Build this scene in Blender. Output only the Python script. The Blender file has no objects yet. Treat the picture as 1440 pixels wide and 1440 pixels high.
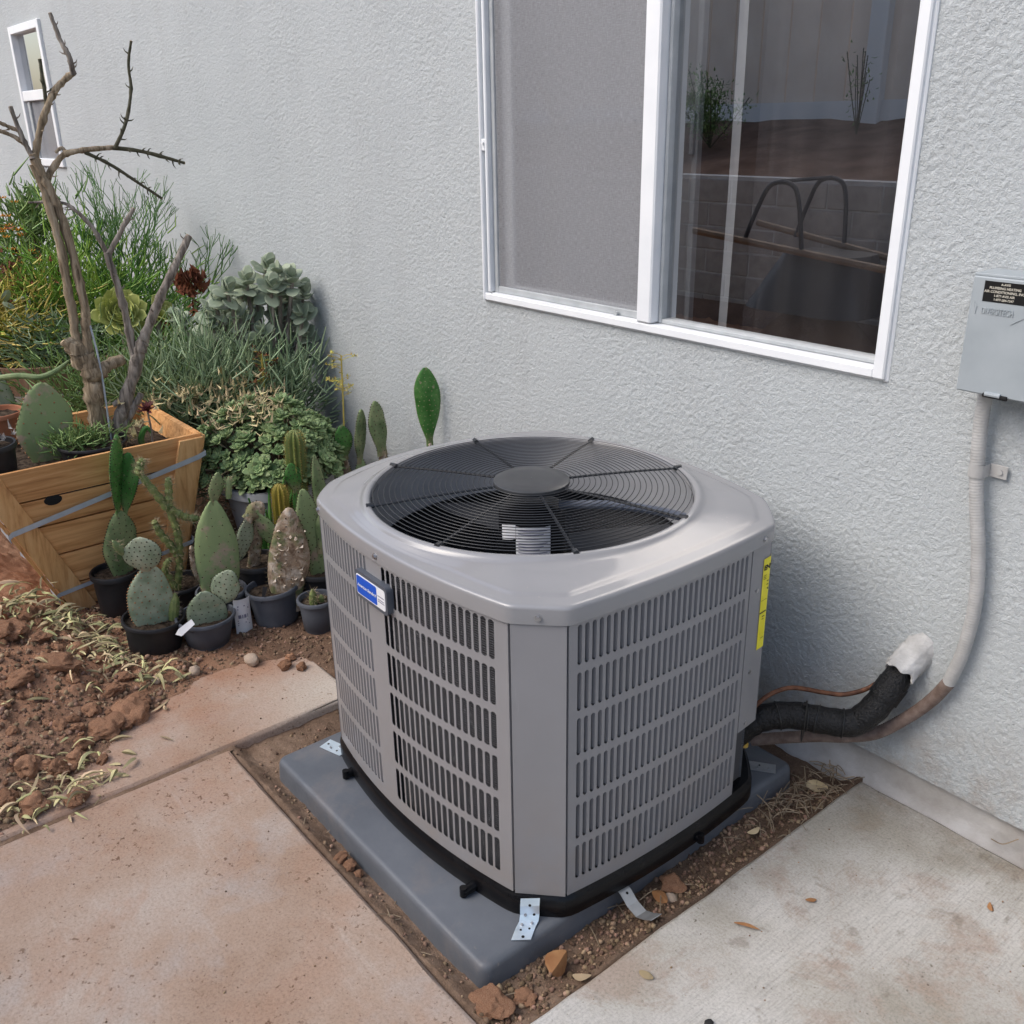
import bpy, math, random
import numpy as np
from mathutils import Vector, Matrix

scene = bpy.context.scene
COL = scene.collection
# ---------------------------------------------------------------- camera
cam_data = bpy.data.cameras.new("camera")
cam = bpy.data.objects.new("camera", cam_data)
COL.objects.link(cam)
cam_data.sensor_width = 36.0
cam_data.sensor_fit = 'HORIZONTAL'
cam_data.lens = 1350.83 / 1440.0 * 36.0
cam_data.clip_start = 0.02
cam_data.clip_end = 500.0
CR = ((0.6319, 0.7748, -0.0165), (0.2832, -0.2507, -0.9257), (-0.7214, 0.5803, -0.3779))
CP = (1.8573, -1.8531, 1.4969)
_r = Matrix(((CR[0][0], -CR[1][0], -CR[2][0]), (CR[0][1], -CR[1][1], -CR[2][1]), (CR[0][2], -CR[1][2], -CR[2][2])))
_q = _r.to_quaternion().normalized()
cam.matrix_world = Matrix.Translation(CP) @ _q.to_matrix().to_4x4()
scene.camera = cam
# ---------------------------------------------------------------- sky, sun, exposure
world = bpy.data.worlds.new("World")
scene.world = world
world.use_nodes = True
wn, wl = world.node_tree.nodes, world.node_tree.links
wn.clear()
SUN_EL, SUN_AZ = math.radians(46), math.radians(200)
sky = wn.new('ShaderNodeTexSky')
sky.sky_type = 'NISHITA'
sky.sun_disc = False
sky.sun_elevation = SUN_EL
sky.sun_rotation = SUN_AZ
sky.air_density = 1.0
sky.dust_density = 3.0
hs = wn.new('ShaderNodeHueSaturation')
hs.inputs['Saturation'].default_value = 0.92
bg = wn.new('ShaderNodeBackground')
bg.inputs['Strength'].default_value = 0.15
wo = wn.new('ShaderNodeOutputWorld')
wl.new(sky.outputs[0], hs.inputs['Color'])
wl.new(hs.outputs[0], bg.inputs['Color'])
wl.new(bg.outputs[0], wo.inputs['Surface'])
sun_data = bpy.data.lights.new("sun", 'SUN')
sun_data.energy = 0.9
sun_data.angle = math.radians(45)
sun_data.color = (1.0, 0.985, 0.96)
sun = bpy.data.objects.new("sun", sun_data)
COL.objects.link(sun)
# direction towards the sun (Blender sky: rotation 0 = +Y, clockwise seen from above)
_sd = Vector((math.sin(SUN_AZ) * math.cos(SUN_EL), math.cos(SUN_AZ) * math.cos(SUN_EL), math.sin(SUN_EL)))
sun.rotation_euler = _sd.to_track_quat('Z', 'Y').to_euler()
sun.location = (0, -4, 6)
scene.view_settings.view_transform = 'Standard'
scene.view_settings.look = 'None'
scene.view_settings.exposure = 0.76
scene.view_settings.gamma = 1.0
scene.view_settings.use_curve_mapping = False

RNG = random.Random(7)
NP = np.random.RandomState(11)
PI = math.pi

# ---------------------------------------------------------------- noise (numpy)
def _hash(ix, iy, seed):
    h = (ix.astype(np.int64) * 374761393 + iy.astype(np.int64) * 668265263 + seed * 1442695041) & 0xFFFFFFFF
    h = ((h ^ (h >> 13)) * 1274126177) & 0xFFFFFFFF
    h = h ^ (h >> 16)
    return (h & 0xFFFFFF) / float(0xFFFFFF)

def pnoise(x, y, seed=0):
    x = np.asarray(x, float); y = np.asarray(y, float)
    ix, iy = np.floor(x), np.floor(y)
    fx, fy = x - ix, y - iy
    ux, uy = fx * fx * fx * (fx * (fx * 6 - 15) + 10), fy * fy * fy * (fy * (fy * 6 - 15) + 10)
    def g(dx, dy):
        a = _hash(ix + dx, iy + dy, seed) * 2 * math.pi
        return np.cos(a) * (fx - dx) + np.sin(a) * (fy - dy)
    n0 = g(0, 0) * (1 - ux) + g(1, 0) * ux
    n1 = g(0, 1) * (1 - ux) + g(1, 1) * ux
    return (n0 * (1 - uy) + n1 * uy) * 1.4

def fbm(x, y, seed=0, octv=4):
    s = 0; a = 1.0; t = 0
    for k in range(octv):
        s = s + a * pnoise(x * 2 ** k, y * 2 ** k, seed + k * 17); t += a; a *= 0.5
    return s / t

def sstep(a, b, x):
    t = np.clip((x - a) / (b - a), 0, 1)
    return t * t * (3 - 2 * t)

# ---------------------------------------------------------------- object helpers
def obj(name, mesh, parent=None, loc=None, rot=None, scale=None):
    o = bpy.data.objects.new(name, mesh)
    COL.objects.link(o)
    if parent is not None:
        o.parent = parent
    if loc is not None:
        o.location = loc
    if rot is not None:
        o.rotation_euler = rot
    if scale is not None:
        o.scale = scale if hasattr(scale, '__len__') else (scale,) * 3
    return o

def thing(name, label, cat, loc=(0, 0, 0), group=None, rotz=0.0):
    o = bpy.data.objects.new(name, None)
    o.empty_display_size = 0.05
    COL.objects.link(o)
    o.location = loc
    o.rotation_euler = (0, 0, rotz)
    return tag(o, label, cat, group)

def tag(o, label=None, cat=None, group=None, kind=None):
    if label: o['label'] = label
    if cat: o['category'] = cat
    if group: o['group'] = group
    if kind: o['kind'] = kind
    return o

def np_mesh(name, verts, faces, material=None, smooth=False):
    """verts Nx3, faces Mx4 or Mx3 numpy arrays"""
    verts = np.asarray(verts, np.float32); faces = np.asarray(faces, np.int32)
    me = bpy.data.meshes.new(name)
    k = faces.shape[1]
    me.vertices.add(len(verts)); me.vertices.foreach_set('co', verts.ravel())
    me.loops.add(faces.size); me.loops.foreach_set('vertex_index', faces.ravel())
    me.polygons.add(len(faces))
    me.polygons.foreach_set('loop_start', np.arange(0, faces.size, k, dtype=np.int32))
    me.update(calc_edges=True)
    me.validate()
    if smooth:
        me.polygons.foreach_set('use_smooth', np.ones(len(me.polygons), bool))
    if material: me.materials.append(material)
    return me

def basis(d):
    d = Vector(d).normalized()
    u = d.cross(Vector((0, 0, 1)))
    if u.length < 1e-4:
        u = Vector((1, 0, 0))
    u.normalize()
    return d, u, u.cross(d).normalized() * -1

def catmull(pts, n=6):
    pts = [Vector(p) for p in pts]
    if len(pts) < 3:
        return [pts[0].lerp(pts[-1], i / n) for i in range(n + 1)]
    P = [pts[0] * 2 - pts[1]] + pts + [pts[-1] * 2 - pts[-2]]
    out = []
    for i in range(1, len(P) - 2):
        p0, p1, p2, p3 = P[i - 1:i + 3]
        for k in range(n):
            t = k / n
            out.append(0.5 * ((2 * p1) + (p2 - p0) * t + (2 * p0 - 5 * p1 + 4 * p2 - p3) * t * t + (3 * p1 - p0 - 3 * p2 + p3) * t ** 3))
    out.append(P[-2])
    return out

class MB:
    def __init__(s):
        s.v = []; s.f = []
    def add(s, vs, fs):
        b = len(s.v)
        s.v.extend([tuple(p) for p in vs])
        s.f.extend([tuple(i + b for i in f) for f in fs])
        return s
    def box(s, c, d, rot=None, bevel=0.0):
        hx, hy, hz = d[0] / 2, d[1] / 2, d[2] / 2
        if bevel <= 0:
            vs = [Vector((x, y, z)) for x in (-hx, hx) for y in (-hy, hy) for z in (-hz, hz)]
            fs = [(0, 1, 3, 2), (4, 6, 7, 5), (0, 4, 5, 1), (2, 3, 7, 6), (0, 2, 6, 4), (1, 5, 7, 3)]
        else:
            b = min(bevel, hx * .9, hy * .9, hz * .9)
            vs = []; fs = []
            # 24 verts: for each corner, three verts each pulled on two axes
            idx = {}
            for sx in (-1, 1):
                for sy in (-1, 1):
                    for sz in (-1, 1):
                        idx[(sx, sy, sz, 0)] = len(vs); vs.append(Vector((sx * hx, sy * (hy - b), sz * (hz - b))))
                        idx[(sx, sy, sz, 1)] = len(vs); vs.append(Vector((sx * (hx - b), sy * hy, sz * (hz - b))))
                        idx[(sx, sy, sz, 2)] = len(vs); vs.append(Vector((sx * (hx - b), sy * (hy - b), sz * hz)))
            I = lambda x, y, z, a: idx[(x, y, z, a)]
            def quad(q, n):
                p = [vs[i] for i in q]
                if (p[1] - p[0]).cross(p[2] - p[0]).dot(n) < 0: q = q[::-1]
                fs.append(tuple(q))
            for g in (-1, 1):
                quad([I(g, -1, -1, 0), I(g, 1, -1, 0), I(g, 1, 1, 0), I(g, -1, 1, 0)], Vector((g, 0, 0)))
                quad([I(-1, g, -1, 1), I(1, g, -1, 1), I(1, g, 1, 1), I(-1, g, 1, 1)], Vector((0, g, 0)))
                quad([I(-1, -1, g, 2), I(1, -1, g, 2), I(1, 1, g, 2), I(-1, 1, g, 2)], Vector((0, 0, g)))
                for h in (-1, 1):
                    quad([I(g, h, -1, 0), I(g, h, 1, 0), I(g, h, 1, 1), I(g, h, -1, 1)], Vector((g, h, 0)))
                    quad([I(g, -1, h, 0), I(g, 1, h, 0), I(g, 1, h, 2), I(g, -1, h, 2)], Vector((g, 0, h)))
                    quad([I(-1, g, h, 1), I(1, g, h, 1), I(1, g, h, 2), I(-1, g, h, 2)], Vector((0, g, h)))
                    for k in (-1, 1):
                        quad([I(g, h, k, 0), I(g, h, k, 1), I(g, h, k, 2)], Vector((g, h, k)))
        c = Vector(c)
        if rot is not None:
            vs = [rot @ p for p in vs]
        return s.add([p + c for p in vs], fs)
    def tube(s, path, r, n=8, caps=True, squash=None):
        path = [Vector(p) for p in path]
        m = len(path)
        rs = r if hasattr(r, '__len__') else [r] * m
        vs = []; fs = []
        u = None
        for i, p in enumerate(path):
            d = (path[min(i + 1, m - 1)] - path[max(i - 1, 0)])
            if d.length < 1e-9: d = Vector((0, 0, 1))
            d.normalize()
            if u is None:
                _, u, w = basis(d)
            u = (u - d * u.dot(d))
            if u.length < 1e-6: _, u, w = basis(d)
            u.normalize(); w = d.cross(u)
            for k in range(n):
                a = 2 * PI * k / n
                vs.append(p + (u * math.cos(a) + w * math.sin(a)) * rs[i])
        for i in range(m - 1):
            for k in range(n):
                a = i * n + k; b = i * n + (k + 1) % n
                fs.append((a, b, b + n, a + n))
        if caps:
            fs.append(tuple(range(n - 1, -1, -1)))
            fs.append(tuple((m - 1) * n + k for k in range(n)))
        return s.add(vs, fs)
    def lathe(s, prof, c=(0, 0, 0), n=32, fn=None, close=False):
        vs = []; fs = []
        m = len(prof)
        for (r, z) in prof:
            for k in range(n):
                a = 2 * PI * k / n
                rr = fn(a, r, z) if fn else r
                vs.append((c[0] + rr * math.cos(a), c[1] + rr * math.sin(a), c[2] + z))
        for i in range(m - 1):
            for k in range(n):
                a = i * n + k; b = i * n + (k + 1) % n
                fs.append((a, b, b + n, a + n))
        return s.add(vs, fs)
    def grid(s, fn, nu, nv, closeu=False):
        vs = [fn(i / nu, j / nv) for j in range(nv + 1) for i in range(nu + (0 if closeu else 1))]
        w = nu if closeu else nu + 1
        fs = []
        for j in range(nv):
            for i in range(nu):
                a = j * w + i; b = j * w + (i + 1) % w
                fs.append((a, b, b + w, a + w))
        return s.add(vs, fs)
    def mesh(s, name, material=None, smooth=True, angle=None):
        me = bpy.data.meshes.new(name)
        me.from_pydata(s.v, [], s.f)
        me.update()
        if smooth:
            me.polygons.foreach_set('use_smooth', [True] * len(me.polygons))
            if angle is not None:
                try: me.set_sharp_from_angle(angle=math.radians(angle))
                except Exception: pass
        if material: me.materials.append(material)
        return me
    def build(s, name, material=None, parent=None, loc=None, rot=None, smooth=True, angle=35):
        return obj(name, s.mesh(name, material, smooth, angle), parent, loc, rot)

def text_mesh(name, body, size, material, align='CENTER', extrude=0.0002, shear=0.0, spacing=1.0, bold=0.0):
    cu = bpy.data.curves.new(name, 'FONT')
    cu.body = body; cu.size = size; cu.align_x = align; cu.align_y = 'CENTER'
    cu.extrude = extrude; cu.shear = shear; cu.space_character = spacing; cu.offset = bold
    cu.resolution_u = 3
    o = bpy.data.objects.new(name, cu)
    COL.objects.link(o)
    dg = bpy.context.evaluated_depsgraph_get()
    me = bpy.data.meshes.new_from_object(o.evaluated_get(dg))
    bpy.data.objects.remove(o)
    bpy.data.curves.remove(cu)
    me.name = name
    me.materials.clear(); me.materials.append(material)
    return me

# ---------------------------------------------------------------- materials
def lin(h):
    """sRGB 0-255 triple -> linear"""
    return tuple(((c / 255) / 12.92 if c / 255 <= .04045 else ((c / 255 + .055) / 1.055) ** 2.4) for c in h)

class NT:
    def __init__(s, name):
        s.m = bpy.data.materials.new(name); s.m.use_nodes = True
        s.n = s.m.node_tree.nodes; s.l = s.m.node_tree.links
        s.n.clear()
        s.out = s.n.new('ShaderNodeOutputMaterial')
        s.co = None
    def new(s, t, **kw):
        nd = s.n.new('ShaderNode' + t)
        for k, v in kw.items():
            if k in nd.inputs: nd.inputs[k].default_value = v
            else: setattr(nd, k, v)
        return nd
    def link(s, a, b): s.l.new(a, b)
    def coord(s, kind='Object', scale=None, rnd=False):
        tc = s.new('TexCoord').outputs[kind]
        if rnd:
            oi = s.new('ObjectInfo'); vm = s.new('VectorMath', operation='SCALE'); vm.inputs[0].default_value = (37., 17., 53.)
            s.link(oi.outputs['Random'], vm.inputs['Scale'])
            ad = s.new('VectorMath', operation='ADD'); s.link(tc, ad.inputs[0]); s.link(vm.outputs[0], ad.inputs[1]); tc = ad.outputs[0]
        if scale:
            mp = s.new('Mapping'); mp.inputs['Scale'].default_value = scale; s.link(tc, mp.inputs['Vector']); tc = mp.outputs[0]
        return tc
    def noise(s, co, scale, detail=5, rough=.55, dist=0.0, out='Fac'):
        nd = s.new('TexNoise', Scale=scale, Detail=detail, Roughness=rough, Distortion=dist)
        s.link(co, nd.inputs['Vector']); return nd.outputs[out]
    def ramp(s, fac, stops):
        nd = s.new('ValToRGB'); el = nd.color_ramp.elements
        while len(el) < len(stops): el.new(0.5)
        for e, (p, c) in zip(el, stops):
            e.position = p; e.color = (c if len(c) == 4 else tuple(c) + (1,)) if hasattr(c, '__len__') else (c, c, c, 1)
        s.link(fac, nd.inputs[0]); return nd.outputs[0]
    def mix(s, fac, a, b, mode='MIX'):
        nd = s.new('Mix', data_type='RGBA', blend_type=mode)
        for sock, v in ((nd.inputs[0], fac), (nd.inputs[6], a), (nd.inputs[7], b)):
            if hasattr(v, 'is_linked'): s.link(v, sock)
            elif hasattr(v, '__len__'): sock.default_value = tuple(v) + ((1,) if len(v) == 3 else ())
            else: sock.default_value = v
        return nd.outputs[2]
    def math(s, op, a, b=None):
        nd = s.new('Math', operation=op)
        for sock, v in ((nd.inputs[0], a), (nd.inputs[1], b)):
            if v is None: continue
            if hasattr(v, 'is_linked'): s.link(v, sock)
            else: sock.default_value = v
        return nd.outputs[0]
    def bump(s, h, strength=.5, dist=.005, normal=None):
        nd = s.new('Bump', Strength=strength, Distance=dist); s.link(h, nd.inputs['Height'])
        if normal: s.link(normal, nd.inputs['Normal'])
        return nd.outputs[0]
    def bsdf(s, color, rough=.6, metal=0., spec=.4, normal=None, coat=0., **kw):
        nd = s.new('BsdfPrincipled')
        for sock, v in (('Base Color', color), ('Roughness', rough), ('Metallic', metal), ('Specular IOR Level', spec), ('Coat Weight', coat)):
            if hasattr(v, 'is_linked'): s.link(v, nd.inputs[sock])
            elif hasattr(v, '__len__'): nd.inputs[sock].default_value = tuple(v) + ((1,) if len(v) == 3 else ())
            else: nd.inputs[sock].default_value = v
        for k, v in kw.items():
            nd.inputs[k.replace('_', ' ')].default_value = v
        if normal: s.link(normal, nd.inputs['Normal'])
        s.link(nd.outputs[0], s.out.inputs['Surface']); return nd

def simple(name, c1, c2=None, scale=30, rough=.6, metal=0., spec=.4, bump=0., bscale=120, bdist=.002, island=0., rnd=True, lo=.35, hi=.65, coat=0., detail=5, hue=0.):
    t = NT(name); co = t.coord(rnd=rnd)
    col = c1
    if c2 is not None:
        col = t.ramp(t.noise(co, scale, detail), [(lo, c1), (hi, c2)])
    if island:
        ge = t.new('NewGeometry'); h = t.new('HueSaturation')
        mr = t.new('MapRange'); mr.inputs['To Min'].default_value = 1 - island; mr.inputs['To Max'].default_value = 1 + island
        t.link(ge.outputs['Random Per Island'], mr.inputs['Value']); t.link(mr.outputs[0], h.inputs['Value'])
        if hue:
            m2 = t.new('MapRange'); m2.inputs['To Min'].default_value = .5 - hue; m2.inputs['To Max'].default_value = .5 + hue
            fr = t.math('FRACT', t.math('MULTIPLY', ge.outputs['Random Per Island'], 7.31)); t.link(fr, m2.inputs['Value']); t.link(m2.outputs[0], h.inputs['Hue'])
        if hasattr(col, 'is_linked'): t.link(col, h.inputs['Color'])
        else: h.inputs['Color'].default_value = tuple(col) + (1,)
        col = h.outputs[0]
    nm = None
    if bump:
        nm = t.bump(t.noise(co, bscale, 4), bump, bdist)
    t.bsdf(col, rough, metal, spec, nm, coat)
    return t.m

MAT = {}
def mats():
    # stucco
    t = NT('stucco'); co = t.coord()
    base = t.ramp(t.noise(co, 1.1, 5, .6), [(.3, (.420, .446, .456)), (.7, (.480, .507, .514))])
    fine = t.noise(co, 260, 3)
    base = t.mix(.25, base, t.ramp(fine, [(.3, (.35, .372, .38)), (.7, (.54, .568, .578))]))
    # faint run-off streaks and soil splash at the foot of the wall
    sk = t.ramp(t.noise(t.coord(scale=(7, 1, .55)), 1., 5, .6), [(.50, 0.), (.66, 1.)])
    base = t.mix(t.math('MULTIPLY', sk, .12), base, (.33, .325, .32))
    sx = t.new('SeparateXYZ'); t.link(co, sx.inputs[0])
    d = t.new('MapRange'); d.inputs['From Min'].default_value = .32; d.inputs['From Max'].default_value = .07; t.link(sx.outputs['Z'], d.inputs['Value'])
    base = t.mix(t.math('MULTIPLY', d.outputs[0], t.ramp(t.noise(co, 14, 6, .7), [(.42, 0.), (.62, .55)])), base, (.30, .235, .185))
    pl_ = t.ramp(t.noise(co, 118, 2, .5, .9), [(.36, 0.), (.60, 1.)])
    gv = t.math('ABSOLUTE', t.math('SUBTRACT', t.noise(co, 96, 2, .5, .9), .5))
    gv = t.ramp(gv, [(.0, 0.), (.055, 1.)])
    hh = t.math('ADD', t.math('MULTIPLY', pl_, .9), t.math('ADD', t.math('MULTIPLY', gv, .75), t.math('MULTIPLY', t.noise(co, 300, 3, .6), .5)))
    nm = t.bump(hh, .55, .0021)
    t.bsdf(base, .92, 0, .12, nm); MAT['stucco'] = t.m
    # foundation plaster
    t = NT('foundation_plaster'); co = t.coord()
    base = t.ramp(t.noise(co, 5, 6, .65), [(.34, (.34, .315, .29)), (.62, (.50, .49, .48))])
    t.bsdf(base, .9, 0, .15, t.bump(t.noise(co, 60, 6, .6), .6, .004)); MAT['foundation'] = t.m
    # concrete, grey broom finished slab with brown stains
    def mul(t, c, g, amt=1.0): return t.mix(amt, c, g, 'MULTIPLY')
    t = NT('grey_concrete'); co = t.coord()
    c = t.ramp(t.noise(co, 2.4, 6, .62), [(.34, (.33, .305, .265)), (.5, (.435, .415, .38)), (.66, (.52, .505, .475))])
    st = t.ramp(t.noise(co, 4.3, 8, .70, .35), [(.52, 0.), (.63, 1.)])
    c = t.mix(t.math('MULTIPLY', st, .55), c, (.30, .205, .145))
    s3 = t.ramp(t.noise(co, 2.9, 5, .6, .2), [(.53, 0.), (.66, 1.)])
    c = t.mix(t.math('MULTIPLY', s3, .45), c, (.30, .275, .215))
    s2 = t.ramp(t.noise(co, 17, 5, .62, .4), [(.60, 0.), (.68, 1.)])
    c = t.mix(t.math('MULTIPLY', s2, .5), c, (.21, .18, .145))
    # damp, dirty margin along the house
    sx = t.new('SeparateXYZ'); t.link(co, sx.inputs[0])
    d = t.new('MapRange'); d.inputs['From Min'].default_value = -.22; d.inputs['From Max'].default_value = -.01; t.link(sx.outputs['Y'], d.inputs['Value'])
    c = t.mix(t.math('MULTIPLY', d.outputs[0], t.ramp(t.noise(co, 9, 6, .7), [(.38, .1), (.62, .75)])), c, (.20, .175, .135))
    fine = t.noise(co, 170, 5, .75)
    gr = t.noise(t.coord(scale=(230, 14, 40)), 1.0, 4, .7)
    c = mul(t, c, t.ramp(fine, [(.36, (.60, .60, .60)), (.5, (1., 1., 1.)), (.66, (1.25, 1.25, 1.25))]), .5)
    c = mul(t, c, t.ramp(gr, [(.36, (.70, .70, .70)), (.52, (1.05, 1.05, 1.05))]), t.math('MULTIPLY', t.ramp(t.noise(co, 2.3, 4), [(.46, .05), (.58, 1.)]), .55))
    po_ = t.ramp(t.noise(co, 105, 3, .55), [(.665, 0.), (.70, 1.)])
    c = mul(t, c, (.42, .40, .37), t.math('MULTIPLY', po_, t.ramp(t.noise(co, 6, 3), [(.42, .2), (.6, 1.)])))
    hsum = t.math('ADD', t.math('MULTIPLY', gr, .4), t.math('MULTIPLY', fine, .8))
    t.bsdf(c, .9, 0, .2, t.bump(hsum, .5, .003)); MAT['grey_concrete'] = t.m
    # concrete stained with red soil dust
    t = NT('dusty_concrete'); co = t.coord()
    c = t.ramp(t.noise(co, 2.6, 6, .64), [(.34, (.325, .225, .163)), (.5, (.385, .287, .222)), (.66, (.43, .355, .300))])
    st = t.ramp(t.noise(co, 4.6, 8, .72, .5), [(.50, 0.), (.60, 1.)])
    c = t.mix(t.math('MULTIPLY', st, .42), c, (.37, .235, .165))
    gy = t.ramp(t.noise(co, 3.3, 6, .6, .3), [(.54, 0.), (.66, 1.)])
    c = t.mix(t.math('MULTIPLY', gy, .55), c, (.40, .365, .34))
    mpv = t.new('Mapping'); mpv.inputs['Rotation'].default_value = (0, 0, math.radians(-38)); mpv.inputs['Scale'].default_value = (2.0, 24, 1); t.link(co, mpv.inputs['Vector'])
    wt = t.math('MULTIPLY', t.ramp(t.noise(mpv.outputs[0], 1.0, 5, .7, .3), [(.58, 0.), (.66, 1.)]), t.ramp(t.noise(co, 2.6, 3), [(.46, 0.), (.56, 1.)]))
    c = t.mix(t.math('MULTIPLY', wt, .16), c, (.56, .52, .48))
    # soil dust gets thicker towards the dug bed
    sx = t.new('SeparateXYZ'); t.link(co, sx.inputs[0])
    d = t.new('MapRange'); d.inputs['From Min'].default_value = .1; d.inputs['From Max'].default_value = -.65; t.link(sx.outputs['X'], d.inputs['Value'])
    dn = t.math('MULTIPLY', d.outputs[0], t.ramp(t.noise(co, 6.5, 7, .68), [(.36, .15), (.62, 1.)]))
    c = t.mix(t.math('MULTIPLY', dn, .9), c, (.34, .18, .112))
    # the clean grey end of the strip behind the trench corner
    e = t.new('MapRange'); e.inputs['From Min'].default_value = -1.12; e.inputs['From Max'].default_value = -.80; t.link(sx.outputs['Y'], e.inputs['Value'])
    ex = t.new('MapRange'); ex.inputs['From Min'].default_value = -.56; ex.inputs['From Max'].default_value = -.33; t.link(sx.outputs['X'], ex.inputs['Value'])
    c = t.mix(t.math('MULTIPLY', t.math('MULTIPLY', e.outputs[0], ex.outputs[0]), .85), c, (.50, .45, .39))
    fine = t.noise(co, 160, 5, .75)
    c = mul(t, c, t.ramp(fine, [(.36, (.58, .56, .54)), (.5, (1., 1., 1.)), (.66, (1.24, 1.25, 1.26))]), .48)
    po_ = t.ramp(t.noise(co, 110, 3, .55), [(.65, 0.), (.69, 1.)])
    c = mul(t, c, (.50, .42, .37), t.math('MULTIPLY', po_, .8))
    pit = t.math('MULTIPLY', t.ramp(t.noise(co, 58, 5, .65), [(.59, 0.), (.64, 1.)]), t.ramp(t.noise(co, 4.5, 4), [(.46, 0.05), (.60, 1.)]))
    c = mul(t, c, (.45, .38, .34), pit)
    t.bsdf(c, .93, 0, .15, t.bump(t.math('ADD', t.noise(co, 30, 6, .65), t.math('MULTIPLY', fine, .6)), .55, .003)); MAT['dusty_concrete'] = t.m
    # soils
    t = NT('soil'); co = t.coord()
    c = t.ramp(t.noise(co, 9, 7, .7), [(.32, (.20, .092, .052)), (.5, (.375, .195, .115)), (.68, (.50, .295, .185))])
    sx = t.new('SeparateXYZ'); t.link(co, sx.inputs[0])
    d = t.new('MapRange'); d.inputs['From Min'].default_value = -.75; d.inputs['From Max'].default_value = -.2; t.link(sx.outputs['X'], d.inputs['Value'])
    br = t.ramp(t.noise(co, 14, 7, .7), [(.32, (.095, .064, .044)), (.5, (.20, .14, .098)), (.68, (.33, .24, .175))])
    c = t.mix(d.outputs[0], c, br)
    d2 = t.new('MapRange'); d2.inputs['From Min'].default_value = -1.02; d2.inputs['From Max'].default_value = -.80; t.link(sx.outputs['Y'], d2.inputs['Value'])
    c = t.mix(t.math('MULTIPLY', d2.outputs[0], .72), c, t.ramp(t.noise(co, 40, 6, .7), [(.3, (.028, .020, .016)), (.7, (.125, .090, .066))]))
    fn = t.noise(co, 260, 5, .7)
    c = t.mix(.30, c, t.ramp(fn, [(.3, (.06, .034, .022)), (.7, (.40, .255, .175))]))
    t.bsdf(c, .97, 0, .08, t.bump(t.math('ADD', fn, t.noise(co, 70, 5, .65)), .8, .006)); MAT['soil'] = t.m
    MAT['clod'] = simple('soil_clod', (.31, .155, .09), (.48, .28, .175), 16, .97, spec=.08, bump=.8, bscale=60, bdist=.006, island=.25)
    MAT['pebble'] = simple('pebble_mix', (.16, .105, .070), (.28, .19, .13), 30, .95, spec=.1, bump=.4, bscale=150, island=.6, hue=.02)
    MAT['stone_pale'] = simple('pale_stone', (.34, .25, .185), (.46, .37, .29), 24, .9, bump=.4, bscale=90)
    # greys of the unit
    t = NT('unit_paint'); co = t.coord()
    dirt = t.ramp(t.noise(co, 7, 6, .6), [(.2, (.270, .268, .280)), (.9, (.240, .237, .243))])
    sx = t.new('SeparateXYZ'); t.link(co, sx.inputs[0])
    d = t.new('MapRange'); d.inputs['From Min'].default_value = .34; d.inputs['From Max'].default_value = .04; t.link(sx.outputs['Z'], d.inputs['Value'])
    dirt = t.mix(t.math('MULTIPLY', d.outputs[0], t.ramp(t.noise(co, 9, 7, .7), [(.42, 0.), (.66, .4)])), dirt, (.29, .235, .19))
    sc = t.ramp(t.noise(t.coord(scale=(40, 40, 3.5)), 1., 5, .7), [(.62, 0.), (.70, 1.)])
    dirt = t.mix(t.math('MULTIPLY', sc, .18), dirt, (.40, .395, .40))
    t.bsdf(dirt, t.ramp(t.noise(co, 18, 4), [(.3, .30), (.7, .42)]), 0, .45, t.bump(t.noise(co, 900, 2), .06, .001)); MAT['unit_paint'] = t.m
    t = NT('lid_paint'); co = t.coord()
    c = t.ramp(t.noise(co, 5, 6, .6), [(.2, (.275, .275, .285)), (.9, (.25, .25, .256))])
    sp = t.ramp(t.noise(co, 120, 4, .6), [(.68, 0.), (.74, 1.)])
    c = t.mix(t.math('MULTIPLY', sp, .30), c, (.42, .39, .35))
    du = t.ramp(t.noise(co, 4, 3, .5, .3), [(.40, 0.), (.70, 1.)])
    c = t.mix(t.math('MULTIPLY', du, .25), c, (.33, .305, .28))
    t.bsdf(c, t.ramp(t.noise(co, 5, 2, .5), [(.3, .17), (.7, .30)]), 0, .6, None, .2); MAT['lid_paint'] = t.m
    MAT['black_plastic'] = simple('black_plastic', (.004, .004, .005), (.008, .008, .009), 20, .26, spec=.22, bump=.1, bscale=300)
    MAT['guard_black'] = simple('guard_coating', (.022, .024, .028), None, rough=.38, spec=.5)
    MAT['hub_grey'] = simple('hub_plastic', (.040, .042, .045), (.055, .057, .060), 25, .42, spec=.5)
    MAT['blade'] = simple('fan_blade_paint', (.035, .036, .04), (.05, .051, .055), 10, .4)
    MAT['shroud'] = simple('shroud_lightened', (.34, .345, .36), (.30, .305, .32), 10, .4)  # the unit's grey paint, lightened in colour since little light gets inside
    t = NT('coil_fins'); co = t.coord()
    w = t.new('TexWave', Scale=62., Distortion=2.5, Detail=3.); w.bands_direction = 'Z'; t.link(co, w.inputs['Vector'])
    sp = t.ramp(t.noise(co, 150, 4, .7), [(.60, 0.), (.70, 1.)])
    c = t.mix(w.outputs['Fac'], (.018, .018, .021), (.12, .124, .135))
    c = t.mix(t.math('MULTIPLY', sp, t.ramp(t.noise(co, 12, 3), [(.42, .15), (.62, .9)])), c, (.36, .36, .385))
    t.bsdf(c, .5, .2, .4, t.bump(w.outputs['Fac'], .5, .003)); MAT['coil'] = t.m
    t = NT('pad_plastic'); co = t.coord()
    c = t.ramp(t.noise(co, 6, 6, .65), [(.35, (.094, .104, .120)), (.7, (.126, .137, .154))])
    sp = t.ramp(t.noise(co, 70, 4, .6), [(.68, 0.), (.76, 1.)])
    c = t.mix(t.math('MULTIPLY', sp, .45), c, (.30, .25, .21))
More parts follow.
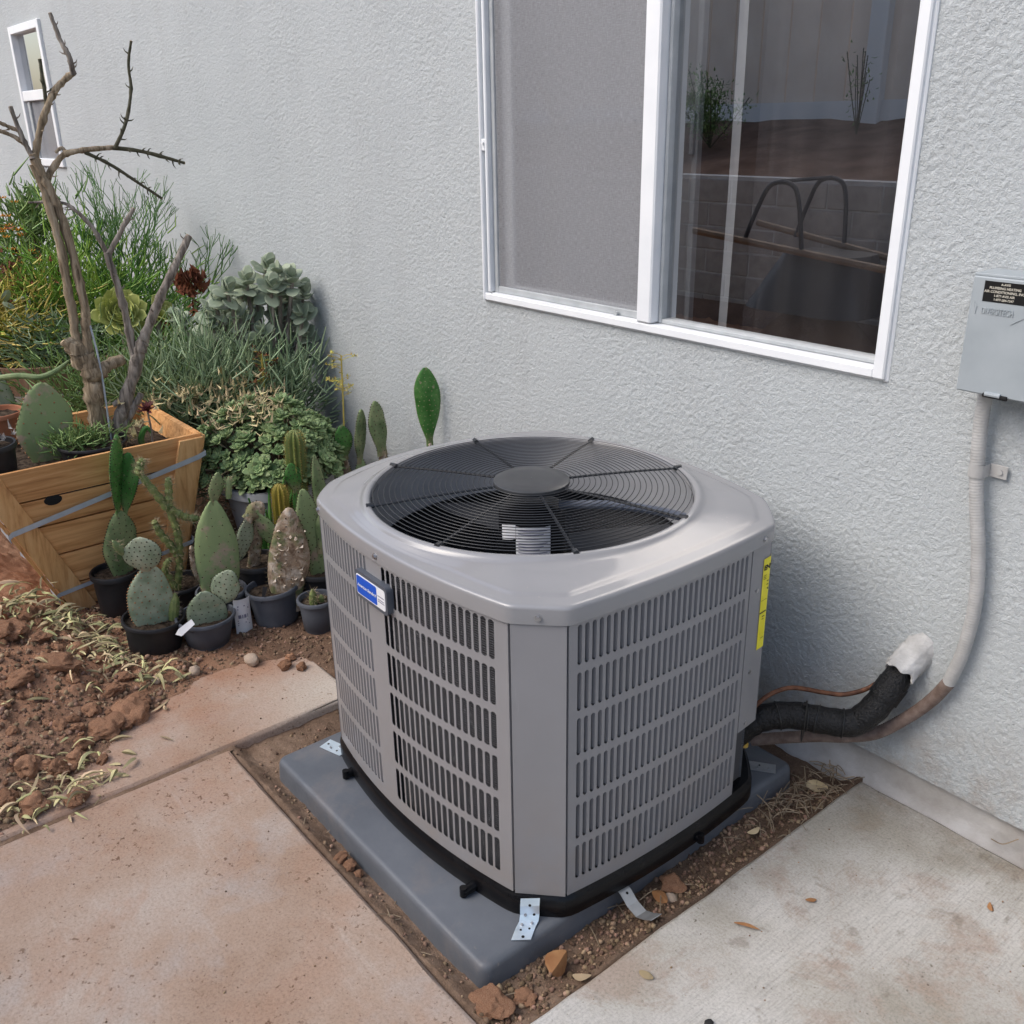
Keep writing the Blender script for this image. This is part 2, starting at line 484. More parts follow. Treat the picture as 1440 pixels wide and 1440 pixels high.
    du = t.ramp(t.noise(co, 7, 7, .72, .3), [(.50, 0.), (.68, 1.)])
    c = t.mix(t.math('MULTIPLY', du, .30), c, (.24, .20, .175))
    t.bsdf(c, t.ramp(t.noise(co, 20, 4), [(.3, .34), (.7, .58)]), 0, .4, t.bump(t.noise(co, 180, 4), .12, .002)); MAT['pad'] = t.m
    MAT['zinc'] = simple('zinc_strap', (.60, .70, .78), (.70, .80, .88), 30, .28, metal=.55, spec=.5, bump=.15, bscale=50)  # brightness and blue of the reflected sky put into the base colour
    MAT['zinc_dull'] = simple('dull_zinc', (.42, .43, .44), (.52, .53, .54), 30, .42, metal=.7, bump=.15, bscale=50)
    MAT['screw'] = simple('screw_steel', (.45, .45, .46), None, rough=.35, metal=.9)
    MAT['hole'] = simple('hole_dark', (.01, .01, .01), None, rough=.9)
    MAT['white_label'] = simple('white_label', (.72, .73, .76), (.78, .79, .81), 40, .5)
    MAT['print_grey'] = simple('print_grey', (.22, .22, .30), None, rough=.6)
    MAT['print_black'] = simple('print_black', (.02, .02, .02), None, rough=.6)
    MAT['print_white'] = simple('print_white', (.8, .8, .8), None, rough=.5)
    MAT['print_pale'] = simple('print_pale', (.55, .52, .44), None, rough=.5)
    MAT['badge_grey'] = simple('badge_frame', (.085, .095, .115), None, rough=.4)
    MAT['badge_blue'] = simple('badge_blue', (.010, .085, .50), (.012, .10, .56), 30, .3, spec=.5)
    MAT['yellow_label'] = simple('yellow_label', (.80, .70, .03), (.86, .77, .06), 30, .5)
    MAT['box_metal'] = simple('galvanised_paint', (.30, .335, .355), (.36, .395, .415), 9, .42, spec=.5, bump=.06, bscale=60)
    MAT['sticker_black'] = simple('sticker_black', (.012, .012, .012), None, rough=.35)
    MAT['conduit'] = simple('conduit_paint', (.36, .355, .345), (.43, .425, .415), 30, .6, bump=.2, bscale=100)
    MAT['conduit_dirty'] = simple('soil_stained_conduit', (.125, .085, .068), (.22, .165, .14), 40, .7, bump=.3, bscale=120)
    MAT['foam_black'] = simple('foam_insulation', (.003, .003, .0035), (.009, .009, .010), 90, .42, spec=.35, bump=1.0, bscale=170, bdist=.005)
    MAT['copper'] = simple('aged_copper', (.085, .035, .020), (.22, .095, .05), 50, .5, metal=.35, bump=.2)
    MAT['brass'] = simple('brass', (.50, .36, .09), (.62, .46, .14), 40, .32, metal=.8)
    MAT['old_paint'] = simple('cracked_paint', (.40, .395, .385), (.54, .535, .525), 26, .9, bump=.9, bscale=55, bdist=.006)
    MAT['cable_tie'] = simple('cable_tie', (.02, .02, .02), None, rough=.4)
    # window
    MAT['vinyl'] = simple('white_vinyl', (.74, .76, .78), (.80, .815, .83), 8, .38, spec=.5)
    MAT['track'] = simple('track_grey', (.48, .53, .56), (.56, .60, .62), 14, .45)
    MAT['sash'] = simple('sash_aluminium', (.36, .38, .39), (.44, .46, .47), 16, .45)
    t = NT('window_glass')
    lw = t.new('LayerWeight', Blend=.5)
    fac = t.math('ADD', .42, t.math('MULTIPLY', t.math('POWER', lw.outputs['Facing'], 4.0), .55))
    tr = t.new('BsdfTransparent', Color=(.68, .70, .72, 1)); gl = t.new('BsdfGlossy', Color=(1, 1, 1, 1), Roughness=.004)
    mx = t.new('MixShader'); t.link(fac, mx.inputs[0]); t.link(tr.outputs[0], mx.inputs[1]); t.link(gl.outputs[0], mx.inputs[2])
    t.link(mx.outputs[0], t.out.inputs['Surface']); MAT['glass'] = t.m
    t = NT('insect_screen'); co = t.coord()
    nz = t.noise(t.coord(scale=(420, 1, 60)), 1., 3, .6); nz2 = t.noise(t.coord(scale=(60, 1, 420)), 1., 3, .6)
    wv = t.math('MULTIPLY', t.math('ADD', nz, nz2), .5)
    col = t.ramp(wv, [(.36, (.30, .305, .32)), (.64, (.39, .395, .415))])
    df = t.new('BsdfDiffuse'); t.link(col, df.inputs['Color'])
    tr = t.new('BsdfTransparent', Color=(1, 1, 1, 1))
    mx = t.new('MixShader'); t.link(t.ramp(wv, [(.3, .48), (.7, .62)]), mx.inputs[0]); t.link(tr.outputs[0], mx.inputs[1]); t.link(df.outputs[0], mx.inputs[2])
    t.link(mx.outputs[0], t.out.inputs['Surface']); MAT['screen'] = t.m
    MAT['blind'] = simple('blind_white', (.80, .80, .80), None, rough=.8)
    MAT['curtain'] = simple('curtain_cloth', (.50, .49, .48), (.60, .59, .58), 6, .9)
    t = NT('sheer_curtain'); df = t.new('BsdfDiffuse', Color=(.60, .55, .54, 1)); tr = t.new('BsdfTransparent')
    mx = t.new('MixShader'); mx.inputs[0].default_value = .24
    t.link(tr.outputs[0], mx.inputs[1]); t.link(df.outputs[0], mx.inputs[2]); t.link(mx.outputs[0], t.out.inputs['Surface']); MAT['sheer'] = t.m
    MAT['room'] = simple('room_paint', (.06, .06, .065), None, rough=.9)
    # wood
    t = NT('cedar_board'); co = t.coord(rnd=True, scale=(55, 3.2, 55))
    g = t.noise(co, 1., 6, .6, .5)
    c = t.ramp(g, [(.25, (.27, .11, .04)), (.45, (.55, .275, .105)), (.62, (.68, .38, .165)), (.8, (.48, .22, .08))])
    oi = t.new('ObjectInfo'); h = t.new('HueSaturation'); mr = t.new('MapRange'); mr.inputs['To Min'].default_value = 1.0; mr.inputs['To Max'].default_value = 1.3
    t.link(oi.outputs['Random'], mr.inputs['Value']); t.link(mr.outputs[0], h.inputs['Value']); t.link(c, h.inputs['Color'])
    t.bsdf(h.outputs[0], .62, 0, .3, t.bump(g, .35, .003)); MAT['cedar'] = t.m
    t = NT('cedar_upright'); co = t.coord(rnd=True, scale=(55, 55, 3.2))
    g = t.noise(co, 1., 6, .6, .5)
    c = t.ramp(g, [(.25, (.36, .16, .06)), (.45, (.66, .36, .145)), (.62, (.76, .46, .21)), (.8, (.60, .30, .115))])
    t.bsdf(c, .62, 0, .3, t.bump(g, .35, .003)); MAT['cedar_up'] = t.m
    t = NT('barrel_oak'); co = t.coord(rnd=True, scale=(50, 50, 3))
    g = t.noise(co, 1., 6, .6, .5)
    c = t.ramp(g, [(.3, (.115, .062, .038)), (.5, (.21, .125, .078)), (.75, (.30, .20, .135))])
    t.bsdf(c, .8, 0, .2, t.bump(g, .4, .003)); MAT['oak'] = t.m
    t = NT('bark'); co = t.coord(scale=(60, 60, 9))
    g = t.noise(co, 1., 6, .65, .8)
    c = t.ramp(g, [(.34, (.10, .074, .048)), (.5, (.29, .225, .15)), (.66, (.44, .36, .26))])
    t.bsdf(c, .9, 0, .15, t.bump(g, .7, .005)); MAT['bark'] = t.m
    t = NT('grey_bark'); co = t.coord(scale=(60, 60, 9))
    g = t.noise(co, 1., 6, .65, .8)
    c = t.ramp(g, [(.34, (.09, .075, .062)), (.5, (.25, .215, .18)), (.66, (.40, .355, .305))])
    t.bsdf(c, .9, 0, .15, t.bump(g, .7, .005)); MAT['bark_grey'] = t.m
    MAT['twig_dark'] = simple('dark_twig', (.05, .05, .028), (.10, .09, .055), 60, .8, bump=.4)
    MAT['cut_wood'] = simple('cut_wood', (.42, .31, .19), (.52, .40, .26), 50, .8)
    # pots
    MAT['pot_black'] = simple('black_nursery_plastic', (.012, .0125, .015), (.022, .022, .025), 14, .48, spec=.4)
    MAT['pot_slate'] = simple('slate_plastic', (.070, .078, .096), (.105, .115, .135), 10, .52, spec=.35, bump=.1, bscale=80)
    MAT['pot_grey'] = simple('grey_pot', (.32, .325, .335), (.40, .405, .415), 9, .6)
    MAT['terracotta'] = simple('terracotta', (.33, .12, .06), (.42, .18, .10), 14, .85)
    MAT['potting'] = simple('potting_soil', (.022, .016, .012), (.10, .075, .055), 60, .97, spec=.05, bump=.8, bscale=150, bdist=.006)
    MAT['liner'] = simple('plastic_liner', (.018, .016, .02), (.03, .027, .033), 20, .4)
    MAT['strap_steel'] = simple('steel_band', (.40, .45, .50), (.50, .55, .60), 20, .45, metal=.3)
    # plants
    def padmat(name, c1, c2, c3, rough):
        t = NT(name); co = t.coord(rnd=True)
        c = t.ramp(t.noise(co, 16, 5, .6), [(.36, c1), (.5, c2), (.64, c3)])
        sc = t.ramp(t.noise(co, 42, 5, .62, .5), [(.63, 0.), (.68, 1.)])
        c = t.mix(t.math('MULTIPLY', sc, .65), c, (.40, .32, .21))
        sx = t.new('SeparateXYZ'); t.link(t.coord(), sx.inputs[0])
        d = t.new('MapRange'); d.inputs['From Min'].default_value = .055; d.inputs['From Max'].default_value = .0; t.link(sx.outputs['Z'], d.inputs['Value'])
        c = t.mix(t.math('MULTIPLY', d.outputs[0], t.ramp(t.noise(co, 30, 5, .65), [(.40, .1), (.60, .8)])), c, (.34, .25, .16))
        t.bsdf(c, rough, 0, .28, t.bump(t.noise(co, 55, 5, .6), .35, .004)); MAT[name] = t.m
    padmat('pad_green', (.12, .175, .07), (.185, .245, .11), (.27, .315, .15), .6)
    padmat('pad_blue', (.21, .265, .165), (.30, .355, .245), (.40, .435, .31), .66)
    padmat('pad_vivid', (.035, .13, .022), (.062, .185, .04), (.11, .25, .065), .5)
    t = NT('cactus_scarred'); co = t.coord(rnd=True)
    v = t.new('TexVoronoi', Scale=38.); t.link(co, v.inputs['Vector'])
    sc = t.ramp(t.noise(co, 30, 5, .65, .6), [(.3, (.12, .062, .035)), (.5, (.36, .27, .19)), (.7, (.62, .55, .47))])
    gn = t.ramp(t.noise(co, 20, 4), [(.4, (.15, .185, .09)), (.7, (.30, .27, .14))])
    c = t.mix(t.ramp(t.noise(co, 13, 5, .6, .4), [(.42, 0.), (.52, 1.)]), gn, sc)
    t.bsdf(c, .85, 0, .15, t.bump(t.noise(co, 40, 5, .6, .5), .9, .008)); MAT['pad_scarred'] = t.m
    t = NT('cactus_corky_edge'); co = t.coord(rnd=True)
    c = t.mix(t.ramp(t.noise(co, 16, 5, .6), [(.56, 0.), (.66, 1.)]), (.25, .32, .15), (.40, .31, .23))
    t.bsdf(c, .75, 0, .2, t.bump(t.noise(co, 60, 4), .4, .004)); MAT['pad_corky'] = t.m
    MAT['spine'] = simple('cactus_spine', (.30, .23, .13), (.42, .34, .22), 60, .7, island=.3)
    MAT['areole'] = simple('areole_dark', (.035, .030, .018), (.07, .055, .03), 60, .9, island=.3)
    MAT['areole_rust'] = simple('areole_rust', (.22, .105, .045), (.32, .17, .08), 60, .9, island=.3)
    MAT['column_green'] = simple('column_cactus', (.115, .155, .035), (.17, .20, .06), 30, .6)
    MAT['column_gold'] = simple('golden_cactus', (.20, .17, .02), (.27, .21, .035), 30, .6)
    MAT['gold_spine'] = simple('golden_spine', (.38, .24, .05), (.48, .33, .10), 40, .7, island=.3)
    MAT['cholla'] = simple('cholla_green', (.115, .165, .055), (.215, .245, .085), 34, .6, bump=.5, bscale=90, bdist=.004)
    MAT['senecio'] = simple('blue_finger_leaf', (.20, .285, .15), (.31, .39, .235), 12, .55, island=.4, hue=.02)
    MAT['pencil'] = simple('pencil_stem', (.08, .205, .03), (.14, .29, .055), 8, .5, island=.45, hue=.02)
    MAT['pencil_dark'] = simple('pencil_stem_dark', (.05, .13, .025), (.085, .19, .04), 8, .5, island=.4, hue=.015)
    MAT['grass_green'] = simple('thin_leaf_green', (.14, .27, .025), (.23, .37, .055), 8, .55, island=.45, hue=.02)
    MAT['yellow_green'] = simple('yellow_leaf', (.34, .29, .05), (.48, .40, .09), 10, .6, island=.4, hue=.025)
    MAT['herb'] = simple('herb_leaf', (.12, .205, .055), (.20, .29, .095), 10, .6, island=.4, hue=.02)
    MAT['jade'] = simple('jade_leaf', (.24, .295, .205), (.34, .38, .275), 25, .5, spec=.35, island=.2)
    MAT['echeveria'] = simple('rosette_leaf', (.175, .27, .105), (.29, .37, .17), 25, .5, spec=.3, island=.35, hue=.02) if True else simple('x', (.1, .1, .1), (.1, .1, .1), 25, .5, spec=.3, island=.3, hue=.015)
    t = NT('aeonium_leaf'); co = t.coord(rnd=True)
    c = t.ramp(t.noise(co, 30, 3), [(.3, (.30, .34, .085)), (.6, (.44, .46, .15)), (.8, (.48, .42, .18))])
    t.bsdf(c, .5, 0, .3); MAT['aeonium'] = t.m
    MAT['red_rosette'] = simple('red_rosette', (.085, .018, .018), (.16, .04, .035), 30, .5, island=.3)
    MAT['dry_leaf'] = simple('dry_leaf', (.44, .35, .18), (.62, .52, .31), 14, .85, island=.35, hue=.02)
    MAT['litter'] = simple('withered_leaf', (.33, .30, .15), (.60, .50, .28), 8, .85, island=.55, hue=.05)
    MAT['brown_leaf'] = simple('brown_leaf', (.26, .115, .045), (.40, .21, .09), 20, .85, island=.3)
    MAT['dry_flower'] = simple('dry_flower', (.105, .028, .014), (.21, .07, .03), 30, .9, island=.4)
    MAT['orange_flower'] = simple('orange_flower', (.62, .25, .02), (.70, .33, .04), 30, .7, island=.2)
    MAT['straw'] = simple('straw', (.20, .15, .10), (.32, .25, .17), 20, .9, island=.4)
    # yard behind
    MAT['block'] = simple('concrete_block', (.30, .27, .245), (.38, .345, .315), 14, .95, bump=.4, bscale=120)
    MAT['fence'] = simple('fence_board', (.62, .52, .44), (.70, .60, .51), 3, .8)
    MAT['strip'] = simple('white_strip', (.62, .62, .62), None, rough=.8)
    MAT['wb_black'] = simple('barrow_black', (.02, .021, .026), (.035, .036, .042), 8, .45)
    MAT['rubber'] = simple('rubber', (.02, .02, .02), None, rough=.8)
    MAT['handle_wood'] = simple('handle_wood', (.14, .09, .06), (.22, .15, .10), 10, .7)
    MAT['yard'] = simple('yard_soil', (.12, .072, .052), (.20, .13, .095), 4, .97, spec=.05, bump=.6, bscale=20, bdist=.02)
mats()

# ================================================================ THE SETTING
def spaced(edges):
    """edges: list of (start, end, step)"""
    out = []
    for a, b, s in edges:
        n = max(1, int(round((b - a) / s)))
        out.append(np.linspace(a, b, n, endpoint=False))
    out.append(np.array([edges[-1][1]]))
    return np.concatenate(out)

def grid_mesh(name, xs, ys, zfun, material, plane='xy', mask=None, smooth=True):
    X, Y = np.meshgrid(xs, ys)
    H = zfun(X, Y)
    if plane == 'xy':
        V = np.stack([X, Y, H], -1).reshape(-1, 3)
    else:
        V = np.stack([X, H, Y], -1).reshape(-1, 3)
    w = len(xs); h = len(ys)
    i = (np.arange(h - 1)[:, None] * w + np.arange(w - 1)[None, :])
    F = np.stack([i, i + 1, i + w + 1, i + w], -1)
    if mask is not None:
        xc = (xs[:-1] + xs[1:]) / 2; yc = (ys[:-1] + ys[1:]) / 2
        keep = mask(*np.meshgrid(xc, yc))
        F = F[keep]
    F = F.reshape(-1, 4)
    return np_mesh(name, V, F, material, smooth)

# ---- far ground reaching the horizon
def far_ground():
    g = 120.0
    mb = MB()
    xs = [-g, -30, -9, -5.2, 5, 30, g]; ys = [-g, -30, -9.5, -3.6, 20, g]
    mb.grid(lambda u, v: (xs[int(round(u * 6))], ys[int(round(v * 5))], -0.12), 6, 5)
    tag(mb.build('ground', MAT['yard'], smooth=False), kind='structure')
far_ground()

SOIL_B = np.array([(-3.5, .1), (-1.9, -.18), (-1.68, -.25), (-1.55, -.31), (-1.24, -.53), (-1.05, -.60), (-.93, -.62), (-.80, -.53), (-.70, -.50), (.2, -.5)])
def soil_h(x, y):
    """bare soil level; concrete top is z=0"""
    xb = np.interp(y, SOIL_B[:, 0], SOIL_B[:, 1]) + .05 * fbm(x * 7, y * 7, 5, 3)
    d = xb - x
    mound = np.clip(d, -1, .6)
    hill = .002 + .085 * sstep(0.0, .55, mound) * sstep(-1.16, -1.42, y) + .012 * sstep(0, .2, mound) * sstep(-.9, -1.2, y)
    hill = np.where(d > 0, hill, -.003 + d * -.0 - .35 * np.clip(-d, 0, .2))
    left = hill
    # the bed behind the concrete strip
    bed = .004 + .03 * sstep(-.7, -1.6, x)
    t = sstep(-.80, -.72, y)
    left = np.where(x < -.236, left * (1 - t) + bed * t, left)
    pit = -.028 + .022 * sstep(.055, .0, np.minimum(np.abs(x - .893), np.abs(y + 1.13))) + .010 * fbm(x * 5, y * 5, 8, 2)
    inpit = (x > -.25) & (y > -1.15) & (x < .91)
    h = np.where(inpit, pit, left)
    sb = sstep(-.42, -.06, x)
    h = np.where((y > -.74) & (x < .3), bed * (1 - sb) + pit * sb, h)
    r = .020 * fbm(x * 9, y * 9, 21, 4) + .007 * fbm(x * 45, y * 45, 31, 3)
    lump = np.maximum(0, fbm(x * 22, y * 22, 41, 3) - .05) * .030
    amp = np.where(inpit, .5, sstep(-.02, .25, d) * .9 + .10)
    amp = np.where((x < -.236) & (y > -.76), .55, amp)
    return h + (r + lump) * amp - np.where((x >= -.236) & (y < -1.13), .03, 0) - np.where((x > .893), .04, 0)

def soil():
    xs = spaced([(-5.6, -3, .035), (-3, -1.6, .016), (-1.6, -.95, .009), (-.95, .96, .0075)])
    ys = spaced([(-3.7, -2.3, .04), (-2.3, -1.7, .012), (-1.7, -.6, .0075), (-.6, .03, .010)])
    me = grid_mesh('soil', xs, ys, soil_h, MAT['soil'])
    o = obj('soil', me)
    tag(o, kind='structure')
soil()

def slab_edge(n, seed, amp=.004):
    r = random.Random(seed); return [r.uniform(-amp, amp) for _ in range(n)]

def slab(name, x0, x1, y0, y1, mat, seed, z=0.0, wob=.0035):
    """concrete slab with slightly worn, wandering edges; top at z"""
    def loop(inset, zz, am):
        pts = []
        def edge(p, q):
            n = max(6, int((Vector(q) - Vector(p)).length / .05)); L = Vector(q) - Vector(p)
            for k in range(n):
                pts.append(Vector(p) + L * (k / n))
        a, b, c, d = (x0 + inset, y0 + inset, 0), (x1 - inset, y0 + inset, 0), (x1 - inset, y1 - inset, 0), (x0 + inset, y1 - inset, 0)
        edge(a, b); edge(b, c); edge(c, d); edge(d, a)
        out = []
        for p in pts:
            ox = float(pnoise(p.x * 6, p.y * 6, seed)) * am + float(pnoise(p.x * 31, p.y * 31, seed + 3)) * am * .6
            oy = float(pnoise(p.x * 6 + 9, p.y * 6, seed)) * am + float(pnoise(p.x * 31 + 5, p.y * 31, seed + 4)) * am * .6
            out.append((p.x + ox, p.y + oy, zz))
        return out
    mb = MB()
    L = [loop(0, z - .11, wob), loop(0, z - .012, wob), loop(.003, z - .004, wob), loop(.010, z, wob)]
    n = len(L[0])
    vs = [p for l in L for p in l]
    fs = []
    for i in range(3):
        for k in range(n):
            a = i * n + k; b = i * n + (k + 1) % n
            fs.append((a, b, b + n, a + n))
    mb.add(vs, fs)
    i = .010
    def top(u, v):
        x = x0 + i + (x1 - x0 - 2 * i) * u; y = y0 + i + (y1 - y0 - 2 * i) * v
        ox = float(pnoise(x * 6, y * 6, seed)) * wob + float(pnoise(x * 31, y * 31, seed + 3)) * wob * .6
        oy = float(pnoise(x * 6 + 9, y * 6, seed)) * wob + float(pnoise(x * 31 + 5, y * 31, seed + 4)) * wob * .6
        return (x + ox, y + oy, z)
    nx_ = max(6, int((x1 - x0) / .05)); ny_ = max(6, int((y1 - y0) / .05))
    mb.grid(top, nx_, ny_)
    o = mb.build(name, mat, smooth=True, angle=60)
    return tag(o, kind='structure')

slab('patio_slab', -.229, .872, -3.6, -1.13, MAT['dusty_concrete'], 3)
slab('patio_slab', -1.05, -.242, -3.6, -.745, MAT['dusty_concrete'], 5)
slab('patio_slab', .893, 5.0, -3.6, -.004, MAT['grey_concrete'], 9)
# packed dirt in the joint between the two dusty slabs
mb = MB(); mb.grid(lambda u, v: (-.246 + .021 * u, -3.6 + 2.48 * v, -.006 + .003 * float(pnoise(v * 200, u * 5, 3))), 3, 160)
tag(mb.build('joint_dirt', MAT['soil']), kind='structure')

# ================================================================ HOUSE
house = thing('house', 'pale grey stucco house wall with a white sliding window', 'house', (0, 0, 0))
WX0, WX1, WZ0, WZ1 = -.553, .819, .979, 2.22
NX0, NX1, NZ0, NZ1 = -5.47, -4.79, 1.27, 2.095
LEDGE = .083
def stucco_h(x, z):
    wx = x + .008 * pnoise(x * 45, z * 45, 71); wz = z + .008 * pnoise(x * 45 + 7, z * 45, 72)
    n1 = pnoise(wx * 92, wz * 108, 1) + .5 * pnoise(wx * 180, wz * 190, 2)
    n2 = pnoise(wx * 105 + 3, wz * 115, 4) + .35 * pnoise(wx * 200, wz * 200, 6)
    pl = sstep(-.25, .30, n1)
    groove = np.exp(-(n2 / .13) ** 2)
    amp = .75 + .5 * fbm(x * 3, z * 3, 9, 2)
    h = (pl * .0016 - groove * .0014) * amp + .0035 * fbm(x * 2.2, z * 2.2, 14, 2)
    return -h   # towards -y
def wall():
    xs = [5.2]
    while xs[-1] > -10:
        x = xs[-1]; d = math.hypot(x - 1.86, 1.85)
        s = .0017 * d
        if x > 1.75: s = .03
        if x < -7.0: s = .06
        xs.append(x - s)
    xs = np.array(xs[::-1])
    zs = spaced([(LEDGE, 2.32, .0040), (2.32, 3.1, .03)])
    def keep(X, Z):
        w = (X > WX0 + .012) & (X < WX1 - .012) & (Z > WZ0 + .012) & (Z < WZ1 - .012)
        n = (X > NX0 + .03) & (X < NX1 - .03) & (Z > NZ0 + .03) & (Z < NZ1 - .03)
        return ~(w | n)
    me = grid_mesh('wall', xs, zs, stucco_h, MAT['stucco'], 'xz', keep)
    obj('wall', me, house)
    # underside of the stucco, recessed foundation strip below
    mb = MB()
    mb.box((-2.4, .022, LEDGE + .003), (15.2, .04, .006))
    mb.build('weep_screed', MAT['foundation'], house, smooth=False)
    xs = spaced([(-10, -1.2, .08), (-1.2, 1.7, .012), (1.7, 5.2, .08)])
    zs = np.linspace(-.10, LEDGE + .004, 18)
    def fh(x, z):
        return .016 - .014 * sstep(.02, -.03, z) - .006 * fbm(x * 8, z * 12, 33, 3) - .012 * np.maximum(0, fbm(x * 3, z * 6, 35, 3)) - .02 * sstep(.95, .75, x) * sstep(.075, .0, z)
    obj('foundation', grid_mesh('foundation', xs, zs, fh, MAT['foundation'], 'xz'), house)
    # side walls, back and roof slab so the house is a closed volume
    mb = MB()
    mb.box((-10.03, 3.0, 1.5), (.1, 6.0, 3.2)); mb.box((5.23, 3.0, 1.5), (.1, 6.0, 3.2)); mb.box((-2.4, 6.0, 1.5), (15.3, .1, 3.2))
    mb.build('side_wall', MAT['stucco'], house, smooth=False)
    mb = MB(); mb.box((-2.4, 2.95, 3.18), (15.8, 6.6, .14)); mb.build('roof', MAT['foundation'], house, smooth=False)
wall()

def rect_frame(mb, x0, x1, z0, z1, w, y0, y1, bev=.003):
    ws = w if hasattr(w, '__len__') else (w,) * 4     # left right bottom top
    yc, d = (y0 + y1) / 2, y1 - y0
    mb.box(((x0 + ws[0] / 2), yc, (z0 + z1) / 2), (ws[0], d, z1 - z0), bevel=bev)
    mb.box(((x1 - ws[1] / 2), yc, (z0 + z1) / 2), (ws[1], d, z1 - z0), bevel=bev)
    mb.box(((x0 + ws[0] + x1 - ws[1]) / 2, yc + .0004, z0 + ws[2] / 2), (x1 - x0 - ws[0] - ws[1] + .0006, d - .001, ws[2]), bevel=bev)
    mb.box(((x0 + ws[0] + x1 - ws[1]) / 2, yc + .0004, z1 - ws[3] / 2), (x1 - x0 - ws[0] - ws[1] + .0006, d - .001, ws[3]), bevel=bev)
    return mb

def pane(name, x0, x1, z0, z1, y, m, parent):
    mb = MB(); mb.add([(x0, y, z0), (x1, y, z0), (x1, y, z1), (x0, y, z1)], [(0, 1, 2, 3)])
    return mb.build(name, m, parent, smooth=False)

def big_window():
    # nail-on outer frame
    mb = MB()
    rect_frame(mb, WX0, WX1, WZ0, WZ1, (.010, .026, .022, .03), -.016, .05)
    win = mb.build('window', MAT['vinyl'], house, smooth=False)
    win['label'] = 'white vinyl sliding window with insect screen'
    # thin outer flange lip
    mb = MB(); rect_frame(mb, WX0 - .006, WX1 + .006, WZ0 - .006, WZ1 + .006, .014, -.006, .03); mb.build('flange', MAT['vinyl'], win, smooth=False)
    # centre stile and fixed right sash frame
    mb = MB(); mb.box((.131, .004, (WZ0 + WZ1) / 2 + .002), (.050, .044, WZ1 - WZ0 - .044), bevel=.004); mb.build('mullion', MAT['vinyl'], win, smooth=False)
    mb = MB(); rect_frame(mb, .1565, WX1 - .0265, WZ0 + .0225, WZ1 - .031, (.010, .008, .012, .02), .012, .05); mb.build('sash_frame', MAT['sash'], win, smooth=False)
    # inner sliding sash stile standing behind the right pane
    mb = MB(); mb.box((.196, .085, 1.58), (.016, .02, 1.18), bevel=.002); mb.box((.192, .070, 1.46), (.012, .014, .10), bevel=.003); mb.build('inner_stile', MAT['sash'], win, smooth=False)
    pane('pane', .160, .795, 1.0, 2.19, .034, MAT['glass'], win)
    # left: track channel, latch, screen, pane behind
    mb = MB(); mb.box((-.5365, .012, 1.6), (.012, .03, 1.19), bevel=.002); mb.build('track', MAT['track'], win, smooth=False)
    mb = MB(); mb.box((-.524, .008, 1.6), (.012, .042, 1.19), bevel=.003); mb.build('jamb', MAT['vinyl'], win, smooth=False)
    mb = MB(); mb.box((-.5365, -.006, 1.43), (.016, .014, .034), bevel=.003); mb.tube([(-.534, -.014, 1.436), (-.534, -.019, 1.436)], .004, 8); mb.build('latch', MAT['vinyl'], win, smooth=False)
    mb = MB(); rect_frame(mb, -.516, .105, 1.004, 2.185, (.016, .006, .020, .016), .004, .016, .002); mb.build('screen_frame', MAT['sash'], win, smooth=False)
    mb = MB()
    mb.box((-.20, -.004, 1.0018), (.62, .018, .006), bevel=.001); mb.build('sill_track', MAT['vinyl'], win, smooth=False)
    xs = np.linspace(-.502, .101, 61); zs = np.linspace(1.022, 2.17, 81)
    obj('insect_screen', grid_mesh('insect_screen', xs, zs, lambda x, z: .010 + .0012 * fbm(x * 5, z * 4, 3, 2), MAT['screen'], 'xz'), win)
    mb = MB(); rect_frame(mb, -.505, .12, 1.006, 2.18, (.045, .05, .02, .03), .034, .052, .003); mb.build('sliding_sash', MAT['sash'], win, smooth=False)
    pane('pane', -.462, .072, 1.024, 2.15, .043, MAT['glass'], win)
    mb = MB(); mb.box((.018, -.003, 1.006), (.010, .006, .022), Matrix.Rotation(.3, 3, 'Y')); mb.build('pull_tab', MAT['sash'], win, smooth=False)
    # dark room
    mb = MB()
    X0, X1, Y0, Y1, Z0, Z1 = WX0 - .25, WX1 + .25, .062, 2.6, .4, 2.6
    v = [(X0, Y0, Z0), (X1, Y0, Z0), (X1, Y1, Z0), (X0, Y1, Z0), (X0, Y0, Z1), (X1, Y0, Z1), (X1, Y1, Z1), (X0, Y1, Z1)]
    mb.add(v, [(0, 1, 2, 3), (7, 6, 5, 4), (1, 5, 6, 2), (2, 6, 7, 3), (3, 7, 4, 0)])
    mb.build('room_interior', MAT['room'], house, smooth=False)
big_window()

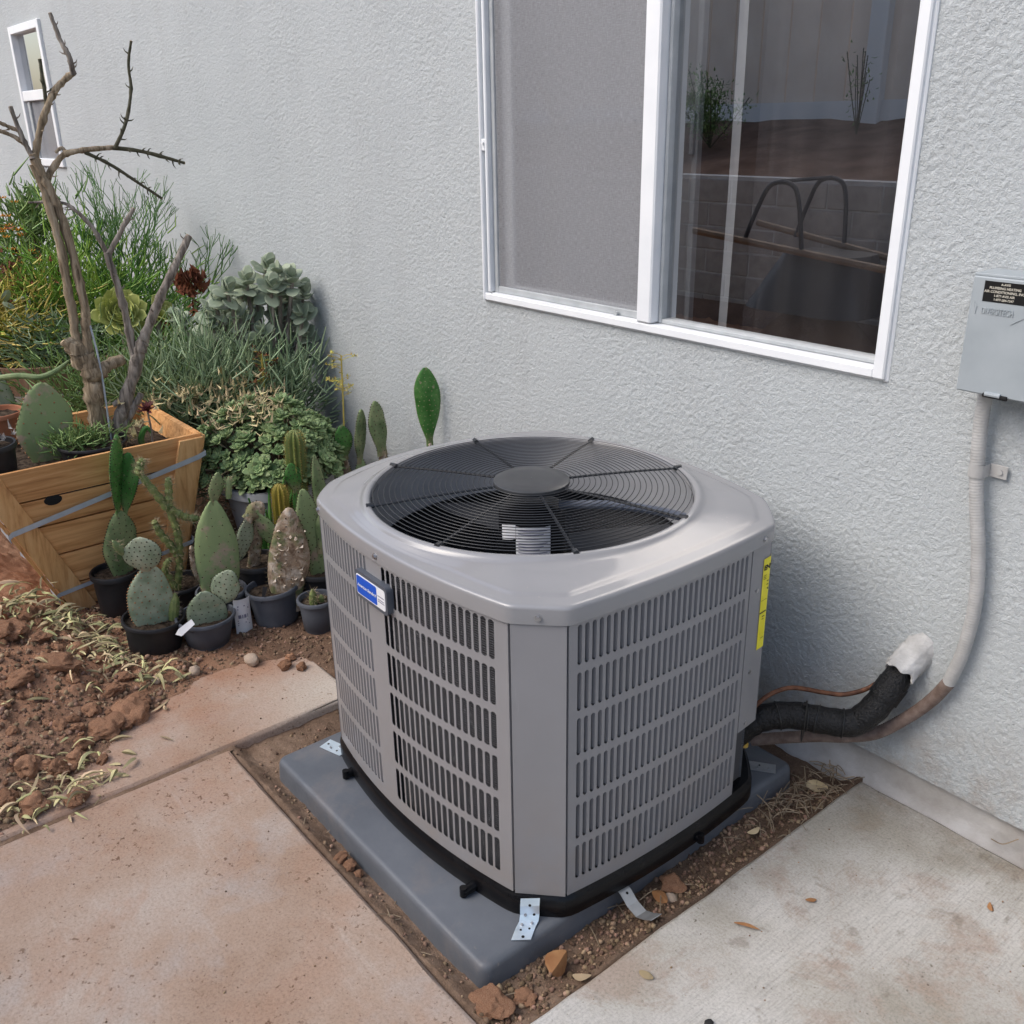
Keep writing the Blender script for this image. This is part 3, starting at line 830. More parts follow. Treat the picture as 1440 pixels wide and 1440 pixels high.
def small_window():
    mb = MB(); rect_frame(mb, NX0, NX1, NZ0, NZ1, .045, -.02, .05)
    mb.box(((NX0 + NX1) / 2, .014, 1.69), (NX1 - NX0 - .092, .06, .06), bevel=.003)
    w = mb.build('window', MAT['vinyl'], house, smooth=False)
    w['label'] = 'small white window behind bare branches'
    pane('pane', NX0 + .045, NX1 - .045, 1.72, NZ1 - .045, .02, MAT['glass'], w)
    pane('pane', NX0 + .045, NX1 - .045, NZ0 + .045, 1.66, .035, MAT['glass'], w)
    pane('insect_screen', NX0 + .14, NX1 - .045, NZ0 + .045, 1.66, .008, MAT['screen'], w)
    mb = MB(); mb.box((NX0 + .09, .008, (NZ0 + 1.66) / 2 + .022), (.05, .02, .34), bevel=.003); mb.build('sash_frame', MAT['sash'], w, smooth=False)
    mb = MB(); mb.grid(lambda u, v: (NX0 + .03 + (NX1 - NX0 - .06) * u, .16 + .012 * math.sin(u * 40), NZ0 + .02 + (NZ1 - NZ0 - .04) * v), 40, 2)
    tag(mb.build('curtain', MAT['curtain']), 'pale curtain inside the small far window', 'curtain')
    mb = MB(); a, b, c, d = NX0 - .1, NX1 + .1, .058, .6
    v = [(a, c, 1.1), (b, c, 1.1), (b, d, 1.1), (a, d, 1.1), (a, c, 2.3), (b, c, 2.3), (b, d, 2.3), (a, d, 2.3)]
    mb.add(v, [(0, 1, 2, 3), (7, 6, 5, 4), (1, 5, 6, 2), (2, 6, 7, 3), (3, 7, 4, 0)])
    mb.build('room_interior', MAT['room'], house, smooth=False)
small_window()

# curtains inside the big window
mb = MB(); mb.grid(lambda u, v: (-.56 + .72 * u, .14 + .016 * math.sin(u * 34 + .6 * math.sin(u * 9)), .9 + 1.4 * v), 90, 2)
tag(mb.build('curtain', MAT['curtain']), 'drawn grey curtain behind the insect screen', 'curtain')
mb = MB(); mb.grid(lambda u, v: (.262 + .026 * u + .006 * math.sin(v * 4), .125 + .004 * math.sin(u * 3), .93 + 1.4 * v), 3, 12)
tag(mb.build('blind_slat', MAT['blind']), 'narrow white vertical blind strip hanging behind dark window glass', 'blind slat')
mb = MB(); mb.grid(lambda u, v: (.30 + .54 * u - .02 * (1 - v), .20 + .012 * math.sin(u * 38 + 1.5 * math.sin(u * 7)), .9 + 1.4 * v), 110, 4)
tag(mb.build('sheer_curtain', MAT['sheer']), 'sheer grey curtain hanging in folds behind the dark window pane', 'curtain')

# ================================================================ YARD ACROSS THE PATIO (seen mirrored in the glass)
YB = -4.0
def yard_behind():
    # retaining wall of concrete blocks
    wl_ = thing('retaining_wall', 'low concrete block retaining wall across the yard, mirrored in the window', 'wall', (0, YB, -.1))
    bm = MB(); bm.box((0, 0, 0), (.392, .19, .160), bevel=.006)
    me = bm.mesh('concrete_block', MAT['block'], False)
    r = random.Random(3)
    for row in range(7):
        for c in range(26):
            x = -6.2 + c * .40 + (row % 2) * .2
            obj('concrete_block', me, wl_, (x, r.uniform(-.003, .003), .085 + row * .168))
    mb = MB(); mb.box((-1.1, .02, .6), (10.6, .14, 1.19)); mb.build('mortar', MAT['foundation'], wl_, smooth=False)
    # soil bank behind it, fence on the top
    xs = np.linspace(-9, 5, 90); ys = np.linspace(YB - 2.0, YB - .06, 30)
    tag(obj('soil_bank', grid_mesh('soil_bank', xs, ys, lambda x, y: 1.06 + (YB - y) * .21 + .05 * fbm(x * 2, y * 2, 3, 4), MAT['yard'])), kind='structure')
    fe = thing('fence', 'tall beige board fence on top of the soil bank, mirrored in the window', 'fence', (0, YB - 1.9, 1.3))
    bm = MB(); bm.box((0, 0, 1.0), (.292, .03, 2.0), bevel=.004); me = bm.mesh('fence_board', MAT['fence'], False)
    for k in range(44):
        obj('fence_board', me, fe, (-8.2 + k * .30, 0, .12))
    bm = MB(); bm.box((-1.7, .035, .22), (13.4, .03, .16)); bm.build('base_strip', MAT['strip'], fe, smooth=False)
    bm = MB(); bm.box((-2.95, .05, 1.05), (.16, .10, 2.1), bevel=.006); bm.build('post', MAT['strip'], fe, smooth=False)
    # patio side: dirt strip in front of the wall
    xs = np.linspace(-9, 5, 80); ys = np.linspace(YB + .05, -3.55, 12)
    tag(obj('dirt_strip', grid_mesh('dirt_strip', xs, ys, lambda x, y: -.02 + .25 * sstep(-3.55, YB, y) * sstep(.4, -.6, x) + .03 * fbm(x * 4, y * 4, 8, 3), MAT['yard'])), kind='structure')
    # weeds on the bank
    for nm, lab, x, y, h, n, sd in [('weed', 'tall thin weed on the soil bank before the fence post, mirrored in the window', -2.75, YB - 1.35, .62, 70, 1),
                                    ('shrub', 'dark leafy shrub on the soil bank, mirrored in the window', -3.85, YB - .9, .62, 900, 2),
                                    ('weed', 'short dry grass tuft by the fence strip, mirrored in the window', -1.9, YB - 1.7, .24, 60, 5)]:
        r = random.Random(sd); t = thing(nm, lab, 'plant', (x, y, 1.06 + (YB - y) * .21))
        st = MB(); lf = MB()
        for k in range(8 if nm == 'weed' else 14):
            a = r.uniform(0, 6.28); s = r.uniform(.03, .14) * (1 if nm == 'weed' else 2.4)
            top = Vector((math.cos(a) * s, math.sin(a) * s, h * r.uniform(.6, 1)))
            st.tube(catmull([(0, 0, 0), top * .5 + Vector((r.uniform(-.02, .02),) * 3), top], 3), .004, 4)
            for j in range(n // 8):
                p = top * r.uniform(.25, 1) + Vector((r.gauss(0, .05), r.gauss(0, .05), r.gauss(0, .03)))
                add_leaf(lf, p, Vector((r.uniform(-1, 1), r.uniform(-1, 1), r.uniform(-.3, 1))), r.uniform(.03, .06), .018)
        st.build('stem', MAT['twig_dark'], t); lf.build('leaf_mass', MAT['herb'], t)
    # upturned wheelbarrow leaning by the wall
    wb = thing('wheelbarrow', 'black wheelbarrow turned upside down by the block wall, mirrored in the window', 'wheelbarrow', (-1.62, -3.35, .02))
    mb = MB()
    def tray(u, v):
        a = u * 2 * PI; k = v
        sx, sy = (.42 - .16 * k, .30 - .12 * k)
        c, s = math.cos(a), math.sin(a); p = 4.0
        m = (abs(c) ** p + abs(s) ** p) ** (-1 / p)
        return (c * m * sx + .05 * k, s * m * sy, .36 + .34 * k)
    mb.grid(tray, 40, 8, True); mb.add([tray(i / 40, 1) for i in range(40)], [tuple(range(40))])
    mb.build('tray', MAT['wb_black'], wb)
    for s in (-1, 1):
        mb = MB(); mb.tube([(.85, s * .10, .62), (-.75, s * .33, .80)], .022, 8); mb.build('handle', MAT['handle_wood'], wb)
        mb = MB(); mb.tube(catmull([(.0, s * .22, .70), (-.04, s * .24, 1.0), (-.10, s * .245, 1.10), (-.24, s * .25, 1.09), (-.32, s * .26, .95), (-.40, s * .27, .74)], 5), .014, 8); mb.build('leg', MAT['wb_black'], wb)
    mb = MB(); mb.tube([(-.16, -.25, 1.115), (-.16, .25, 1.115)], .012, 6); mb.build('brace', MAT['wb_black'], wb)
    mb = MB()
    mb.grid(lambda u, v: (.72 + (.155 + .045 * math.cos(2 * PI * v)) * math.cos(2 * PI * u), .045 * math.sin(2 * PI * v), .68 + (.155 + .045 * math.cos(2 * PI * v)) * math.sin(2 * PI * u)), 32, 10)
    w = mb.build('wheel', MAT['rubber'], wb)
    mb = MB(); mb.tube([(.72, -.025, .68), (.72, .025, .68)], .115, 20); mb.build('rim', MAT['wb_black'], w)
    mb = MB(); mb.tube([(.72, -.13, .66), (.72, .13, .66)], .012, 8); mb.build('axle', MAT['wb_black'], wb)
    # heap carrying the barrow
    def heap(u, v):
        a = u * 2 * PI; r_ = v
        return (-1.6 + r_ * .75 * math.cos(a), -3.35 + r_ * .36 * math.sin(a), -.03 + .42 * (1 - sstep(0.1, 1, np.array(r_)).item()) + .02 * math.sin(a * 5) * r_)
    mb = MB(); mb.grid(heap, 36, 10, True); tag(mb.build('soil_heap', MAT['yard']), kind='structure')

def add_leaf(mb, p, d, L, W, bend=.3, fold=.25, up=None):
    """thin pointed leaf of 4 quads-ish"""
    d = Vector(d).normalized()
    _, u, w = basis(d)
    if up is not None:
        u = d.cross(Vector(up));
        if u.length < 1e-4: _, u, w = basis(d)
        u.normalize(); w = u.cross(d)
    p = Vector(p)
    a = p + d * L * .5 + w * L * bend * .25; tip = p + d * L - w * L * bend * .2
    l = a + u * W / 2 + w * W * fold; r_ = a - u * W / 2 + w * W * fold
    mb.add([p, l, tip, r_, a], [(0, 4, 1), (4, 2, 1), (0, 3, 4), (4, 3, 2)])
yard_behind()

# ================================================================ CONDENSER PAD
PX0, PX1, PY0, PY1, PZ = -.075, .775, -1.070, -.114, .030
def cond_pad():
    mb = MB()
    n = 12
    def loop(ins, z, rad):
        pts = []
        for (cx, cy, a0) in ((PX1 - rad, PY1 - rad, 0), (PX0 + rad, PY1 - rad, 90), (PX0 + rad, PY0 + rad, 180), (PX1 - rad, PY0 + rad, 270)):
            for k in range(n + 1):
                a = math.radians(a0 + 90 * k / n)
                pts.append((cx + (rad - ins) * math.cos(a), cy + (rad - ins) * math.sin(a), z))
        return pts
    r = .022
    L = [loop(-.006, PZ - .085, r), loop(-.004, PZ - .05, r), loop(-.001, PZ - .014, r), loop(.001, PZ - .007, r), loop(.005, PZ - .002, r), loop(.012, PZ, r)]
    m = len(L[0]); vs = [p for l in L for p in l]; fs = []
    for i in range(len(L) - 1):
        for k in range(m):
            a = i * m + k; b = i * m + (k + 1) % m; fs.append((a, b, b + m, a + m))
    fs.append(tuple((len(L) - 1) * m + k for k in range(m)))
    mb.add(vs, fs)
    o = mb.build('equipment_pad', MAT['pad'], angle=70)
    tag(o, 'dark grey plastic equipment pad under the air conditioner', 'pad')
cond_pad()

# ================================================================ AIR CONDITIONER
UC = Vector((.339, -.575, 0))
ac = thing('air_conditioner', 'large grey outdoor air conditioner with round fan grille', 'air conditioner', (UC.x, UC.y, PZ))
# plan outline, world coordinates: corners in order with outward bow of the following side
K = [((.025, -.935), .040), ((.700, -.934), 0), ((.775, -.862), .018), ((.781, -.300), .004), ((.680, -.200), .060), ((.000, -.215), .004), ((-.068, -.330), .055), ((-.052, -.858), .004)]
def side(i, off=0.0):
    """callable t -> (x, y, nx, ny) for the side starting at corner i, offset outward"""
    (p, b), (q, _) = K[i], K[(i + 1) % 8]
    p = Vector(p); q = Vector(q); d = q - p; L = d.length
    n = Vector((d.y, -d.x)) / L
    def f(t, o=None):
        o_ = off if o is None else o
        c = p + d * t + n * (b * 4 * t * (1 - t))
        tg = d + n * (b * 4 * (1 - 2 * t)); tg.normalize()
        nn = Vector((tg.y, -tg.x))
        c = c + nn * o_
        return c.x - UC.x, c.y - UC.y, nn.x, nn.y
    f.L = L
    return f
def outline(off=0., per=24):
    pts = []
    for i in range(8):
        f = side(i, off); m = per if f.L > .2 else 6
        for k in range(m):
            x, y, _, _ = f(k / m); pts.append((x, y))
    return pts
def polar_outline(off, n):
    pts = np.array(outline(off, 60)); a = np.arctan2(pts[:, 1], pts[:, 0]); r = np.hypot(pts[:, 0], pts[:, 1])
    o = np.argsort(a); a = a[o]; r = r[o]
    a = np.concatenate([a - 2 * PI, a, a + 2 * PI]); r = np.concatenate([r, r, r])
    th = np.linspace(-PI, PI, n, endpoint=False)
    rr = np.interp(th, a, r)
    # soften corners a little
    for _ in range(1): rr = (np.roll(rr, 1) + 2 * rr + np.roll(rr, -1)) / 4
    return th, rr
def ring_stack(mb, loops):
    n = len(loops[0]); vs = [p for l in loops for p in l]; fs = []
    for i in range(len(loops) - 1):
        for k in range(n):
            a = i * n + k; b = i * n + (k + 1) % n; fs.append((a, b, b + n, a + n))
    mb.add(vs, fs)
Z0, Z1 = .051, .654          # panel bottom/top above the pad
ZL = Z1
def lid():
    n = 432
    th, ro = polar_outline(.005, n)
    RC = .3720
    mb = MB(); loops = []
    prof_out = [(-.004, ZL + .002), (0, ZL + .002), (0, ZL + .030), (.0008, ZL + .0335), (.0028, ZL + .0362), (.0060, ZL + .0378), (.012, ZL + .0385)]
    loops.append([((r_ - .006) * math.cos(a), (r_ - .006) * math.sin(a), ZL + .002) for a, r_ in zip(th, ro)])
    for ins, z in prof_out[1:]:
        loops.append([((r_ - ins) * math.cos(a), (r_ - ins) * math.sin(a), z) for a, r_ in zip(th, ro)])
    for ab, fr, z in ((.020, .15, .0395), (.030, .30, .0405), (.034, .38, .0412), (.039, .46, .0435), (.044, .54, .0450), (.050, .60, .0458), (.075, .72, .0505), (.11, .84, .0525), (.2, .93, .0545)):
        rad = [r_ - .012 - min(ab - .012, (r_ - .012 - RC) * fr) if ab < .19 else r_ - .012 - (r_ - .012 - RC) * fr for r_ in ro]
        rad = [max(q, RC + .0005 * (10 - i_)) for i_, q in enumerate(rad)] if False else rad
        loops.append([(q * math.cos(a), q * math.sin(a), ZL + z) for a, q in zip(th, rad)])
    for rr, z in ((RC, .0590), (RC - .004, .0625), (RC - .010, .0638), (RC - .016, .0620), (RC - .019, .0570), (RC - .0195, .030)):
        loops.append([(rr * math.cos(a), rr * math.sin(a), ZL + z) for a in th])
    ring_stack(mb, loops)
    mb.build('top_cover', MAT['lid_paint'], ac, angle=50)
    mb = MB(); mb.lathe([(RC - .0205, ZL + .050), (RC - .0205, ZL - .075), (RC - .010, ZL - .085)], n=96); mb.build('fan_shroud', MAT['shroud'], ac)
lid()

def rowz():
    return [(.084 + k * .0968 , .084 + k * .0968 + .0808) for k in range(6)]
def louver_panel(i, spans, z0, z1, t0, t1, name='louvered_panel'):
    """sheet on side i from t0..t1 with slot groups; spans: list of (ta, tb, count, closed)"""
    f = side(i); L = f.L
    tc = [t0]; slotcol = set()
    slots = []
    for (ta, tb, cnt, closed) in spans:
        p = (tb - ta) / cnt
        for k in range(cnt):
            a = ta + p * k + p * (.22 if closed else .14); b = ta + p * k + p * (.80 if closed else .85)
            slots.append((a, b, closed)); tc += [a, b]
    tc.append(t1)
    # fill columns so the bow stays smooth
    tcs = [tc[0]]
    for a in tc[1:]:
        n = int((a - tcs[-1]) * L / .02)
        s0 = tcs[-1]
        for k in range(1, n + 1):
            if s0 + (a - s0) * k / (n + 1) > s0: tcs.append(s0 + (a - s0) * k / (n + 1))
        tcs.append(a)
    starts = {round(s[0], 6): s for s in slots}
    rows = rowz()
    zs = [z0]
    for a, b in rows: zs += [a, b]
    zs.append(z1)
    mb = MB()
    def P(t, z, o=0.): x, y, _, _ = f(t, o); return (x, y, z)
    cols = len(tcs)
    for c in range(cols - 1):
        a, b = tcs[c], tcs[c + 1]
        sl = starts.get(round(a, 6))
        for r_ in range(len(zs) - 1):
            za, zb = zs[r_], zs[r_ + 1]
            is_slot = sl is not None and r_ % 2 == 1
            if not is_slot:
                mb.add([P(a, za), P(b, za), P(b, zb), P(a, zb)], [(0, 1, 2, 3)])
            else:
                D = -.0010; rd = (b - a) * .5; zr = .0035; tm = (a + b) / 2
                # rounded slot ends: fill the four corner wedges
                for zz, s in ((za, 1), (zb, -1)):
                    mb.add([P(a, zz), P(tm - rd * .35, zz), P(a, zz + s * zr)], [(0, 1, 2) if s > 0 else (2, 1, 0)])
                    mb.add([P(b, zz), P(tm + rd * .35, zz), P(b, zz + s * zr)], [(2, 1, 0) if s > 0 else (0, 1, 2)])
                ring = [(a, za + zr), (tm - rd * .35, za), (tm + rd * .35, za), (b, za + zr), (b, zb - zr), (tm + rd * .35, zb), (tm - rd * .35, zb), (a, zb - zr)]
                vs = [P(t, z) for t, z in ring] + [P(t, z, D) for t, z in ring]
                mb.add(vs, [(k, k + 8, (k + 1) % 8 + 8, (k + 1) % 8) for k in range(8)])
    # returned vertical edges of the sheet
    for t in (t0, t1):
        mb.add([P(t, z0), P(t, z1), P(t, z1, -.012), P(t, z0, -.012)], [(0, 1, 2, 3)])
    o = mb.build(name, MAT['unit_paint'], ac, smooth=True, angle=25)
    for r_, (za, zb) in enumerate(rows):
        vb = MB()
        for (a, b, closed) in slots:
            w = (b - a)
            if closed == 1:      # blade starts flush at the far edge and slopes in behind the opening
                q = [(b, -.0008), (b - w * .20, -.0060), (b - w * .34, -.0125)] if i != 0 else [(a, -.0008), (a + w * .36, -.0060), (a + w * .60, -.0125)]
            else:
                continue
            for (ta, oa), (tb, ob) in zip(q[:-1], q[1:]):
                vb.add([P(ta, za, oa), P(tb, za, ob), P(tb, zb, ob), P(ta, zb, oa)], [(0, 1, 2, 3)])
        vb.build('louver_row', MAT['unit_paint'], o, smooth=True, angle=40)
    return o
# front face: blades turned away left, open towards the viewer right of the flat strip
fr = side(0)
louver_panel(0, [(.030, .385, 15, 1), (.470, .955, 18, 0)], Z0, Z1, .004, .996)
# right face
louver_panel(2, [(.030, .855, 29, 1)], Z0, Z1, .004, .872)
# back and left faces
louver_panel(4, [(.05, .95, 30, 1)], Z0, Z1, .004, .996)
louver_panel(6, [(.05, .95, 24, 1)], Z0, Z1, .004, .996)

def sheet(i, t0, t1, z0, z1, name, off=0., mat='unit_paint', seg=8, parent=None):
    f = side(i, off); mb = MB()
    mb.grid(lambda u, v: (f(t0 + (t1 - t0) * u)[0], f(t0 + (t1 - t0) * u)[1], z0 + (z1 - z0) * v), seg, 1)
    def P(t, z, o): x, y, _, _ = f(t, o); return (x, y, z)
    for t in (t0, t1):
        mb.add([P(t, z0, off), P(t, z1, off), P(t, z1, off - .012), P(t, z0, off - .012)], [(0, 1, 2, 3)])
    return mb.build(name, MAT[mat], parent or ac, angle=30)
sheet(1, .022, .978, Z0 - .001, Z1, 'corner_panel', .0015)
sheet(7, .02, .98, Z0, Z1, 'corner_panel', .0015)
sheet(5, .02, .98, Z0, Z1, 'corner_panel', .0015)
sheet(2, .876, .996, .215, Z1, 'service_panel', .0012)
sv = sheet(3, .0, .98, .215, Z1, 'service_panel', .0012)

def inner():
    # coil, one skin inside the cabinet, open at the service corner
    mb = MB(); pts = outline(-.020, 40)
    n = len(pts)
    zz = [.056, .085, .65]
    mb.grid(lambda u, v: (pts[int(round(u * n)) % n][0], pts[int(round(u * n)) % n][1], zz[int(round(v * 2))]), n, 2)
    mb.build('coil', MAT['coil'], ac)
    # tube bends seen through the last slots, label on the compressor
    mb = MB()
    for k in range(16):
        z = .10 + k * .034
        mb.tube([(.30, -.325 + .004 * math.sin(k), z), (.335, -.300, z)], .004, 6)
    mb.build('tube_bend', MAT['copper'], ac)
    # base pan
    mb = MB(); n = 200
    th, ro = polar_outline(.003, n)
    lp = lambda ins, z: [((r_ - ins) * math.cos(a), (r_ - ins) * math.sin(a), z) for a, r_ in zip(th, ro)]
    ring_stack(mb, [lp(.012, .0005), lp(-.004, .0005), lp(-.005, .008), lp(-.004, .040), lp(.001, .044), lp(.004, .0505), lp(.012, .052), lp(.30, .046)])
    mb.build('base_pan', MAT['black_plastic'], ac, angle=50)
    for (x, y, ang) in ((.112, -.968, 1.9), (.602, -.978, 1.2), (.80, -.50, 0.)):
        mb = MB(); d = Vector((0, -1, 0)) if x < .7 else Vector((1, 0, 0))
        p = Vector((x, y, .012)) - UC; p.z = .012
        mb.tube([p - d * .035 + Vector((0, 0, .006)), p - d * .01, p + d * .012], [.010, .011, .010], 12)
        mb.tube([p + d * .010 + Vector((0, 0, -.0085)), p + d * .010 + Vector((0, 0, .012))], .008, 10)
        mb.build('rubber_clip', MAT['black_plastic'], ac)
    # fan guard
    R1 = .3515
    zdome = lambda r_: ZL + .0655 + .012 * (1 - (r_ / R1) ** 2)
    nr = 22
    for k in range(nr):
        r_ = .092 + (R1 - .095) * k / (nr - 1)
        mb = MB()
        N = 96
        mb.grid(lambda u, v: ((r_ + .00095 * math.cos(2 * PI * v)) * math.cos(2 * PI * u), (r_ + .00095 * math.cos(2 * PI * v)) * math.sin(2 * PI * u), zdome(r_) + .00095 * math.sin(2 * PI * v)), N, 6, True)
        mb.build('guard_ring', MAT['guard_black'], ac)
    for a in (-113, -155, 163, 115, 69, 19, -27, -70):
        a = math.radians(a); c, s = math.cos(a), math.sin(a)
        mb = MB()
        ps = [(c * r_, s * r_, zdome(r_) - .0045) for r_ in np.linspace(.075, .362, 9)]
        mb.tube(ps, .0030, 8)
        e = Vector(ps[-1]); d = Vector((c, s, 0))
        mb.tube([e - d * .012 + Vector((0, 0, .002)), e + d * .004 + Vector((0, 0, .003))], .0060, 8)
        mb.build('guard_spoke', MAT['guard_black'], ac)
    # hub disc
    mb = MB(); z = zdome(.08)
    mb.lathe([(.001, z + .0075), (.05, z + .0070), (.0795, z + .0055), (.0840, z + .0025), (.0850, z - .003), (.083, z - .008), (.078, z - .009)], n=64)
    mb.build('hub_cap', MAT['hub_grey'], ac)
    # motor with paper label
    mb = MB(); mb.lathe([(.0, .68), (.055, .68), (.072, .672), (.0745, .66), (.0745, .56), (.07, .545), (.02, .54), (.012, .50)], n=40)
    mo = mb.build('motor', MAT['black_plastic'], ac)
    lb = MB(); a0, a1 = math.radians(-68), math.radians(-8)
    lb.grid(lambda u, v: (.0755 * math.cos(a0 + (a1 - a0) * u), .0755 * math.sin(a0 + (a1 - a0) * u), .565 + .085 * v), 14, 1)
    lb.grid(lambda u, v: (.0765 * math.cos(a0 - .55 + .55 * u), .0765 * math.sin(a0 - .55 + .55 * u), .62 + .035 * v - .012 * (1 - u)), 8, 1)
    lo_ = lb.build('motor_label', MAT['white_label'], mo)
    ln = MB()
    for k, zc in enumerate((.640, .632, .622, .610, .603, .596, .588, .580)):
        b0 = a0 + .08; b1 = a1 - .1 - (k % 3) * .12
        ln.grid(lambda u, v: (.0759 * math.cos(b0 + (b1 - b0) * u), .0759 * math.sin(b0 + (b1 - b0) * u), zc + .0022 * v), 10, 1)
    # fan blades
    for k in range(3):
        mb = MB(); a0_ = math.radians(40 + 120 * k)
        def bl(u, v):
            r_ = .09 + .245 * v; a = a0_ + (u - .5) * (1.15 - .25 * v)
            return (r_ * math.cos(a), r_ * math.sin(a), .545 + .085 * (u - .5) * (1 - .3 * v) + .01 * v)
        mb.grid(bl, 12, 8)
        mb.build('fan_blade', MAT['blade'], ac)
    # wire conduit from the hub to the rim
    mb = MB(); mb.tube(catmull([(.06, .03, ZL + .03), (.17, .10, ZL + .042), (.27, .175, ZL + .030), (.335, .215, ZL + .005), (.36, .22, ZL - .05)], 6), .010, 10)
    mb.build('fan_cable', simple('fan_cable_sleeve', (.085, .10, .135), (.12, .135, .17), 40, .4), ac)
    # compressor floor / dark inside bottom
    mb = MB(); mb.lathe([(.001, .30), (.06, .30), (.09, .28), (.095, .06)], c=(.02, .0, 0), n=28); mb.build('compressor', MAT['black_plastic'], ac)
    # cover screws
    for (x, y, i, t) in ((0, 0, 0, .46), (0, 0, 1, .50), (0, 0, 2, .935), (0, 0, 0, .02)):
        f = side(i, .006); px, py, nx, ny = f(t)
        p = Vector((px, py, ZL + .016)); d = Vector((nx, ny, 0))
        mb = MB(); mb.tube([p - d * .002, p + d * .0012], .0062, 16); mb.tube([p + d * .001, p + d * .004], .0042, 6)
        mb.build('screw', MAT['screw'], ac, angle=30)
    for (i, t, z) in ((2, .92, .555), (2, .92, .36), (2, .92, .23)):
        f = side(i, .002); px, py, nx, ny = f(t); p = Vector((px, py, z)); d = Vector((nx, ny, 0))
        mb = MB(); mb.tube([p - d * .002, p + d * .002], .0048, 12); mb.build('screw', MAT['screw'], ac, angle=30)
    return lo_, ln
lo_, ln = inner()
ln.build('print_lines', MAT['print_grey'], lo_)

def badge():
    f = side(0); t = .435
    x, y, nx, ny = f(t)
    n = Vector((nx, ny, 0)); tx = Vector((-ny, nx, 0)); up = Vector((0, 0, 1))
    o = Vector((x, y, .586)) + n * .004
    W, H = .128, .062
    def plate(w, h, r_, d0, d1, cx=0., cz=0.):
        mb = MB(); ring = []
        for (sx, sz, a0) in ((1, 1, 0), (-1, 1, 90), (-1, -1, 180), (1, -1, 270)):
            for k in range(7):
                a = math.radians(a0 + 15 * k); ring.append((cx + sx * (w / 2 - r_) + r_ * math.cos(a), cz + sz * (h / 2 - r_) + r_ * math.sin(a)))
        P = lambda q, d: o + tx * q[0] + up * q[1] + n * d
        m = len(ring)
        mb.add([P(q, d0) for q in ring] + [P(q, d1) for q in ring], [(k, (k + 1) % m, (k + 1) % m + m, k + m) for k in range(m)] + [tuple(range(m, 2 * m))])
        return mb
    b = plate(W, H, .009, -.008, .008).build('badge', MAT['badge_grey'], ac, angle=40)
    plate(W * .90, H * .74, .006, .0075, .0088).build('white_border', MAT['white_label'], b, angle=40)
    plate(W * .63, H * .66, .004, .0086, .0094, -W * .118).build('blue_field', MAT['badge_blue'], b, angle=40)
    rot = Matrix((tx, up, n)).transposed().to_4x4()
    me = text_mesh('lettering', 'American Standard', .0105, MAT['print_white'], shear=.35, spacing=.92)
    q = obj('lettering', me, b); q.matrix_local = Matrix.Translation(o + tx * (-W * .118) + n * .0098) @ rot
    mb = MB()
    for k, (zz, w) in enumerate(((.004, .026), (-.0035, .024), (-.008, .026))):
        c = o + tx * (W * .325) + up * zz + n * .0090
        mb.add([c - tx * w / 2 - up * .0012, c + tx * w / 2 - up * .0012, c + tx * w / 2 + up * .0012, c - tx * w / 2 + up * .0012], [(0, 1, 2, 3)])
    mb.build('print_lines', MAT['print_grey'], b)
badge()

def energy_label():
    f2 = side(2, .0024); f3 = side(3, .0024)
    U = .36                      # part of the width that stays on the side panel, rest wraps round the corner
    def P(u, z, d=0.):
        if u <= U: x, y, nx, ny = f2(.952 + .046 * u / U)
        else: x, y, nx, ny = f3(.01 + .42 * (u - U) / (1 - U))
        return (x + nx * d, y + ny * d, z)
    us = [0, .18, .34, .36, .38, .6, 1.]
    mb = MB(); mb.grid(lambda u, v: P(us[int(round(u * 6))], .405 + .215 * v), 6, 1)
    o = mb.build('energy_label', MAT['yellow_label'], ac, angle=40)
    def put(txt, f, t, W, z, h):
        x0, y0, nx, ny = f(t); n = Vector((nx, ny, 0)); tx = Vector((-ny, nx, 0))
        rot = Matrix((tx, Vector((0, 0, 1)), n)).transposed().to_4x4()
        me = text_mesh('lettering', txt, h, MAT['print_black'], bold=.0004, spacing=.85)
        w = max(v.co.x for v in me.vertices) - min(v.co.x for v in me.vertices)
        q = obj('lettering', me, o); q.matrix_local = Matrix.Translation(Vector((x0, y0, z)) + n * .0006) @ rot @ Matrix.Diagonal((W / w, 1.25, 1, 1))
    put('EN', f2, .977, .022, .598, .0125)
    put('ERGYGUIDE', f3, .22, .050, .598, .0125)
    mb = MB()
    for z, a, b, h in ((.580, .04, .20, .0012), (.576, .04, .18, .0012), (.572, .04, .20, .0012), (.564, .24, .34, .0018), (.556, .24, .34, .0018), (.545, .28, .34, .004), (.522, .02, .34, .0008), (.492, .0, .34, .003), (.482, .14, .28, .0018), (.476, .14, .24, .0014), (.43, .16, .32, .001),
                       (.56, .5, .95, .0015), (.545, .6, .9, .004), (.492, .4, 1., .003), (.482, .5, .8, .0018)):
        mb.add([P(a, z, .0006), P(b, z, .0006), P(b, z + h, .0006), P(a, z + h, .0006)], [(0, 1, 2, 3)])
    mb.build('print_lines', MAT['print_black'], o, smooth=False)
energy_label()
# service valves at the open corner
for (p, d) in (((.735, -.292, .205), (.6, -.7, .25)), ((.735, -.275, .150), (.8, -.4, 0))):
    mb = MB(); p = Vector(p) - UC; p.z -= PZ; d = Vector(d).normalized()
    mb.tube([p - d * .03, p], .011, 10); mb.tube([p, p + d * .014], .0095, 6); mb.tube([p + d * .014, p + d * .020], .006, 8)
    mb.tube([p - d * .015, p - d * .015 + Vector((0, 0, .03))], .006, 8)
    mb.build('service_valve', MAT['brass'], ac, angle=30)

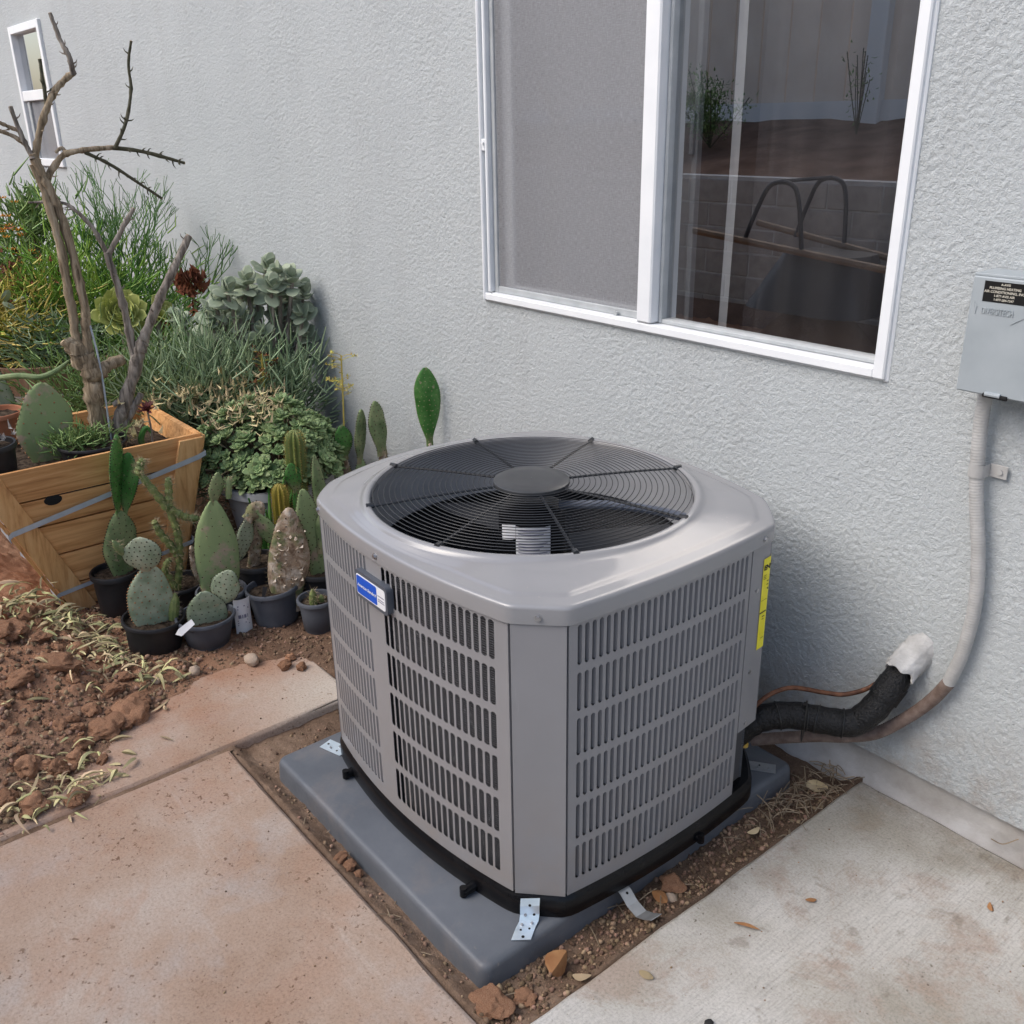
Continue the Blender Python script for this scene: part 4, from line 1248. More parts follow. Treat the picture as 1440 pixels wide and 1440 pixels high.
# ================================================================ METAL STRAPS
def strap(path, width, label, m, wdir, holes=(), th=.0012):
    wd = Vector(wdir).normalized() * width / 2
    mb = MB(); path = [Vector(p) for p in path]
    N = len(path)
    nrm = []
    for i in range(N):
        d = path[min(i + 1, N - 1)] - path[max(i - 1, 0)]; nrm.append(d.cross(wd).normalized())
        if nrm[-1].z < -.2: nrm[-1] = -nrm[-1]
    vs = []
    for p, n_ in zip(path, nrm):
        vs += [p - wd, p + wd, p + wd + n_ * th, p - wd + n_ * th]
    fs = [(0, 1, 2, 3), (4 * N - 1, 4 * N - 2, 4 * N - 3, 4 * N - 4)]
    for i in range(N - 1):
        for k in range(4):
            a = i * 4 + k; b = i * 4 + (k + 1) % 4; fs.append((a, b, b + 4, a + 4))
    mb.add(vs, fs)
    o = mb.build('metal_strap', m, smooth=False)
    tag(o, label, 'metal strap')
    cum = [0]
    for i in range(N - 1): cum.append(cum[-1] + (path[i + 1] - path[i]).length)
    for (s, w, r_, kind) in holes:
        s *= cum[-1]
        i = max(k for k in range(N - 1) if cum[k] <= s + 1e-9)
        u = (s - cum[i]) / (cum[i + 1] - cum[i]); p = path[i].lerp(path[i + 1], u); n_ = nrm[i].lerp(nrm[i + 1], u).normalized()
        c = p + wd * w + n_ * (th + .0001)
        mb = MB()
        if kind == 'h': mb.tube([c, c + n_ * .0004], r_, 12); mb.build('hole', MAT['hole'], o)
        else: mb.tube([c, c + n_ * .002], r_, 12); mb.tube([c + n_ * .002, c + n_ * .0045], r_ * .7, 6); mb.build('screw', MAT['screw'], o, angle=30)
    return o
strap([(.7325, -.9195, .0795), (.7360, -.9240, .066), (.7375, -.9255, .046), (.7410, -.9310, .0345), (.7490, -.9470, .0320), (.7660, -.9720, .0325)], .038, 'bright zinc strap screwed over the black base at the corner of the unit',
      MAT['zinc'], (.62, .78, 0), ((.14, .0, .0028, 'h'), (.36, .45, .0028, 'h'), (.36, -.45, .003, 's'), (.56, .45, .003, 's'), (.60, -.5, .003, 's'), (.70, .45, .0024, 'h'), (.73, -.4, .0024, 'h'), (.92, .1, .0032, 'h')))
strap([(.020, -.928, .0315), (-.012, -.9375, .0312), (-.046, -.948, .0315)], .038, 'zinc strap lying flat on the pad beside the louvered front', MAT['zinc'], (.28, -.96, 0), ((.3, .4, .0026, 'h'), (.35, -.4, .003, 's'), (.6, .4, .003, 's'), (.85, -.1, .003, 'h')))
strap([(.690, -.215, .0315), (.725, -.190, .0312), (.760, -.166, .0315)], .034, 'dull zinc strap on the pad next to the insulated pipe', MAT['zinc_dull'], (.58, -.81, 0), ((.5, .3, .003, 's'), (.8, .3, .003, 's'), (.55, -.3, .0026, 'h')))
strap([(.778, -.720, .030), (.798, -.719, .020), (.820, -.720, .004), (.845, -.720, -.004), (.865, -.719, .004), (.884, -.718, .016)], .028, 'loose dull metal strip fallen between the pad and the grey slab', MAT['zinc_dull'], (.05, 1, 0), ((.22, .1, .003, 'h'),))

# ================================================================ DISCONNECT BOX, CONDUIT, LINES
def disconnect():
    bx = thing('disconnect_box', 'blue grey metal electrical disconnect box mounted on stucco wall', 'electrical box', (1.094, -.005, 1.013))
    mb = MB(); mb.box((0, -.040, .105), (.156, .078, .205), bevel=.004); mb.build('box_body', MAT['box_metal'], bx, smooth=False)
    cv = MB()
    cv.box((0, -.083, .104), (.166, .006, .212), bevel=.0025)
    cv.box((0, -.045, .2125), (.166, .076, .005), bevel=.001)
    c = cv.build('cover', MAT['box_metal'], bx, smooth=False)
    mb = MB(); mb.tube([(-.030, -.0865, -.001), (.006, -.0865, -.001)], .0042, 10); mb.tube([(.006, -.0865, -.0012), (.014, -.0865, -.0012)], .0044, 10); mb.build('latch', MAT['hole'], bx)
    mb = MB(); mb.tube([(-.026, -.0875, .0015), (.002, -.0875, .0015)], .0046, 10); mb.build('hasp', MAT['box_metal'], bx)
    mb = MB(); mb.add([(-.0605, -.0866, .167), (.016, -.0866, .167), (.016, -.0866, .2035), (-.0605, -.0866, .2035)], [(0, 1, 2, 3)])
    s = mb.build('sticker', MAT['sticker_black'], bx, smooth=False)
    rot = Matrix.Rotation(PI / 2, 4, 'X')
    for k, (tx, sz) in enumerate((('A-AVIS', .0056), ('PLUMBING HEATING', .0060), ('AIR CONDITIONING, INC.', .0062), ('1-877-AVIS AIR', .0058), ('1-877-284-7247', .0056))):
        me = text_mesh('lettering', tx, sz, MAT['print_pale'], bold=.0001)
        q = obj('lettering', me, s); q.matrix_local = Matrix.Translation((-.0225, -.0869, .1988 - k * .0067)) @ rot
    me = text_mesh('embossed_lettering', 'DIVERSITECH', .0165, MAT['box_metal'], extrude=.0013, spacing=.95)
    q = obj('embossed_lettering', me, bx); q.matrix_local = Matrix.Translation((-.030, -.0862, .150)) @ rot @ Matrix.Diagonal((.62, 1, 1, 1))
    mb = MB()
    for q in ([(-.075, .165), (-.069, .158), (-.071, .143), (-.073, .155)], [(-.004, .131), (.026, .150), (.014, .166), (.020, .150)]):
        mb.add([(x, -.0860, z) for x, z in q] + [(x * .98, -.0874, z) for x, z in q], [(k, (k + 1) % 4, (k + 1) % 4 + 4, k + 4) for k in range(4)] + [(4, 5, 7), (5, 6, 7)])
    mb.build('embossed_mark', MAT['box_metal'], bx, smooth=False)
disconnect()
CON = catmull([(1.042, -.030, 1.015), (1.040, -.027, .95), (1.046, -.027, .87), (1.057, -.027, .787), (1.080, -.027, .675), (1.092, -.027, .565), (1.086, -.027, .455), (1.068, -.027, .366)], 10)
CON2 = catmull([(1.068, -.027, .366), (1.040, -.028, .310), (1.000, -.032, .250), (.945, -.060, .188), (.890, -.090, .162), (.833, -.120, .146), (.76, -.155, .118), (.70, -.19, .095)], 10)
def ribbed(mb, path, r, pitch=.006, amp=.00035, n=14):
    # resample
    P = [Vector(p) for p in path]; cum = [0]
    for a, b in zip(P[:-1], P[1:]): cum.append(cum[-1] + (b - a).length)
    L = cum[-1]; N = int(L / (pitch / 4)); out = []; rs = []
    j = 0
    for k in range(N + 1):
        s = L * k / N
        while j < len(P) - 2 and cum[j + 1] < s: j += 1
        u = (s - cum[j]) / max(1e-9, cum[j + 1] - cum[j]); out.append(P[j].lerp(P[j + 1], u)); rs.append(r + amp * math.sin(2 * PI * s / pitch))
    mb.tube(out, rs, n)
cd = thing('conduit', 'flexible pale conduit running from the electrical box to the unit', 'conduit', (1.06, -.02, .1))
def kid(o, mb, name, m, **k):
    c = mb.build(name, m, o, **k); c.matrix_parent_inverse = Matrix.Translation(-Vector(o.location)); return c
mb = MB(); ribbed(mb, CON, .0138); kid(cd, mb, 'painted_conduit', MAT['conduit'])
mb = MB(); ribbed(mb, CON2, .0141); kid(cd, mb, 'stained_conduit', MAT['conduit_dirty'])
mb = MB()
mb.grid(lambda u, v: (1.0495 + .0165 * math.cos(PI * u), -.027 - .0165 * math.sin(PI * u) + .02 * max(0, 1 - 8 * u), .832 + .026 * v), 24, 1)
mb.box((1.0825, -.008, .845), (.034, .003, .027), bevel=.001); mb.tube([(1.086, -.008, .845), (1.086, -.013, .845)], .0055, 10)
kid(cd, mb, 'clamp', MAT['conduit'])
ins = thing('refrigerant_line', 'thick black foam insulated refrigerant pipe bending into the wall', 'pipe', (.85, -.15, .2))
IP = catmull([(.715, -.30, .15), (.738, -.272, .192), (.764, -.240, .215), (.812, -.200, .228), (.869, -.160, .226), (.914, -.122, .226), (.940, -.092, .258), (.953, -.055, .302), (.960, -.018, .345)], 8)
mb = MB(); mb.tube(IP, [.0312 + .0008 * math.sin(k * 1.3) for k in range(len(IP))], 24); kid(ins, mb, 'foam_sleeve', MAT['foam_black'])
mb = MB(); mb.tube(IP[-12:-5], .0340, 24); kid(ins, mb, 'foam_collar', MAT['foam_black'])
for k in (20, 27, 30, 37):
    mb = MB(); p = IP[k]; d = (IP[k + 1] - IP[k - 1]).normalized(); _, u, w = basis(d); tl = .2 * math.sin(k)
    ring = [p + (u * math.cos(a) + w * math.sin(a)) * .0328 + d * tl * .03 * math.cos(a) for a in np.linspace(0, 2 * PI, 25)]
    mb.tube(ring, .0016, 6, caps=False)
    if k == 27: q = p + Vector((0, -.01, .036)); mb.box(q, (.008, .006, .006)); mb.tube([q, q + Vector((.012, -.006, .008))], .0014, 5)
    kid(ins, mb, 'cable_tie', MAT['cable_tie'])
# long tie loop round foam and conduit
mb = MB(); p = IP[27]
d = (IP[28] - IP[26]).normalized(); _, u, w = basis(d); w = w if w.z > 0 else -w
ring = [p + u * .037 * math.cos(a) + w * (-.012 + .050 * math.sin(a)) for a in np.linspace(0, 2 * PI, 29)]
mb.tube(ring, .0013, 6, caps=False); kid(ins, mb, 'cable_tie', MAT['cable_tie'])
cl = MB(); cl.tube(catmull([(.735, -.270, .215), (.749, -.250, .248), (.764, -.220, .271), (.791, -.180, .283), (.837, -.120, .267), (.870, -.09, .266), (.905, -.055, .285), (.935, -.020, .325)], 6), .0055, 10)
tag(cl.build('copper_line', MAT['copper']), 'thin aged copper tube above the black insulated pipe', 'pipe')
sl = thing('wall_sleeve', 'cracked white painted pipe sleeve sticking out of stucco', 'pipe sleeve', (.962, -.02, .36))
mb = MB()
ax0, ax1 = Vector((.984, .03, .405)), Vector((.961, -.040, .346))
dd = (ax1 - ax0).normalized(); _, uu, ww = basis(dd)
def sleeve(u, v):
    a = 2 * PI * u; r_ = .0365 + .005 * float(pnoise(u * 8, v * 4, 4)) + .003 * float(pnoise(u * 23, v * 11, 5)) + .010 * (1 - v) ** 3
    return ax0.lerp(ax1, v) + (uu * math.cos(a) + ww * math.sin(a)) * r_ + dd * .022 * v * float(pnoise(u * 9 + 3, 1.5, 8))
mb.grid(sleeve, 40, 8, False)
mb.grid(lambda u, v: sleeve(u, 1) + (ax1 - sleeve(u, 1)) * (.12 * v), 40, 1)
kid(sl, mb, 'sleeve', MAT['old_paint'])
mb = MB()
def patch(u, v):
    a = 2 * PI * u; r_ = v * (.056 + .012 * math.sin(3 * a + .6) + .006 * math.sin(7 * a))
    return (.985 + r_ * math.cos(a), -.0055 - .002 * float(pnoise(r_ * 60 * math.cos(a), r_ * 60 * math.sin(a), 3)) + (.010 if v > .99 else 0), .368 + r_ * math.sin(a) * .95)
pass

# ================================================================ PLANTER BOX
CAMH = Vector((CP[0], CP[1], 0))
def tocam(p):
    d = CAMH - Vector((p[0], p[1], 0)); d.normalize(); return d
def right_of(p):
    t = tocam(p); return Vector((-t.y, t.x, 0))     # picture right
pl = thing('planter_box', 'tapered cedar planter box bound with two steel bands', 'planter', (-1.48, -1.06, .02))
PO = Vector(pl.location)
# corner heights: top rectangle and bottom rectangle (world)
TX0, TX1, TY0, TY1, TZ = -1.76, -1.20, -1.43, -.722, .545
BX0, BX1, BY0, BY1, BZ = -1.70, -1.268, -1.215, -.845, .02
def lerp(a, b, t): return a + (b - a) * t
def pbox(z):
    t = (z - BZ) / (TZ - BZ)
    return lerp(BX0, TX0, t), lerp(BX1, TX1, t), lerp(BY0, TY0, t), lerp(BY1, TY1, t)
def board(name, q, nrm, th, mat, bev=.002, parent=None):
    """q: four corners (world) of the outer face, counter clockwise; board of thickness th behind it"""
    q = [Vector(p) for p in q]; n = Vector(nrm).normalized()
    c = sum(q, Vector()) / 4
    mb = MB()
    ins = [p + (c - p).normalized() * bev * 1.6 for p in q]
    L = [[p - n * th for p in q], [p - n * bev for p in q], ins]
    vs = [p - c for l in L for p in l]; fs = []
    for i in range(2):
        for k in range(4):
            a = i * 4 + k; b = i * 4 + (k + 1) % 4; fs.append((a, b, b + 4, a + 4))
    fs += [(8, 9, 10, 11), (3, 2, 1, 0)]
    mb.add(vs, fs)
    return mb.build(name, mat, parent or pl, loc=c - PO, smooth=False)
def planter():
    zb = [BZ, .115, .232, .342, .437, TZ]
    gap = .0025
    for k in range(5):
        za, zb_ = zb[k] + gap, zb[k + 1] - gap
        a0, a1, a2, a3 = pbox(za); b0, b1, b2, b3 = pbox(zb_)
        board('board', [(a1, a2, za), (a1, a3, za), (b1, b3, zb_), (b1, b2, zb_)], (1, 0, .12), .018, MAT['cedar'])
        board('board', [(a0, a3, za), (a0, a2, za), (b0, b2, zb_), (b0, b3, zb_)], (-1, 0, .12), .018, MAT['cedar'])
        board('board', [(a1 - .02, a3, za), (a0 + .02, a3, za), (b0 + .02, b3, zb_), (b1 - .02, b3, zb_)], (0, 1, .2), .018, MAT['cedar'])
        board('board', [(a0 + .02, a2, za), (a1 - .02, a2, za), (b1 - .02, b2, zb_), (b0 + .02, b2, zb_)], (0, -1, .35), .018, MAT['cedar'])
    # corner cleats nailed on the outside of the wide faces
    e = .014
    for fx, sg in ((1, 1), (0, -1)):
        for (sa, sb, da, db) in ((2, 2, 0, .075), (3, 3, -.080, 0)):
            za, zt = BZ - .012, TZ - .012
            pa, pt = pbox(za), pbox(zt)
            x_a, x_t = pa[fx] + sg * e, pt[fx] + sg * e
            ya0, ya1 = pa[sa] + da, pa[sa] + db; yt0, yt1 = pt[sa] + da, pt[sa] + db
            q = [(x_a, ya0, za), (x_a, ya1, za), (x_t, yt1, zt), (x_t, yt0, zt)]
            if sg < 0: q = [q[1], q[0], q[3], q[2]]
            board('corner_cleat', q, (sg, 0, .12), e + .001, MAT['cedar_up'])
    # cleats on the narrow end next to the first one (they show edge-on at the left)
    za, zt = BZ - .012, TZ - .012
    pa, pt = pbox(za), pbox(zt)
    board('corner_cleat', [(pa[1] - .085, pa[2] - e, za), (pa[1], pa[2] - e, za), (pt[1], pt[2] - e, zt), (pt[1] - .085, pt[2] - e, zt)], (0, -1, .35), e, MAT['cedar_up'])
    board('corner_cleat', [(pa[1], pa[3] + e, za), (pa[1] - .085, pa[3] + e, za), (pt[1] - .085, pt[3] + e, zt), (pt[1], pt[3] + e, zt)], (0, 1, .2), e, MAT['cedar_up'])
    # steel bands
    for (zl_, zr_, w) in ((.338, .470, .017), (.075, .165, .014)):
        mb = MB(); pts = []
        def band(zl_, zr_):
            out = []
            # front face from left to right, then round the back
            def zz(y): return zl_ + (zr_ - zl_) * (y + 1.39) / .67
            for y in np.linspace(-1.45, -.70, 16):
                p = pbox(zz(y)); yy = min(max(y, p[2] - .016), p[3] + .016); out.append(Vector((p[1] + .0165, yy, zz(y))))
            for x in np.linspace(0, 1, 5)[1:]:
                p = pbox(zr_); out.append(Vector((lerp(p[1] + .0165, p[0] - .0165, x), p[3] + .0165, zr_)))
            for x in np.linspace(0, 1, 5)[1:]:
                zc = lerp(zr_, zl_, x); p = pbox(zc); out.append(Vector((p[0] - .0165, lerp(p[3] + .016, p[2] - .016, x), zc)))
            for x in np.linspace(0, 1, 5)[1:]:
                p = pbox(zl_); xx = lerp(p[0] - .0165, p[1] - .09, x); out.append(Vector((xx, p[2] + .0005, zl_)))
            p = pbox(zl_); out.append(Vector((p[1] - .084, p[2] - .0150, zl_))); out.append(Vector((p[1] + .0165, p[2] - .0155, zl_)))
            return out
        lo = [p - PO for p in band(zl_, zr_)]
        n = len(lo); vs = []
        cen = Vector((0, 0, 0))
        for p in lo:
            o = Vector((p.x, p.y, 0)).normalized() * .0012
            vs += [p + Vector((0, 0, -w / 2)), p + Vector((0, 0, w / 2)), p + o + Vector((0, 0, w / 2)), p + o + Vector((0, 0, -w / 2))]
        fs = []
        for i in range(n):
            j = (i + 1) % n
            for k in range(4): fs.append((i * 4 + k, j * 4 + k, j * 4 + (k + 1) % 4, i * 4 + (k + 1) % 4))
        mb.add(vs, fs); mb.build('steel_band', MAT['strap_steel'], pl, smooth=False)
    # knot in a board
    p = pbox(.43); q = pbox(.437)
    mb = MB(); c = Vector((pbox(.425)[1] + .001, -1.215, .425)) - PO
    mb.grid(lambda u, v: (c.x + .0015 * (1 - v), c.y + .027 * v * math.cos(2 * PI * u), c.z + .017 * v * math.sin(2 * PI * u)), 20, 3, True)
    mb.build('knot', MAT['hole'], pl)
    # liner rim and soil
    a = pbox(.47); mb = MB()
    mb.add([(a[0] + .022 - PO.x, a[2] + .022 - PO.y, .455), (a[1] - .022 - PO.x, a[2] + .022 - PO.y, .455), (a[1] - .022 - PO.x, a[3] - .022 - PO.y, .455), (a[0] + .022 - PO.x, a[3] - .022 - PO.y, .455)], [(0, 1, 2, 3)])
    mb.build('planter_soil', MAT['potting'], pl, smooth=False)
    mb = MB(); b = pbox(.53)
    mb.grid(lambda u, v: ((b[1] - .021 - .004 * v) - PO.x, lerp(b[2] + .22, b[3] - .02, u) - PO.y, .44 + .085 * v + .006 * math.sin(u * 17) - .014 * (1 - u) - PO.z), 20, 2)
    mb.build('plastic_liner', MAT['liner'], pl)
planter()

# ================================================================ POTS
def pot(name, label, x, y, h, rt, rb, m, z=0.0, tilt=(0, 0), soil=.018, lip=.006, group=None, cat='pot', n=40, base_ring=True):
    t = thing(name, label, cat, (x, y, z), group)
    t.rotation_euler = (tilt[0], tilt[1], 0)
    mb = MB()
    prof = [(.0005, .002), (rb * .96, .002), (rb, .006)]
    if base_ring: prof += [(rb * 1.005, h * .10), (rb * 1.03, h * .11)]
    k = (rt - rb)
    prof += [(rb + k * .5, h * .5), (rb + k * .86, h * .86)]
    prof += [(rb + k * .9, h * .90)]
    mb.lathe(prof, n=n)
    mb.lathe([(rt - .003, h - .002), (rt - .004, h * .88), (rb + k * .7, h * .72)], n=n)
    mb.build('pot_wall', m, t, angle=45)
    mb = MB(); mb.lathe([(rb + k * .88, h * .885), (rt + lip, h * .90), (rt + lip, h - .003), (rt + lip - .002, h), (rt - .001, h), (rt - .003, h - .003), (rt - .0035, h * .93)], n=n)
    mb.build('rim', m, t, angle=45)
    mb = MB(); r_ = random.Random(int(x * 1000) & 255)
    mb.grid(lambda u, v: ((rt - .004) * v * math.cos(2 * PI * u), (rt - .004) * v * math.sin(2 * PI * u), h - soil + .006 * float(pnoise(v * 6 * math.cos(2 * PI * u) + x * 9, v * 6 * math.sin(2 * PI * u), 3))), 28, 6, True)
    mb.build('potting_soil', MAT['potting'], t)
    return t

# ================================================================ CACTUS PADS
def pad_shape(L, W, T, seed=0, neck=.22, skew=1.18, wav=.02, ns=16, nt=15):
    r = random.Random(seed); ph = r.uniform(0, 6)
    def prof(t):
        tt = t ** skew
        s = max(0.0, math.sin(PI * min(1, tt * .985 + .0))) ** .62
        return max(s, neck * (1 - t) ** .5 if t < .5 else 0)
    def pt(t, a):
        p = prof(t); c, s = math.cos(a), math.sin(a)
        w = W / 2 * p * (1 + wav * math.sin(5 * t * PI + ph + c) + .05 * math.sin(2.3 * t * PI + ph * 1.7) * (1 if c > 0 else -1) + .018 * math.sin(13 * t + ph * 3 + 2 * c))
        th = T / 2 * (p ** .55) * (1 - .25 * t)
        return Vector((w * (abs(c) ** .92) * (1 if c >= 0 else -1), th * (abs(s) ** .9) * (1 if s >= 0 else -1) + .03 * L * math.sin(t * 2.5 + ph) * .3 + T * .10 * math.sin(9 * t + 4 * c + ph) * s, L * t))
    mb = MB()
    ts = [0.0] + [((k + .35) / nt) for k in range(nt)] + [1.0]
    ts = sorted(set([min(1, t) for t in ts]))
    m = len(ts)
    vs = [pt(t, 2 * PI * k / ns) for t in ts for k in range(ns)]; fs = []
    for i in range(m - 1):
        for k in range(ns):
            a = i * ns + k; b = i * ns + (k + 1) % ns; fs.append((a, b, b + ns, a + ns))
    fs.append(tuple(range(ns - 1, -1, -1))); fs.append(tuple((m - 1) * ns + k for k in range(ns)))
    mb.add(vs, fs)
    return mb, pt, prof

def spike(mb, p, d, L, w):
    p = Vector(p); d = Vector(d).normalized(); _, u, v = basis(d)
    mb.add([p + u * w, p - u * w * .5 + v * w * .86, p - u * w * .5 - v * w * .86, p + d * L], [(0, 1, 3), (1, 2, 3), (2, 0, 3)])

def tuft(mb, p, n, r_):
    p = Vector(p); n = Vector(n).normalized(); _, u, v = basis(n)
    mb.add([p + u * r_, p + v * r_, p - u * r_, p - v * r_, p + n * r_ * .9], [(0, 1, 4), (1, 2, 4), (2, 3, 4), (3, 0, 4)])

def place(o, base, tip, nrm):
    base = Vector(base); z = (Vector(tip) - base).normalized(); n = Vector(nrm)
    y = (n - z * n.dot(z)).normalized() * -1     # local -Y faces the given normal
    x = y.cross(z).normalized()
    o.matrix_local = Matrix.Translation(base) @ Matrix((x, y, z)).transposed().to_4x4()

def cactus_pad(parent, base, tip, W, T=.018, yaw=0., m='pad_green', are='areole', dens=.019, spines=0., seed=0, neck=.22, skew=1.18, edge_rust=False, name='pad', ar=.0026, label=None):
    base = Vector(base); tip = Vector(tip); L = (tip - base).length
    mb, pt, prof = pad_shape(L, W, T, seed, neck, skew)
    po = Vector(parent.location)
    o = mb.build(name, MAT[m], parent, angle=80)
    n = tocam(base); n.rotate(Matrix.Rotation(math.radians(yaw), 3, 'Z'))
    place(o, base - po, tip - po, n)
    if label: o['label'] = label
    r = random.Random(seed + 5)
    am = MB(); sm = MB()
    rows = max(3, int(L / (dens * .9)))
    for i in range(1, rows):
        t = i / rows
        w = W / 2 * prof(t)
        cnt = max(1, int(2 * w / dens))
        for k in range(cnt + 1):
            x = -1 + 2 * (k + (.5 if i % 2 else 0)) / (cnt + .5)
            if abs(x) > .97: continue
            for sgn in (-1, 1):
                a = math.acos(max(-1, min(1, x * .98)))
                p = pt(t + r.uniform(-.012, .012), sgn * a)
                nn = Vector((x * .3, sgn * 1.0, 0))
                tuft(am, p, nn, ar * r.uniform(.75, 1.25))
                if spines and r.random() < .8:
                    for q in range(2): spike(sm, p, nn + Vector((r.uniform(-.7, .7), r.uniform(-.3, .3), r.uniform(-.7, .5))), spines * r.uniform(.5, 1.2), .0005)
    for i in range(3, rows * 2):
        t = i / (rows * 2)
        for s in (0, PI):
            p = pt(t, s); d = Vector((math.cos(s), 0, .3 if t > .7 else 0))
            tuft(am, p, d, ar * 1.3)
            if spines:
                for q in range(2): spike(sm, p, d + Vector((r.uniform(-.5, .5), r.uniform(-.6, .6), r.uniform(-.5, .6))), spines * r.uniform(.6, 1.2), .0005)
    tag(am.build('areoles', MAT[are], o, smooth=False), kind='stuff')
    if sm.v: sm.build('spines', MAT['spine'], o, smooth=False)
    return o

def spiny(parent, base, h, r_, n=60, m='cholla', L=.016, seed=0, sm='spine', name='sprout', lean=(0, 0)):
    """small spiky ball / finger of cactus"""
    r = random.Random(seed); po = Vector(parent.location)
    b = Vector(base) - po; top = b + Vector((lean[0], lean[1], h))
    mb = MB(); mb.tube([b.lerp(top, k / 5) for k in range(6)], [r_ * s for s in (.8, 1, 1, .95, .75, .2)], 10)
    o = mb.build(name, MAT[m], parent)
    sp = MB()
    for k in range(n):
        t = r.uniform(.05, 1); a = r.uniform(0, 2 * PI); d = Vector((math.cos(a), math.sin(a), r.uniform(-.1, .8)))
        p = b.lerp(top, t) + Vector((math.cos(a), math.sin(a), 0)) * r_ * .85 * (1 if t < .8 else .4)
        spike(sp, p, d, L * r.uniform(.5, 1.2), .0006)
    sp.build('spines', MAT[sm], o, smooth=False)
    return o

def cactus(label, loc, group=None, name='cactus'):
    return thing(name, label, 'cactus', loc, group)

# ---- pot A, tall black nursery pot with three dark green pads
pot('nursery_pot', 'tall black nursery pot against the cedar planter front', -1.168, -1.085, .165, .074, .066, MAT['pot_black'], z=-.004, base_ring=False, cat='pot')
c = cactus('tall dark green prickly pear with two narrow upright pads in front of the cedar planter', (-1.168, -1.085, .14))
cactus_pad(c, (-1.160, -1.070, .090), (-1.150, -1.045, .362), .110, .030, 20, 'pad_green', seed=1, spines=.008, neck=.5)
cactus_pad(c, (-1.150, -1.052, .345), (-1.140, -1.012, .610), .095, .022, 62, 'pad_vivid', seed=2, spines=.010, skew=1.4)
cactus_pad(c, (-1.154, -1.028, .345), (-1.146, -.984, .545), .080, .020, -38, 'pad_vivid', seed=3, spines=.008, skew=1.3)
# ---- pot F with cholla
pot('nursery_pot', 'black nursery pot half hidden under the cholla branches', -1.045, -.930, .115, .082, .068, MAT['pot_black'], base_ring=False)
def cholla():
    c = cactus('branching spiny cholla with yellow green jointed stems', (-1.03, -.94, .1))
    po = Vector(c.location)
    segs = [[(-1.022, -.945, .10), (-1.012, -.930, .17), (-1.006, -.925, .228)],
            [(-1.006, -.925, .215), (-1.000, -.922, .27), (-.996, -.925, .325), (-.998, -.941, .396)],
            [(-.998, -.941, .390), (-1.006, -.972, .455), (-1.017, -1.003, .520)],
            [(-1.017, -1.003, .515), (-1.010, -.995, .545), (-1.008, -.985, .562)],
            [(-.998, -.937, .395), (-.994, -.930, .44), (-.992, -.925, .490)],
            [(-.996, -.935, .385), (-.985, -.895, .352), (-.971, -.855, .338)],
            [(-1.006, -.928, .222), (-1.003, -.948, .262), (-1.011, -.972, .31), (-1.014, -.984, .355)],
            [(-1.020, -.948, .11), (-1.026, -.97, .17), (-1.012, -.955, .215)]]
    r = random.Random(4)
    for k, s in enumerate(segs):
        P = [p - po for p in catmull(s, 7)]
        mb = MB(); m = len(P)
        rr = [.0135 * (1 - .25 * (i / m)) * (1 + .16 * math.sin(i * 1.9)) for i in range(m)]; rr[-1] = .005
        mb.tube(P, rr, 10); o = mb.build('stem_joint', MAT['cholla'], c)
        sp = MB()
        for i in range(m):
            for q in range(13):
                a = r.uniform(0, 6.28); d = (P[min(i + 1, m - 1)] - P[max(0, i - 1)]).normalized(); _, u, w = basis(d)
                e = u * math.cos(a) + w * math.sin(a)
                spike(sp, P[i] + e * rr[i] * .9, e + d * r.uniform(-.5, .8), r.uniform(.010, .026), .0006)
        sp.build('spines', MAT['spine'], o, smooth=False)
cholla()
# ---- pot B
pot('nursery_pot', 'squat black nursery pot at the edge of the dug soil', -.868, -1.085, .112, .088, .077, MAT['pot_black'], tilt=(-.06, .05), base_ring=False)
c = cactus('blue green prickly pear with one round pad on a taller one, squat black pot', (-.868, -1.085, .09))
cactus_pad(c, (-.862, -1.093, .020), (-.850, -1.070, .286), .132, .024, 8, 'pad_blue', 'areole_rust', seed=5, dens=.020, neck=.5)
cactus_pad(c, (-.846, -1.082, .272), (-.832, -1.088, .386), .112, .017, -14, 'pad_blue', 'areole', seed=6, dens=.0150, neck=.25, skew=1.0)
spiny(c, (-.845, -1.028, .088), .085, .017, 80, 'cholla', .018, 7, lean=(.0, .02))
spiny(c, (-.872, -1.125, .33), .055, .012, 60, 'pad_green', .026, 8, lean=(.01, -.03))
# ---- pot C
pot('plant_pot', 'slate grey pot with two round blue cactus pads and a white tag', -.792, -.945, .100, .085, .063, MAT['pot_slate'], lip=.006)
c = cactus('low prickly pear of two flat round pads in a slate grey pot', (-.792, -.945, .08))
cactus_pad(c, (-.778, -.945, .030), (-.765, -.950, .190), .122, .020, 6, 'pad_blue', 'areole', seed=9, dens=.019, neck=.4, skew=.95)
cactus_pad(c, (-.772, -.902, .125), (-.752, -.862, .238), .088, .016, -10, 'pad_blue', 'areole', seed=10, dens=.0165, neck=.3, skew=1.05)
mb = MB(); add = mb.add([(-.748, -1.058, .088), (-.742, -1.048, .106), (-.728, -1.010, .132), (-.716, -1.006, .118), (-.730, -1.046, .086)], [(0, 4, 3, 2, 1)])
tag(mb.build('plant_tag', MAT['white_label'], smooth=False), 'blank white plant tag poking out of a slate grey pot', 'tag')
